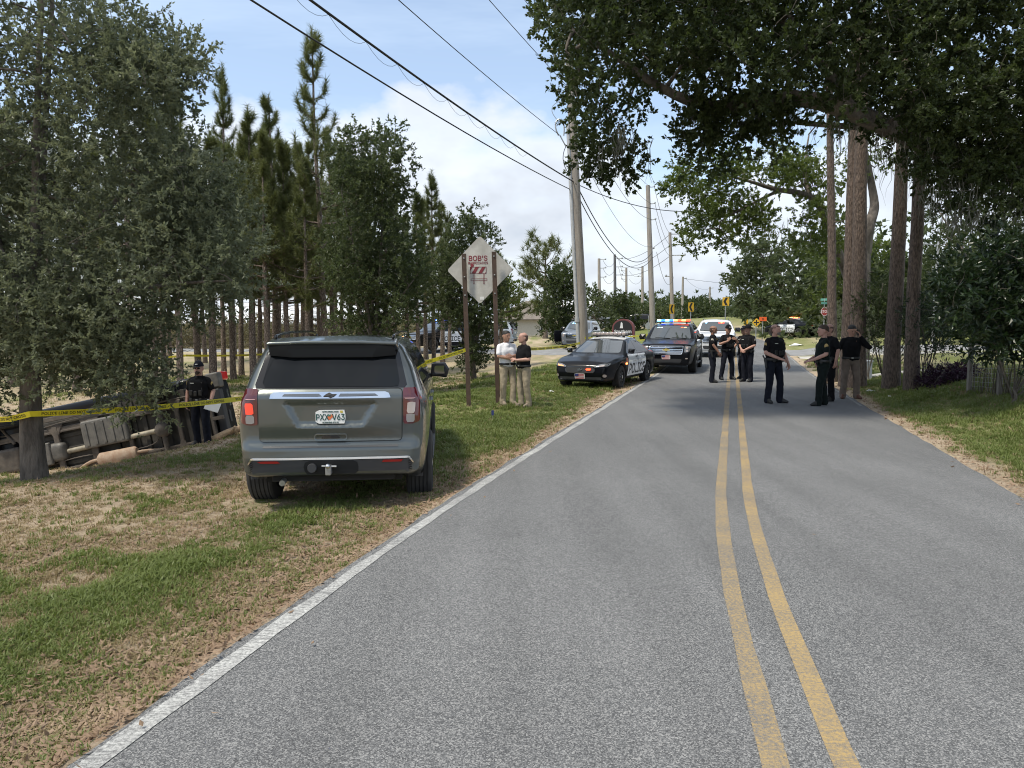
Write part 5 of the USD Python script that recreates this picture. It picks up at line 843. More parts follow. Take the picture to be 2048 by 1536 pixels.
# -- utility poles
def upole(label, px, Y, h, r, lean, arms=(), seed=0, guard=False, name='utility_pole', group=None, tone=None):
    p = on(px, Y); t = thing(name, label, 'utility pole', p, 0, group); L_ = np.array([lean, 0, 1.0])
    obj(t, 'pole', tube([L_ * -0.5, L_ * h * 0.5, L_ * h], [r * 1.12, r, r * 0.78], 14), tone or wood_pole, smooth=40)
    for z, ln, sd in arms:
        a = obj(t, 'crossarm', tube([L_ * z + [-0.1 * sd, 0, 0], L_ * z + [sd * ln, 0, 0.05]], 0.035 if Y < 70 else 0.06, 6), galv); obj(a, 'insulator', xf(lathe([(0, -0.06), (0.05, -0.06), (0.07, 0), (0.05, 0.06), (0, 0.06)], 10), loc=L_ * z + [sd * ln, 0, 0.10], s=None if Y < 70 else 2.0), galv)
    if guard:
        obj(t, 'conduit', tube([L_ * -0.3 + [-0.215, -0.09, 0], L_ * 2.1 + [-0.215, -0.08, 0], L_ * 9.4 + [-0.185, -0.08, 0]], [0.075, 0.075, 0.068], 10), pale_pole, smooth=40)
        obj(t, 'conduit_collar', tube([L_ * 2.0 + [-0.215, -0.08, 0], L_ * 2.15 + [-0.215, -0.08, 0]], 0.095, 10), pale_pole)
        obj(t, 'cutout_switch', cat(tube(chain([L_ * 9.0 + [-0.55, -0.1, 0], L_ * 9.5 + [-0.62, -0.1, 0], L_ * 9.55 + [-0.40, -0.1, 0], L_ * 9.0 + [-0.36, -0.1, 0]], 4), 0.03, 6), tube([L_ * 8.6 + [-0.3, -0.1, 0], L_ * 9.0 + [-0.5, -0.1, 0]], 0.025, 6), tube(chain([L_ * 9.5 + [-0.5, -0.1, 0], L_ * 10.0 + [-0.75, -0.1, 0], L_ * 10.3 + [-0.3, -0.1, 0]], 4), 0.012, 5)), galv)
        obj(t, 'hanging_loop', tube(chain([L_ * 8.6 + [-0.3, -0.12, 0], L_ * 8.0 + [-0.42, -0.12, 0], L_ * 7.4 + [-0.1, -0.12, 0]], 4), 0.014, 5), dkwire)
    return p, L_
P = {}
P[0] = (np.array([-12.9, -15.6, 0.0]), np.array([0, 0, 1.0]))
P[1] = upole('big utility pole with a pale conduit, right behind the police sedan', 1171, 27.5, 12.6, 0.175, -0.060, guard=True)
P[2] = upole('tall utility pole above the lit police SUV, left of two', 1306, 55.0, 12.0, 0.20, -0.050, [(11.85, 0.5, 1), (10.6, 0.5, 1), (9.4, 0.5, 1), (7.2, 0.3, 1)])
P[3] = upole('tall utility pole above the lit police SUV, right of two', 1345, 82.0, 11.4, 0.21, -0.048, [(11.2, 1.6, 1), (10.0, 1.6, 1), (8.8, 1.6, 1), (6.4, 0.6, -1)])
P[4] = upole('leftmost of the row of far utility poles', 1199, 112.0, 11.2, 0.26, -0.02, [(11.0, 1.0, 1), (9.7, 1.0, 1), (8.3, 1.0, 1)])
P[5] = upole('darker far utility pole, second of the row from the left', 1230, 116.0, 11.9, 0.24, -0.02, [(11.2, 1.2, 1), (9.9, 1.2, 1), (8.6, 1.2, 1)], tone=mat('dark_pole_timber', (0.10, 0.10, 0.105), 0.9))
P[6] = upole('far utility pole, third of the row from the left', 1252, 140.0, 11.2, 0.26, -0.015, [(10.6, 0.9, -1), (9.0, 0.9, -1)])
P[7] = upole('far utility pole with a box on it, right one of the row', 1284, 150.0, 11.8, 0.30, -0.015, [(11.0, 0.9, -1), (9.6, 0.9, -1)])
P[8] = upole('small far utility pole between the two yellow chevron signs', 1363, 175.0, 10.6, 0.30, 0.0, [(10.2, 0.8, 1)])
P[9] = upole('smallest far utility pole right of the chevron signs', 1417, 200.0, 9.6, 0.30, 0.0, [(9.2, 0.8, 1)])
P[10] = upole('pale lamp pole seen between the right hand pine trunks', 1864, 44.0, 6.2, 0.09, 0.01, [(6.0, 0.9, -1)], tone=pale_pole)
def wirepts(a, b, sag, n=28):
    t = np.linspace(0, 1, n)[:, None]; p = a * (1 - t) + b * t; p[:, 2] -= (4 * t * (1 - t) * sag)[:, 0]; return p
def at(k, z, dx=0.0, dy=0.0): p, l = P[k]; return p + l * z + np.array([dx, dy, 0])
def wire(label, pts, r=0.012, group=None, m=None): return single('overhead_wire', tube(pts, r, 5, cap=False), m or dkwire, label, 'wire', group, smooth=True)
wire('thick black cable from the top edge to the big utility pole, lower of the pair', wirepts(at(0, 7.6), at(1, 7.02, -0.2), 0.85), 0.016)
c1 = wirepts(at(0, 8.2, 0.35), at(1, 7.30, -0.05), 0.80, 40); wire('thickest black cable from the top edge to the big utility pole, upper of the pair', c1, 0.023)
lash = [tube(chain([c1[i] + [0, 0, -0.02], c1[i] * 0.5 + c1[i + 1] * 0.5 + [0.02, 0, -0.20], c1[i + 1] + [0, 0, -0.02]], 3), 0.004, 3, cap=False) for i in range(14, 34)]
single('cable_lashing', cat(*lash), dkwire, 'thin loops of lashing wire hanging under the thickest black cable', 'wire', kind='stuff')
wire('thin wire reaching the switch on the big utility pole from the left', wirepts(at(0, 9.6), at(1, 9.0, -0.45), 0.8), 0.011)
wire('thin wire vanishing into the great oak leaves, left one', wirepts(at(0, 11.4), at(1, 10.7, 0), 0.7), 0.011); wire('thin wire vanishing into the great oak leaves, right one', wirepts(at(0, 12.6), at(1, 11.9, 0), 0.6), 0.010); wire('topmost short piece of wire beside the great oak', wirepts(at(0, 13.2, 0.8), at(1, 12.5, 0.3), 0.5), 0.010)
for i, (za, zb, sg, r, lb) in enumerate([(12.5, 11.9, 0.9, 0.012, 'topmost'), (11.9, 10.65, 1.0, 0.012, 'second'), (10.7, 9.45, 1.1, 0.012, 'third'), (9.0, 7.4, 1.2, 0.010, 'fourth'), (7.3, 7.0, 1.7, 0.022, 'thick fifth'), (6.95, 6.6, 1.7, 0.020, 'thick lowest')]): wire(f'{lb} wire from the big utility pole to the next pole', wirepts(at(1, za), at(2, zb, 0.2), sg), r)
for za, zb, lb in ((11.9, 11.25, 'upper'), (10.65, 10.05, 'middle'), (9.45, 8.85, 'lower'), (7.0, 6.4, 'sagging')): wire(f'{lb} wire between the two tall poles above the lit police SUV', wirepts(at(2, za, 0.5), at(3, zb, 0.3), 1.0 if za > 8 else 1.6), 0.016)
wire('service wire swinging right across the road into the lighter oak', np.vstack([wirepts(at(1, 7.2, 0.1), PX(1372, 423, 31.0), 0.25, 14), wirepts(PX(1372, 423, 31.0), PX(1640, 352, 32.0), 0.3, 14)[1:]]), 0.016)
for za, zb, lb in ((11.2, 11.2, 'upper'), (10.0, 9.9, 'middle'), (8.8, 8.6, 'lower')): wire(f'{lb} line from the tall right hand pole across to the darker far pole', wirepts(at(3, za), at(5, zb, 1.0), 0.8), 0.026)
for a_, b_, z_, zz, lb in ((4, 5, 11.0, 11.2, 'upper wire between the two leftmost far poles'), (4, 5, 9.7, 9.9, 'middle wire between the two leftmost far poles'), (4, 5, 8.3, 8.6, 'lower wire between the two leftmost far poles'), (5, 6, 11.2, 10.6, 'upper wire from the darker far pole to the third'), (5, 6, 9.9, 9.0, 'lower wire from the darker far pole to the third'), (6, 7, 10.6, 11.0, 'upper wire between the third and last far poles'), (6, 7, 9.0, 9.6, 'lower wire between the third and last far poles'), (8, 9, 10.2, 9.2, 'wire between the two smallest poles on the right')): wire(lb, wirepts(at(a_, z_, 0.6), at(b_, zz, 0.2), 1.2), 0.024)
wire('level wire above the chevron signs running right behind the oaks', wirepts(at(8, 10.2), np.array([80.0, 185.0, 12.6]), 0.8), 0.035); wire('upper level wire crossing the sky towards the right hand pines', wirepts(at(3, 10.0, 1.4), np.array([60.0, 95.0, 12.0]), 0.6), 0.02)
# -- chevrons and the smaller signs
def signpost(name, label, px, Y, pz, w, h, face_m, figure, yaw=0.0, fig_m=blk, shape=None, post_h=None, group=None, catname='road sign', word=None):
    b = on(px, Y); c_ = PX(px, pz, Y); t = thing(name, label, catname, b, 0, group); hh = c_[2] - b[2]
    obj(t, 'post', tube([(0, 0.05, -0.3), (0, 0.05, hh + h * 0.4)], 0.04, 8), galv); poly = shape or R4(-w / 2, w / 2, -h / 2, h / 2, 0.03)
    s_ = obj(t, 'sign_face', facing(flat(poly, 0.012), (0, 0, hh), yaw), face_m)
    if figure is not None: obj(s_, 'symbol', facing(mapv(cat(*[flat(f_, 0.004) for f_ in figure]), lambda v: v + [0, 0, 0.0135]), (0, 0, hh), yaw), fig_m)
    if word: obj(s_, 'lettering', facing(mapv(lettering(*word), lambda v: v + [0, 0, 0.0135]), (0, 0, hh), yaw), fig_m)
    return t
chev = lambda w, h: [Polygon([(w * 0.30, h * 0.44), (w * -0.05, h * 0.44), (w * -0.36, 0), (w * -0.05, -h * 0.44), (w * 0.30, -h * 0.44), (w * 0.0, 0)])]
signpost('chevron_sign', 'yellow chevron sign in front of the tall utility pole, leftmost', 1342, 58, 618, 0.50, 0.76, yelsign, chev(0.50, 0.76), 0.5, group='chevron signs round the bend')
signpost('chevron_sign', 'yellow chevron sign right above the white SUV roof, middle one', 1380, 59, 614, 0.52, 0.74, yelsign, chev(0.52, 0.74), 0.3, group='chevron signs round the bend')
signpost('chevron_sign', 'yellow chevron sign standing highest, clear against the sky', 1449, 62, 603, 0.58, 0.74, yelsign, chev(0.58, 0.74), 0.0, group='chevron signs round the bend')
signpost('chevron_sign', 'small turned chevron sign just above the wide brimmed hat', 1490, 70, 644, 0.40, 0.62, yelsign, chev(0.40, 0.62), -0.5, group='chevron signs round the bend')
D_ = lambda r: rounded([(0, r), (r, 0), (0, -r), (-r, 0)], 0.05)
signpost('crossroad_sign', 'yellow diamond sign with a black cross, beside the orange sign', 1511, 58, 645, 0.6, 0.6, yelsign, [sbox(-0.04, -0.2, 0.04, 0.2), sbox(-0.2, -0.04, -0.042, 0.04), sbox(0.042, -0.04, 0.2, 0.04)], shape=D_(0.36))
signpost('orange_road_sign', 'bright orange rectangular road sign with a small black mark', 1524, 62, 638, 0.66, 0.36, orasign, [Polygon([(-0.03, 0.09), (0.09, 0.0), (0.03, 0.0), (0.05, -0.1), (-0.05, -0.1), (-0.03, 0.0), (-0.10, 0.0)])])
oc = Polygon([(0.30 * math.cos(a_ + PI / 8), 0.30 * math.sin(a_ + PI / 8)) for a_ in np.arange(8) * PI / 4]); st_sign = signpost('stop_sign', 'worn red stop sign under green street name blades', 1646, 46, 623, 0.6, 0.6, redsign, [oc.buffer(-0.012).difference(oc.buffer(-0.035))], 0.25, whsign, oc, word=('STOP', 0.17))
bb = on(1646, 46); zz_ = PX(1646, 606, 46)[2] - bb[2]
for k_, y_ in ((0, 0.3), (1, -0.9)): obj(st_sign, 'street_name_blade', facing(flat(R4(-0.27, 0.27, -0.075, 0.075, 0.02), 0.01), (0, 0.04, zz_ + 0.22 * k_), y_), grnsign)
obj(st_sign, 'upper_post', tube([(0, 0.06, zz_ - 0.6), (0, 0.06, zz_ + 0.3)], 0.03, 8), galv)
p = on(1296, 60); t = thing('road_sign', 'pale round topped back of a small road sign near the monument sign', 'road sign', p); obj(t, 'post', tube([(0, 0.05, -0.2), (0, 0.05, 2.2)], 0.035, 8), galv); obj(t, 'sign_face', facing(flat(oc, 0.01), (0, 0, 1.35)), galv)
# -- monument sign
p = on(1245, 47.5); t = thing('monument_sign', 'dark red arched monument sign with white lettering beyond the side street', 'sign', p, -0.28)
archp = Polygon([(-0.72, 0.55), (0.72, 0.55), (0.72, 1.42)] + [(0.72 * math.cos(x), 1.42 + 0.62 * math.sin(x)) for x in np.linspace(0, PI, 14)][1:-1] + [(-0.72, 1.42)])
brick_red = mat('red_brown_cladding', (0.15, 0.045, 0.045), 0.7, var=0.15); tan_m = mat('tan_base_stone', (0.42, 0.33, 0.24), 0.85, var=0.15); oran_b = mat('orange_brown_band', (0.42, 0.12, 0.05), 0.6, var=0.15)
fz = lambda m, y: mapv(xf(m, rx=PI / 2), lambda v: v + [0, y, 0]); obj(t, 'arch', fz(extr(archp, 0.9), 0.9), brick_red); inn = archp.buffer(-0.10).difference(sbox(-1, 0.2, 1, 0.72)); f_ = obj(t, 'face', fz(extr(inn, 0.03), -0.002), blk)
obj(t, 'band', bx(-0.80, 0.80, -0.10, 0.95, 0.36, 0.56), oran_b); obj(t, 'base', bx(-0.66, 0.66, 0.02, 0.82, -0.4, 0.36), tan_m)
w_ = lambda tx, h, z, s: obj(f_, 'white_word', mapv(xf(lettering(tx, h), rx=PI / 2), lambda v: v * [s, 1, 1] + [0, -0.035, z]), whsign); w_('Southern', 0.21, 1.20, 0.95); w_('PediCare', 0.25, 0.90, 0.95); obj(f_, 'emblem', fz(flat(Polygon([(-0.2, 1.42), (0.02, 1.42), (-0.02, 1.75), (-0.12, 1.85), (-0.16, 1.6)])), -0.034), whsign)
# -- far buildings and fence
roof_tan = mat('tan_shingle_roof', (0.17, 0.145, 0.125), 0.95, var=0.2, vscale=3); wall_c = mat('cream_wall', (0.52, 0.50, 0.46), 0.9, var=0.08); roof_w = mat('white_metal_roof', (0.62, 0.63, 0.64), 0.5, var=0.05); dkwall = mat('dark_grey_wall', (0.055, 0.057, 0.062), 0.9, var=0.1); fwhite = mat('white_fence_paint', (0.66, 0.66, 0.65), 0.6)
def house(label, px, Y, w, d, hw, hr, rot, wm, rm, wins=(), hip=True, dz=0.0):
    p = on(px, Y); t = thing('house', label, 'house', p + [0, 0, dz], rot); obj(t, 'wall', bx(-w / 2, w / 2, -d / 2, d / 2, -0.6, hw), wm); e = 0.5; ri = w / 2 - d / 2 if hip else w / 2 + e
    V = np.array([(-w / 2 - e, -d / 2 - e, hw), (w / 2 + e, -d / 2 - e, hw), (w / 2 + e, d / 2 + e, hw), (-w / 2 - e, d / 2 + e, hw), (-max(ri, 0.5), 0, hw + hr), (max(ri, 0.5), 0, hw + hr)]); V = np.vstack([V, V[:4] - [0, 0, 0.15]])
    obj(t, 'roof', trimesh.convex.convex_hull(V), rm)
    for x in wins: q = obj(t, 'window', bx(x - 0.6, x + 0.6, -d / 2 - 0.06, -d / 2 + 0.02, 0.9, 2.2), fwhite); obj(q, 'pane', bx(x - 0.5, x + 0.5, -d / 2 - 0.075, -d / 2 - 0.05, 1.0, 2.1), glass_m)
    return t
house('cream house with a tan hip roof behind the diamond sign', 1068, 92, 11, 9, 2.6, 2.4, 0.15, wall_c, roof_tan, (-3.4, 0.5, 3.6), dz=-0.6)
house('white roofed house end showing behind the round dark tree', 1122, 100, 9, 7, 2.6, 2.4, -0.4, wall_c, roof_w, (0.0,), False, dz=-0.6)
house('white roofed building seen through the pine trunks', 520, 72, 12, 9, 2.0, 2.0, 0.1, wall_c, roof_w, (-3.0, 2.0), dz=0.2)
house('long building with a dark grey wall seen through the pine trunks', 668, 74, 7.5, 8, 2.2, 1.2, 0.05, dkwall, roof_w, (), False, dz=0.5)
p = on(1090, 88); t = thing('white_fence', 'low white fence along the far field below the tan roofed house', 'fence', p); zf = 0.0
for k in range(12): x0 = -7.5 + k * 1.3; obj(t, 'fence_panel', bx(x0 + 0.05, x0 + 1.25, -0.03, 0.03, -0.2, 0.55), fwhite); obj(t, 'post', bx(x0 - 0.05, x0 + 0.04, -0.06, 0.06, -0.4, 0.68), fwhite)
# -- barrier tape
tape_m = mat('yellow_barrier_tape', (0.72, 0.60, 0.025), 0.4, var=0.08)
def tape(label, pts, w=0.075, words=True, flip=False, tw=0.0):
    pts = np.asarray(pts, float); n = len(pts); s = np.concatenate([[0], np.cumsum(np.linalg.norm(np.diff(pts, axis=0), axis=1))]); T = np.gradient(pts, axis=0); T /= np.linalg.norm(T, axis=1, keepdims=True); side = unit(np.cross(T, [0, 0, 1.0])); up = np.cross(side, T)
    ang = tw * np.sin(s * 0.9); U = up * np.cos(ang)[:, None] + side * np.sin(ang)[:, None]; Nn = unit(np.cross(U, T)); th = 0.0012
    V = np.concatenate([pts + U * w / 2 - Nn * th, pts - U * w / 2 - Nn * th, pts - U * w / 2 + Nn * th, pts + U * w / 2 + Nn * th]); F = []
    for a_ in range(4):
        b_ = (a_ + 1) % 4
        for i in range(n - 1): F += [[a_ * n + i, b_ * n + i, b_ * n + i + 1], [a_ * n + i, b_ * n + i + 1, a_ * n + i + 1]]
    m = trimesh.Trimesh(V, np.array(F), process=False); t = thing('barrier_tape', label, 'barrier tape', pts[0]); lc = lambda mm: mapv(mm, lambda v: v - pts[0])
    obj(t, 'ribbon', lc(m), tape_m)
    if words:
        tx = lettering('POLICE LINE DO NOT CROSS', 0.040); L_ = tx.bounds[1, 0] - tx.bounds[0, 0]
        for s0 in np.arange(0.25, s[-1] - L_ * 1.0, L_ * 1.12 + 0.12):
            v = np.array(tx.vertices); q = np.clip(s0 + (v[:, 0] - tx.bounds[0, 0]), 0, s[-1]); I = lambda A: np.stack([np.interp(q, s, A[:, k]) for k in range(3)], 1); sg = -1.0
            obj(t, 'printed_words', lc(trimesh.Trimesh(I(pts) + I(U) * v[:, 1:2] + I(Nn) * sg * (0.0022 + v[:, 2:3] * 0.3) * (1 if (I(Nn)[:, 1].mean() > 0) else -1), tx.faces, process=False)), blk)
    return t
tp_a = PX(60, 828, 10.1); tp_b = PX(931, 700, 16.8)
tape('yellow tape strung from the big left oak behind the parked SUV', np.vstack([PX(-160, 846, 10.6), PX(20, 838, 10.12), wirepts(tp_a, tp_b, 0.30, 60)]), 0.085, tw=0.25)
tape('yellow tape running from the diamond sign to the big utility pole', wirepts(PX(992, 696, 16.75), PX(1160, 686, 27.2), 0.10, 30), 0.085, tw=0.2)
tape('far yellow tape tied between the pine trunks of the grove', wirepts(PX(215, 718, 31), PX(372, 711, 30), 0.05, 12).tolist() + wirepts(PX(372, 711, 30), PX(640, 698, 36), 0.12, 24)[1:].tolist(), 0.085, False)
tape('thin yellow tape passing in front of the monument sign', wirepts(PX(1170, 676, 27.2), PX(1330, 664, 46), 0.1, 20), 0.085, False)
tape('lower yellow tape right of the big utility pole above the sedan roof', wirepts(PX(1176, 690, 27.3), PX(1318, 672, 44), 0.1, 20), 0.085, False)
# -- the wire fence and the small things on the verges
grey_wood = mat('grey_fence_wood', (0.15, 0.135, 0.115), 0.95, col2=(0.26, 0.24, 0.21), vscale=6, stretch=(5, 5, 0.6)); vine_m = mat('dry_vine', (0.10, 0.088, 0.062), 0.95, var=0.4, vscale=5)
fp = [np.array([x, y, hz(x, y)]) for x, y in ((10.08, 15.6), (10.16, 14.75), (10.22, 13.9), (10.28, 12.9), (10.3, 11.9))]
t = thing('wire_fence', 'old wire fence with grey wooden posts and dry vines at the right edge', 'fence', fp[0]); lc = lambda m: mapv(m, lambda v: v - fp[0]); top_ = [q + [0, 0, 1.10] for q in fp]
for q in fp: obj(t, 'post', lc(mapv(cat(rbox(0.085, 0.085, 1.5, 0.01)), lambda v: v + q + [0, 0, 0.40])), grey_wood)
for i in range(4):
    obj(t, 'rail', lc(tube([top_[i] + [0, 0, -0.03], top_[i + 1] + [0, 0, -0.03]], 0.038, 6)), grey_wood); ws = []
    for k in range(1, 9): h_ = 0.05 + k * 0.10; ws.append(tube([fp[i] + [0, 0, h_], fp[i + 1] + [0, 0, h_]], 0.003, 3, cap=False))
    for k in range(1, 11): f0 = k / 11; q = fp[i] * (1 - f0) + fp[i + 1] * f0; ws.append(tube([q + [0, 0, 0.05], q + [0, 0, 0.85]], 0.003, 3, cap=False))
    obj(t, 'wire_mesh', lc(cat(*ws)), galv, kind='stuff'); rv = np.random.default_rng(200 + i); vs_ = []
    for k in range(16): f0 = rv.uniform(0.03, 0.97); q = fp[i] * (1 - f0) + fp[i + 1] * f0; h1 = rv.uniform(0.5, 1.0); vs_.append(tube(chain([q + [rv.normal() * 0.03, rv.normal() * 0.05, -0.05], q + [rv.normal() * 0.04, rv.normal() * 0.05, h1 * 0.5], q + [rv.normal() * 0.04, rv.normal() * 0.08, h1]], 4), np.linspace(0.012, 0.004, 9), 4, cap=False))
    obj(t, 'dry_vines', lc(cat(*vs_)), vine_m, kind='stuff')
obj(t, 'brace', lc(tube([top_[1] + [0, -0.02, -0.1], fp[0] * 0.55 + fp[1] * 0.45 + [0, -0.02, 0.62]], 0.025, 6)), grey_wood)
p = on(1727, 23.2); t = thing('utility_box', 'pale grey utility box on the grass behind the man on the phone', 'utility box', p, 0.3); obj(t, 'cabinet', rbox(0.42, 0.36, 0.62, 0.02, (0, 0, 0.26)), pale_pole, smooth=40); obj(t, 'lid', rbox(0.46, 0.40, 0.07, 0.02, (0, 0, 0.60)), pale_pole, smooth=40); obj(t, 'base', rbox(0.52, 0.46, 0.10, 0.01, (0, 0, -0.02)), under_m)
paper = mat('white_paper', (0.72, 0.72, 0.71), 0.8)
def scrap(label, px, Y, s, sd, m=paper, name='paper_scrap', catname='litter'):
    r = np.random.default_rng(sd); p = on(px, Y); P_ = r.normal(size=(14, 3)) * [s, s * 0.7, s * 0.35]; h_ = trimesh.convex.convex_hull(P_).subdivide(); h_.vertices += r.normal(size=h_.vertices.shape) * s * 0.12; return single(name, mapv(h_, lambda v: v + p + [0, 0, s * 0.5]), m, label, catname)
scrap('crumpled white paper on the right verge past the man on the phone', 1743, 19.2, 0.06, 1); scrap('smaller white scrap lying right of the crumpled paper', 1784, 17.6, 0.022, 2); scrap('white rag on the grass slope in front of the far police car', 1591, 48, 0.16, 3); scrap('white scrap on the grass left of the police sedan', 1101, 20.0, 0.045, 4); scrap('pale scrap on the grass just behind the white shirted man', 1100, 22.5, 0.05, 5)
p = on(985, 14.6); t = thing('marker_flag', 'tiny blue marker flag in the grass below the diamond sign', 'marker flag', p); obj(t, 'stem', tube([(0, 0, -0.05), (0, 0, 0.16)], 0.004, 4), galv); obj(t, 'flag', bx(-0.025, 0.025, -0.004, 0.004, 0.08, 0.18), blueflag_m)
# ---------------------------------------------------------------- people
skin_m = {k: mat(f'skin_{k}', c, 0.55, var=0.10, vscale=9) for k, c in dict(tan=(0.36, 0.20, 0.14), pink=(0.42, 0.235, 0.18), brown=(0.24, 0.125, 0.085)).items()}
navy = mat('navy_uniform_cloth', (0.0085, 0.010, 0.017), 0.9, spec=0.2, var=0.3, vscale=14, bump=0.25, bscale=30); blackc = mat('black_uniform_cloth', (0.006, 0.006, 0.0075), 0.9, spec=0.2, var=0.3, vscale=14, bump=0.25, bscale=30); greenc = mat('dark_green_uniform_cloth', (0.007, 0.011, 0.010), 0.9, spec=0.2, var=0.3, vscale=14)
khaki = mat('khaki_cloth', (0.30, 0.25, 0.18), 0.9, spec=0.2, var=0.18, vscale=9, bump=0.3, bscale=25); khakib = mat('brownish_khaki_cloth', (0.17, 0.135, 0.11), 0.9, spec=0.2, var=0.18, vscale=9); whitec = mat('white_polo_cloth', (0.66, 0.66, 0.68), 0.85, spec=0.2, var=0.05, vscale=10, bump=0.3, bscale=25)
leather = mat('black_leather', (0.010, 0.010, 0.010), 0.5); brownsh = mat('brown_shoe_leather', (0.10, 0.042, 0.026), 0.5); tansh = mat('tan_boot_suede', (0.21, 0.17, 0.13), 0.9)
hair_m = {k: mat(f'hair_{k}', c, 0.7, var=0.3, vscale=40) for k, c in dict(black=(0.012, 0.010, 0.009), brown=(0.045, 0.026, 0.016), grey=(0.14, 0.12, 0.10), stubble=(0.11, 0.065, 0.05)).items()}
patch_m = mat('gold_shoulder_patch', (0.42, 0.30, 0.12), 0.7, var=0.3, vscale=40); patchw_m = mat('pale_shoulder_patch', (0.50, 0.46, 0.40), 0.7, var=0.3, vscale=40); eye_m = mat('dark_eye', (0.015, 0.012, 0.010), 0.2); lip_m = mat('lips', (0.20, 0.085, 0.07), 0.5); glove_m = mat('black_glove', (0.014, 0.014, 0.014), 0.6)
def ball(p, r, n=14): return Manifold.sphere(float(r), n).translate([float(x) for x in p])
def bone(*pr, n=14): return Manifold.batch_hull([ball(p, r, n) for p, r in pr])
def cloth(m, seed, amp=0.010, fs=9.0, edge=0.03, it=6):
    t = cat(m.refine_to_length(edge)); t.merge_vertices(digits_vertex=5); trimesh.smoothing.filter_taubin(t, iterations=it); v = np.array(t.vertices); n = t.vertex_normals
    f = meshkit.fbm(v * [fs, fs, fs * 1.8], 3, seed) - 0.5; f2 = meshkit.noise(v * [fs * 2.2, fs * 2.2, fs * 0.7] + 5, seed) - 0.5; t.vertices = v + n * (f * amp * 2 + f2 * amp)[:, None]; return t
def hand(w, d, up, s):
    # palm and five bent fingers: w wrist, d direction of the fingers, up back-of-hand normal, s side of the thumb
    d = unit(np.asarray(d, float)); up = np.asarray(up, float); up = unit(up - d * (up @ d)); sd = unit(np.cross(d, up)) * s; k = w + d * 0.085; ms = [bone((w, 0.027), (w + d * 0.04 + sd * 0.022, 0.018), (w + d * 0.04 - sd * 0.022, 0.017), (k + sd * 0.030, 0.013), (k - sd * 0.030, 0.012), n=10)]
    for o_, l in ((0.030, 0.072), (0.010, 0.080), (-0.011, 0.074), (-0.031, 0.058)):
        a = k + sd * o_; b = a + d * l * 0.45 - up * l * 0.10; c = b + d * l * 0.30 - up * l * 0.26; e = c + d * l * 0.14 - up * l * 0.26; ms += [bone((a, 0.0105), (b, 0.0095), n=8), bone((b, 0.0095), (c, 0.0088), n=8), bone((c, 0.0088), (e, 0.0075), n=8)]
    a = w + d * 0.03 + sd * 0.026; b = a + d * 0.034 + sd * 0.026 - up * 0.012; c = b + d * 0.030 + sd * 0.006 - up * 0.016; return ms + [bone((a, 0.014), (b, 0.011), n=8), bone((b, 0.011), (c, 0.009), n=8)]
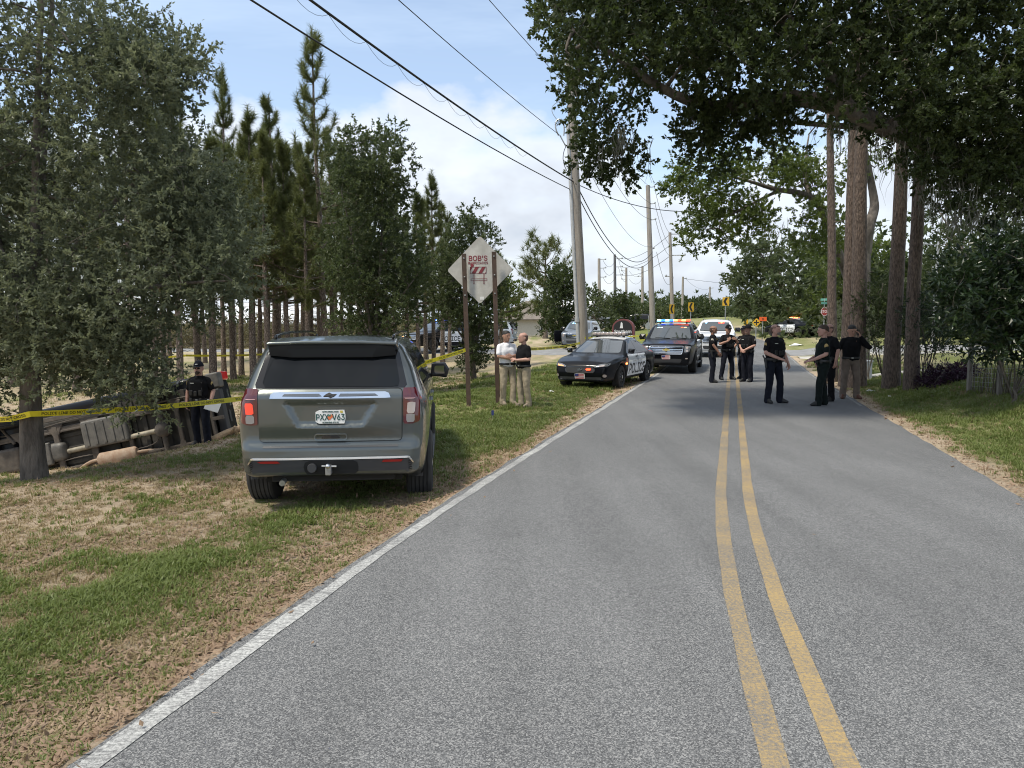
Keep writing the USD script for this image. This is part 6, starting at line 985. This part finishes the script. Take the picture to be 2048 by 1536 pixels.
def person(label, px, Y, yaw, H=1.8, z=None, skin='pink', shirt=None, pants=None, shoes=None, hair='stubble', bald=False, cap=None, hat=False, glasses=None, beard=None, arms=None, feet=((0.13, 0.0, 0.15), (-0.13, 0.0, -0.15)), girth=1.0, sleeve=0.55, lean=(0, 0), head=(0, 0), duty=True, vest=True, gloves=False, patchm=None, seed=1, group=None, hipx=0.0):
    p = on(px, Y); p = p if z is None else np.array([p[0], p[1], z]); t = thing('person', label, 'person', p, yaw, group); sc = H / 1.80; S = lambda m: mapv(m if hasattr(m, 'faces') else cat(m), lambda v: v * sc); o = lambda n, m, mt, **k: obj(t, n, S(m), mt, **k)
    lx, ly = lean; up_ = lambda q: np.asarray(q, float) + np.array([lx * max(0, q[2] - 0.95), ly * max(0, q[2] - 0.95), 0]) + [hipx, 0, 0]; g = girth; sk = skin_m[skin]
    hips = [up_((s * 0.098, 0.01, 0.92)) for s in (1, -1)]; foot = []; bd = []; tr = []
    for s, hp, (fx, fy, fa) in zip((1, -1), hips, feet):
        an = np.array([fx, fy + 0.03, 0.09]); kn = (hp + an) / 2 + [s * 0.015, -0.035, 0.0]; dr = np.array([math.sin(fa), -math.cos(fa), 0]); foot.append((an, dr)); bd += [bone((hp, 0.085), (kn, 0.058)), bone((kn, 0.056), (an, 0.040))]
        tr += [bone((hp + [0, 0.01, -0.02], 0.108 * g ** 0.5), (kn, 0.080)), bone((kn, 0.080), (an + [0, 0.005, 0.05], 0.074)), bone((an + [0, 0, 0.06], 0.074), (an + [0, 0.005, -0.03], 0.077))]
        sh_ = Manifold.batch_hull([ball(an + [0, 0.035, -0.045], 0.042), ball(an + dr * 0.07 + [0, 0, -0.045], 0.042), ball(an + dr * 0.155 + [0.012, 0, -0.058], 0.030), ball(an + dr * 0.155 - [0.012, 0, 0.058], 0.030), ball(an + [0, 0.01, 0.02], 0.043)]).trim_by_plane([0, 0, 1], 0.002); o('shoe', sh_, shoes or leather, smooth=40)
    pel = [ball(up_((s * 0.085, 0.012, 0.95)), 0.112 * g) for s in (1, -1)] + [ball(up_((s * 0.075, -0.005, 1.03)), 0.108 * g) for s in (1, -1)]
    o('trousers', cloth(Manifold.batch_boolean([Manifold.batch_hull(pel)] + tr, m3.OpType.Add), seed, 0.011), pants or navy, smooth=True)
    # torso and arms
    chest = [ball(up_((s * 0.155, 0.01, 1.43)), 0.068) for s in (1, -1)] + [ball(up_((s * 0.095, -0.015, 1.30)), 0.122 * (0.6 + 0.4 * g)) for s in (1, -1)] + [ball(up_((s * 0.08, -0.015 * g, 1.10)), 0.116 * g) for s in (1, -1)] + [ball(up_((s * 0.078, 0.0, 1.00)), 0.114 * g) for s in (1, -1)] + [ball(up_((0, 0.02, 1.48)), 0.062)]
    torso = Manifold.batch_hull(chest); sl = []; gl = []; sh_pts = []
    A = {'l': ((0.27, 0.03, 1.19), (0.285, -0.05, 0.94), (0, -0.15, -1)), 'r': ((-0.27, 0.03, 1.19), (-0.285, -0.05, 0.94), (0, -0.15, -1))}; A.update(arms or {})
    for k, s in (('l', 1), ('r', -1)):
        el, wr, hd = A[k][:3]; nrm = A[k][3] if len(A[k]) > 3 else (s, 0, 0); sp = up_((s * 0.185, 0.01, 1.425)); el, wr = up_(el), up_(wr); sh_pts.append((sp, el, s))
        bd += [bone((sp, 0.056), (el, 0.043)), bone((el, 0.043), ((el * 0.6 + wr * 0.4), 0.042), (wr, 0.029))]; hm = hand(wr, hd, np.array(nrm, float), -s if (np.cross(hd, nrm) @ np.array([0, -1.0, 0])) * s > 0 else s); bd += hm
        if gloves: gl.append(Manifold.batch_boolean([m_.scale([1, 1, 1]) for m_ in hand(wr, hd, np.array(nrm, float), s)] + [bone((wr, 0.036), (wr + unit(np.array(hd, float)) * 0.07, 0.040), n=10)], m3.OpType.Add))
        if sleeve < 1: e2 = sp + (el - sp) * sleeve * 1.25; sl += [bone((sp + [-s * 0.01, 0, 0], 0.076), (e2, 0.070))]
        else: sl += [bone((sp + [-s * 0.01, 0, 0], 0.074), (el, 0.060)), bone((el, 0.060), (el + (wr - el) * 0.95, 0.043))]
    nk = up_((0, 0.012, 1.50)); hy, hp_ = head; hc = up_((0, -0.015, 1.675)); Rz = trimesh.transformations.euler_matrix(hp_, 0, hy, 'sxyz')[:3, :3]; hq = lambda q: hc + Rz @ np.array(q, float)
    bd += [bone((nk, 0.062), (hq((0, 0.015, -0.06)), 0.060)), Manifold.batch_hull([ball(chest_, 0.10) for chest_ in (up_((0.09, 0, 1.36)), up_((-0.09, 0, 1.36)), up_((0.07, 0, 1.02)), up_((-0.07, 0, 1.02)))]),
           Manifold.batch_hull([ball(hq((0, 0.025, 0.035)), 0.094), ball(hq((0, -0.025, 0.035)), 0.082), ball(hq((0, -0.045, -0.045)), 0.058), ball(hq((0, -0.075, -0.095)), 0.028), ball(hq((0.045, -0.02, -0.06)), 0.036), ball(hq((-0.045, -0.02, -0.06)), 0.036)]),
           bone((hq((0, -0.100, 0.012)), 0.011), (hq((0, -0.118, -0.028)), 0.015)), bone((hq((0.04, -0.083, 0.033)), 0.014), (hq((-0.04, -0.083, 0.033)), 0.014))] + [bone((hq((s * 0.086, 0.005, 0.015)), 0.012), (hq((s * 0.094, 0.022, -0.005)), 0.016), (hq((s * 0.084, 0.008, -0.035)), 0.010), n=8) for s in (1, -1)]
    o('body', Manifold.batch_boolean(bd, m3.OpType.Add), sk, smooth=50)
    o('shirt', cloth(Manifold.batch_boolean([torso, bone((nk + [0, 0, -0.03], 0.074), (up_((0, 0.0, 1.44)), 0.10))] + sl, m3.OpType.Add), seed + 50, 0.009), shirt or blackc, smooth=True)
    for s in (1, -1): o('eye', cat(bone((hq((s * 0.033, -0.092, 0.012)), 0.009), (hq((s * 0.026, -0.094, 0.012)), 0.009), n=8)), eye_m)
    o('mouth', bone((hq((0.020, -0.097, -0.060)), 0.006), (hq((-0.020, -0.097, -0.060)), 0.006), n=8), lip_m)
    if beard: o('beard', Manifold.batch_hull([ball(hq((s * 0.03, -0.075, -0.075)), 0.026) for s in (1, -1)] + [ball(hq((0, -0.088, -0.105)), 0.026), ball(hq((0, -0.096, -0.045)), 0.010)]), hair_m[beard], smooth=40)
    hullhair = Manifold.batch_hull([ball(hq((0, 0.03, 0.045)), 0.097), ball(hq((0, -0.012, 0.055)), 0.087), ball(hq((0, 0.05, -0.02)), 0.078)])
    if not bald and not cap: 
        cutn = Rz @ np.array([0, 0.42, 0.9]); o('hair', hullhair.trim_by_plane([float(x) for x in cutn], float(cutn @ hq((0, -0.02, 0.050)))), hair_m[hair], smooth=50)
    elif not cap: 
        cutn = Rz @ np.array([0, 0.75, 0.1]); o('hair', hullhair.scale([1, 1, 1]).trim_by_plane([float(x) for x in cutn], float(cutn @ hq((0, 0.02, 0.0)))).trim_by_plane([float(x) for x in (Rz @ np.array([0, 0, -1.0]))], float((Rz @ np.array([0, 0, -1.0])) @ hq((0, 0, 0.06)))), hair_m['stubble'], smooth=50)
    if cap:
        cr = Manifold.batch_hull([ball(hq((0, 0.02, 0.065)), 0.102), ball(hq((0, -0.02, 0.07)), 0.095), ball(hq((0, 0.0, 0.095)), 0.09)]); cn = Rz @ np.array([0, 0, 1.0]); cr = cr.trim_by_plane([float(x) for x in cn], float(cn @ hq((0, 0, 0.050)))); c_ = o('cap', cr, cap, smooth=40)
        br = Manifold.batch_hull([ball(hq(q), 0.006, 8) for q in ((0.075, -0.075, 0.055), (-0.075, -0.075, 0.055), (0.055, -0.165, 0.040), (-0.055, -0.165, 0.040), (0, -0.18, 0.045), (0, -0.08, 0.07))]) if not hat else Manifold.batch_hull([ball(hq((0.17 * math.cos(a), 0.17 * math.sin(a), 0.055)), 0.007, 8) for a in np.linspace(0, 2 * PI, 14)]); obj(c_, 'brim', S(br), cap, smooth=40)
        if not hat: obj(c_, 'cap_emblem', S(cat(bone((hq((-0.02, -0.113, 0.10)), 0.009), (hq((0.02, -0.113, 0.10)), 0.009), n=8))), whsign)
    if glasses: 
        dz_, dy_ = (0.015, -0.097) if glasses == 'on' else (0.085, -0.075); o('sunglasses', cat(*[bone((hq((s * 0.052, dy_ + 0.012, dz_)), 0.015), (hq((s * 0.022, dy_, dz_ - 0.004)), 0.016), n=8) for s in (1, -1)], tube([hq((0.02, dy_, dz_ + 0.006)), hq((-0.02, dy_, dz_ + 0.006))], 0.004, 5), *[tube([hq((s * 0.065, dy_ + 0.02, dz_ + 0.005)), hq((s * 0.098, 0.02, dz_ + 0.003))], 0.004, 5) for s in (1, -1)]), eye_m, smooth=40)
    if gloves: 
        for m_ in gl: o('glove', m_, glove_m, smooth=40)
    belt = Manifold.batch_hull([ball(up_((s * 0.092 * g, 0.0, zz)), 0.126 * g) for s in (1, -1) for zz in (1.0, 1.012)]).trim_by_plane([0, 0, 1], 0.985).trim_by_plane([0, 0, -1], -1.035); b_ = o('belt', belt, leather, smooth=40); obj(b_, 'buckle', S(xf(rbox(0.05, 0.012, 0.035, 0.004), loc=up_((0, -0.128 * g, 1.01)))), galv)
    if duty:
        for q, w_ in (((0.17, -0.07, 1.0), 0.055), ((0.09, -0.125, 1.0), 0.06), ((-0.11, -0.12, 1.0), 0.055), ((0.13, 0.10, 1.0), 0.06)): o('belt_pouch', xf(rbox(w_, 0.05, 0.095, 0.012), loc=up_((q[0] * g, q[1] * g, q[2]))), leather, smooth=40)
        h_ = o('holster', Manifold.batch_hull([ball(up_((-0.215 * g, 0.01, 1.0)), 0.03), ball(up_((-0.215 * g, 0.03, 1.02)), 0.028), ball(up_((-0.225 * g, -0.03, 0.83)), 0.026)]), leather, smooth=40); obj(h_, 'pistol_grip', S(cat(bone((up_((-0.225 * g, 0.03, 1.02)), 0.017), (up_((-0.235 * g, 0.07, 1.09)), 0.016)))), blk, smooth=40)
    if vest:
        vm = Manifold.batch_hull([ball(up_((s * 0.10, -0.03, 1.36)), 0.115) for s in (1, -1)] + [ball(up_((s * 0.09, -0.03, 1.14)), 0.122 * g) for s in (1, -1)] + [ball(up_((s * 0.10, 0.05, 1.30)), 0.105) for s in (1, -1)] + [ball(up_((s * 0.085, 0.02, 1.12)), 0.118 * g) for s in (1, -1)]); v_ = o('vest', cloth(vm, seed + 90, 0.005, edge=0.04), shirt or blackc, smooth=True)
        for q in ((0.10, -0.155, 1.16), (0.0, -0.165, 1.15), (-0.10, -0.155, 1.16)): obj(v_, 'vest_pouch', S(xf(rbox(0.075, 0.035, 0.11, 0.012), loc=up_((q[0], q[1] * (0.5 + 0.5 * g), q[2])))), leather, smooth=40)
        obj(v_, 'radio', S(cat(xf(rbox(0.035, 0.03, 0.07, 0.008), loc=up_((0.12, -0.125, 1.36))), tube([up_((0.12, -0.13, 1.33)), up_((0.14, -0.15, 1.22)), up_((0.16, -0.10, 1.05))], 0.006, 5))), blk); obj(v_, 'name_tape', S(xf(rbox(0.09, 0.008, 0.014, 0.003), loc=up_((-0.085, -0.148, 1.37)))), whsign)
    if patchm is not None:
        for sp, el, s in sh_pts:
            c_ = sp + (el - sp) * 0.30 + np.array([s * 0.068, -0.012, 0.0]); o('shoulder_patch', xf(lathe([(0, -0.008), (0.040, -0.006), (0.044, 0.0), (0.0, 0.008)], 14, 'x'), loc=c_, s=(1, 0.95, 1.15)), patchm, smooth=40)
    return t, p, sc
og = None
ARM = lambda e, w, h, n=None: (e, w, h) if n is None else (e, w, h, n)
# 1 the officer by the pickup
t, p, sc = person('officer in black cap and sunglasses holding papers beside the overturned pickup', 397, 14.9, -0.12, 1.75, None, 'pink', blackc, navy, cap=navy, glasses='on', beard='brown', girth=1.06, gloves=True, patchm=patch_m, seed=3, head=(0.15, 0.0), arms={'l': ((0.30, 0.02, 1.19), (0.34, -0.16, 1.0), (0.35, -0.4, -0.6), (0.5, -0.3, 0.6)), 'r': ((-0.29, 0.03, 1.18), (-0.27, -0.06, 0.93), (0.05, -0.2, -1))}, feet=((0.17, -0.08, 0.3), (-0.12, 0.02, -0.1)))
a = np.array([0.36, -0.26, 0.93]) * sc; c_, s_ = math.cos(-0.12), math.sin(-0.12); w = p + np.array([a[0] * c_ - a[1] * s_, a[0] * s_ + a[1] * c_, a[2]])
pm = xf(cat(extr(R4(-0.15, 0.15, -0.105, 0.105, 0.004), 0.003), xf(extr(R4(-0.14, 0.14, -0.10, 0.10, 0.004), 0.002), loc=(0.01, 0.004, 0.005))), rx=1.25, ry=0.30, rz=0.0); single('paper_sheets', mapv(pm, lambda v: v + w + [0.08, -0.03, -0.03]), paper, 'white sheets of paper in the gloved hand of the officer by the pickup', 'paper')
# 2, 3 the two plain clothes men at the sign
person('man in white polo and khaki trousers, arms folded, leaning on the sign post', 1016, 16.35, 0.42, 1.72, None, 'tan', whitec, khaki, tansh, hair='black', arms={'l': ((0.24, -0.06, 1.20), (0.02, -0.235, 1.20), (-1, -0.1, 0.12), (0, -1, 0.2)), 'r': ((-0.25, -0.06, 1.20), (0.02, -0.20, 1.14), (1, -0.15, 0.05), (0, -1, 0.2))}, feet=((0.10, -0.10, 0.3), (-0.10, 0.05, 0.0)), lean=(-0.06, 0.02), head=(0.25, 0.08), duty=False, vest=False, seed=5)
person('man in black polo and khaki trousers standing close to the white shirted man', 1047, 16.15, -1.05, 1.70, None, 'pink', blackc, khaki, tansh, hair='stubble', bald=True, arms={'l': ((0.25, 0.0, 1.17), (0.08, -0.24, 1.15), (-0.6, -0.6, 0.3), (0.4, -0.3, 0.8)), 'r': ((-0.25, 0.0, 1.17), (-0.06, -0.25, 1.12), (0.6, -0.6, 0.2), (-0.4, -0.3, 0.8))}, feet=((0.10, 0.06, 0.2), (-0.10, -0.03, -0.1)), head=(-0.15, 0.0), duty=False, vest=False, girth=1.08, seed=7)
# 4..7 the group beyond
person('bald officer seen side on, standing nearest the black and white police SUV', 1425, 22.6, 1.15, 1.80, None, 'brown', blackc, navy, bald=True, vest=False, patchm=patchw_m, seed=9, arms={'r': ((-0.27, -0.06, 1.20), (-0.26, -0.22, 0.98), (0.1, -0.5, -0.8)), 'l': ((0.26, -0.02, 1.19), (0.25, -0.15, 0.95), (0, -0.4, -0.9))}, feet=((0.11, 0.0, 0.1), (-0.10, -0.05, -0.1)))
person('officer in black cap with both hands raised to his vest', 1455, 23.8, 0.25, 1.80, None, 'tan', blackc, navy, cap=blackc, vest=True, seed=11, arms={'l': ((0.33, -0.05, 1.26), (0.16, -0.24, 1.36), (-0.8, -0.3, 0.2), (0.2, -0.9, 0.2)), 'r': ((-0.31, -0.04, 1.20), (-0.15, -0.25, 1.30), (0.5, -0.2, 0.8), (-0.3, -0.9, 0.2))}, feet=((0.20, 0.0, 0.25), (-0.20, 0.0, -0.25)), head=(-0.1, 0.12))
person('officer in a flat wide brimmed hat with hands clasped in front', 1495, 22.9, -0.95, 1.80, None, 'pink', blackc, navy, cap=blackc, hat=True, patchm=patchw_m, seed=13, arms={'l': ((0.27, -0.02, 1.18), (0.06, -0.24, 1.03), (-0.8, -0.4, -0.3), (0.2, -0.9, 0.3)), 'r': ((-0.27, -0.02, 1.18), (-0.05, -0.24, 1.02), (0.8, -0.4, -0.3), (-0.2, -0.9, 0.3))}, feet=((0.10, 0.02, 0.2), (-0.10, -0.05, -0.1)), girth=1.05)
person('officer mostly hidden behind the one in the wide brimmed hat', 1487, 24.2, -1.0, 1.76, None, 'tan', blackc, navy, cap=navy, seed=15, arms={'r': ((-0.27, -0.06, 1.19), (-0.16, -0.30, 1.12), (0.2, -0.9, 0), (0, 0, 1))}, feet=((0.1, 0.0, 0.2), (-0.1, 0.0, -0.1)))
# 8 the gesturing officer
person('bald bearded officer with sunglasses on his head, gesturing with one hand', 1549, 16.4, 0.38, 1.82, None, 'pink', blackc, navy, bald=True, glasses='up', beard='grey', girth=1.13, patchm=patch_m, seed=17, arms={'r': ((-0.29, -0.04, 1.16), (-0.08, -0.26, 1.03), (0.75, -0.55, -0.25), (-0.3, -0.2, 0.95)), 'l': ((0.29, 0.04, 1.17), (0.33, -0.08, 0.92), (0.12, -0.25, -1))}, feet=((0.17, -0.05, 0.75), (-0.12, 0.02, -0.15)), head=(0.35, 0.0))
# 9, 10 the pair with backs half turned
person('heavy set officer in dark green black uniform facing left, nearest the right verge', 1646, 15.9, -1.75, 1.80, None, 'pink', greenc, greenc, hair='brown', girth=1.16, vest=False, patchm=patch_m, seed=19, arms={'l': ((0.27, 0.0, 1.16), (0.14, -0.26, 1.02), (-0.4, -0.8, -0.2), (0.2, -0.3, 0.9)), 'r': ((-0.28, 0.02, 1.16), (-0.16, -0.25, 1.02), (0.4, -0.8, -0.2), (-0.2, -0.3, 0.9))}, feet=((0.11, -0.12, 0.2), (-0.11, 0.06, -0.15)), head=(-0.05, 0.05))
person('bald officer with sunglasses, mostly hidden behind the heavy set officer', 1656, 16.9, -1.2, 1.83, None, 'pink', blackc, blackc, bald=True, glasses='on', girth=1.08, vest=False, seed=21, feet=((0.11, 0.0, 0.2), (-0.11, 0.0, -0.1)))
# 11 the man on the phone
t, p, sc = person('man in long sleeved black shirt and brown trousers speaking on the phone', 1702, 17.4, -0.15, 1.80, None, 'tan', blackc, khakib, brownsh, hair='black', sleeve=1.0, arms={'l': ((0.40, -0.05, 1.27), (0.165, -0.12, 1.53), (-0.35, 0.0, 0.85), (0.9, -0.2, 0.3)), 'r': ((-0.31, 0.02, 1.18), (-0.36, -0.06, 0.93), (-0.02, -0.15, -1))}, feet=((0.17, 0.0, 0.35), (-0.14, 0.03, -0.35)), head=(0.15, 0.30), duty=False, vest=False, seed=23)
w = p + np.array([0.105, -0.09, 1.63]) * sc; single('mobile_phone', mapv(xf(rbox(0.012, 0.07, 0.145, 0.005), rx=-0.25), lambda v: v + w), blk, 'dark mobile phone held to the ear of the man in brown trousers', 'phone')
# ---------------------------------------------------------------- grass and fallen leaves on the verges
gr_m = leafmat('grass_blade', (0.14, 0.175, 0.05), (0.36, 0.38, 0.15), 0.35, vscale=1.2); dry_m = leafmat('dry_grass_blade', (0.27, 0.215, 0.12), (0.54, 0.445, 0.27), 0.3, vscale=1.5); litter_m = leafmat('fallen_leaf', (0.22, 0.15, 0.098), (0.58, 0.45, 0.32), 0.1, rough=0.8, vscale=2.0)
def blades(n, h, spread_, rng, w=0.0055, lay=0.5):
    P_ = np.concatenate([rng.normal(size=(n, 2)) * spread_, np.zeros((n, 1))], 1); az = rng.uniform(0, 2 * PI, n); d = np.stack([np.cos(az), np.sin(az), 0 * az], 1); hh = (h * rng.uniform(0.55, 1.2, n))[:, None]; l = rng.uniform(0.15, 1.0, n)[:, None] * lay
    b = np.stack([-np.sin(az), np.cos(az), 0 * az], 1) * w; m = P_ + d * hh * l * 0.35 + [0, 0, 1] * hh * 0.6; t = P_ + d * hh * l * 1.1 + [0, 0, 1] * hh * (1 - 0.35 * l)
    V = np.stack([P_ - b, P_ + b, m + b * 0.8, m - b * 0.8, t], 1).reshape(-1, 3); i = np.arange(n)[:, None] * 5; return trimesh.Trimesh(V, np.concatenate([i + [0, 1, 2], i + [0, 2, 3], i + [3, 2, 4]]), process=False)
def scatter(name, label, protos_, xy, sc, rng, mt):
    pi = UsdGeom.PointInstancer.Define(stage, numbered('/World', name)); paths = []
    for k, m in enumerate(protos_): paths.append(usdkit.mesh(stage, f'{pi.GetPath()}/tuft_{k + 1:03d}' if k else f'{pi.GetPath()}/tuft', m, mt).GetPath())
    pi.CreatePrototypesRel().SetTargets(paths); n = len(xy); z = height(xy[:, 0], xy[:, 1]) - 0.004
    pi.CreatePositionsAttr(Vt.Vec3fArray.FromNumpy(np.column_stack([xy, z]).astype(np.float32))); pi.CreateProtoIndicesAttr(Vt.IntArray.FromNumpy(rng.integers(0, len(protos_), n).astype(np.int32)))
    a = rng.uniform(0, 2 * PI, n); q = np.zeros((n, 4), np.float32); q[:, 0], q[:, 3] = np.cos(a / 2), np.sin(a / 2)
    pi.CreateOrientationsAttr(Vt.QuathArray([Gf.Quath(float(w), 0.0, 0.0, float(zz)) for w, zz in q[:, [0, 3]]])); pi.CreateScalesAttr(Vt.Vec3fArray.FromNumpy(np.repeat(sc[:, None], 3, 1).astype(np.float32)))
    return tag(pi, label, kind='stuff')
rgs = np.random.default_rng(99)
def sample(n, x0, x1, y0, y1, far):
    # more of them near the camera, none outside the view
    y = y0 * (y1 / y0) ** rgs.uniform(0, 1, n) if far else rgs.uniform(y0, y1, n); x = rgs.uniform(-0.80, 0.80, n) * (y + 0.6); k = (x > x0) & (x < x1); return x[k], y[k]
x, y = sample(230000, -16, 16, 2.4, 34, True); s, t_ = st(x, y); e = np.where(t_ < 0, -t_ - halfl(s), t_ - HALF); g_ = green(x, y); r = rgs.uniform(0, 1, len(x))
side_edge = sstep(0.02, 0.4, e + (meshkit.noise(np.stack([x * 3, y * 3, 0 * x], -1), 8) - 0.5) * 0.3)
offpave = ~(((t_ > HALF) & (((s > 17.3) & (s < 18.7)) | ((s > 28.9) & (s < 37.2)))) | ((t_ < -HALF) & (s > 34.3) & (s < 40.7)))
under_car = (np.abs(x + 2.1) < 0.95) & (np.abs(y - 10.0) < 2.3)
kg = (e > 0) & (r < (0.03 + 0.40 * g_ ** 1.5) * side_edge) & offpave; kd = (e > 0) & ~kg & (rgs.uniform(0, 1, len(x)) < 0.17 * side_edge * (1 - 0.4 * g_)) & offpave
P1 = np.stack([x, y], 1)
tall = 0.55 + 0.75 * meshkit.noise(np.stack([x * 1.1, y * 1.1, 0 * x], -1), 21) * (0.4 + 0.6 * g_)
sz = tall * (0.8 + 0.035 * np.minimum(y, 30)) * np.where(under_car, 0.6, 1.0)
scatter('grass', 'short green grass growing in patches on the verges', [blades(16, 0.085, 0.030, rgs, lay=0.9) for _ in range(5)], P1[kg], sz[kg], rgs, gr_m)
scatter('dry_grass', 'short dry straw coloured grass on the verges', [blades(12, 0.060, 0.034, rgs, lay=1.3) for _ in range(4)], P1[kd], sz[kd], rgs, dry_m)
# fallen oak leaves and pine straw, thickest beside the left edge of the road
x, y = sample(170000, -14, 16, 2.4, 24, True); s, t_ = st(x, y); el = -t_ - halfl(s); er = t_ - HALF; n1 = meshkit.fbm(np.stack([x * 1.3, y * 1.3, 0 * x], -1), 3, 31)
w = np.where(el > 0, 0.75 * np.exp(-((el - 0.45) / 0.5) ** 2) + 0.34 * sstep(0.46, 0.62, n1) * sstep(0.8, 2.4, el) + 0.06, 0.42 * np.exp(-((er - 0.15) / 0.22) ** 2) + 0.05) * np.where(np.maximum(el, er) > -0.02, 1.0, np.where(np.maximum(el, er) > -0.45, 0.03, 0.0004))
k = rgs.uniform(0, 1, len(x)) < w; x, y = x[k], y[k]; n = len(x); P_ = np.column_stack([x, y, height(x, y) + rgs.uniform(0.004, 0.03, n)]); D = np.column_stack([rgs.normal(size=(n, 2)), rgs.normal(size=n) * 0.25]); sc = (0.75 + 0.05 * y)
V, F = leaves(P_, D, 0.050, 0.021, rgs, 1.0, 0.35); V = (V.reshape(-1, 4, 3) - P_[:, None]) * sc[:, None, None] + P_[:, None]
single('fallen_leaves', trimesh.Trimesh(V.reshape(-1, 3), F, process=False), litter_m, 'dry brown oak leaves lying on the verges along the road', kind='stuff')
# tall weeds on the right bank and round the pickup
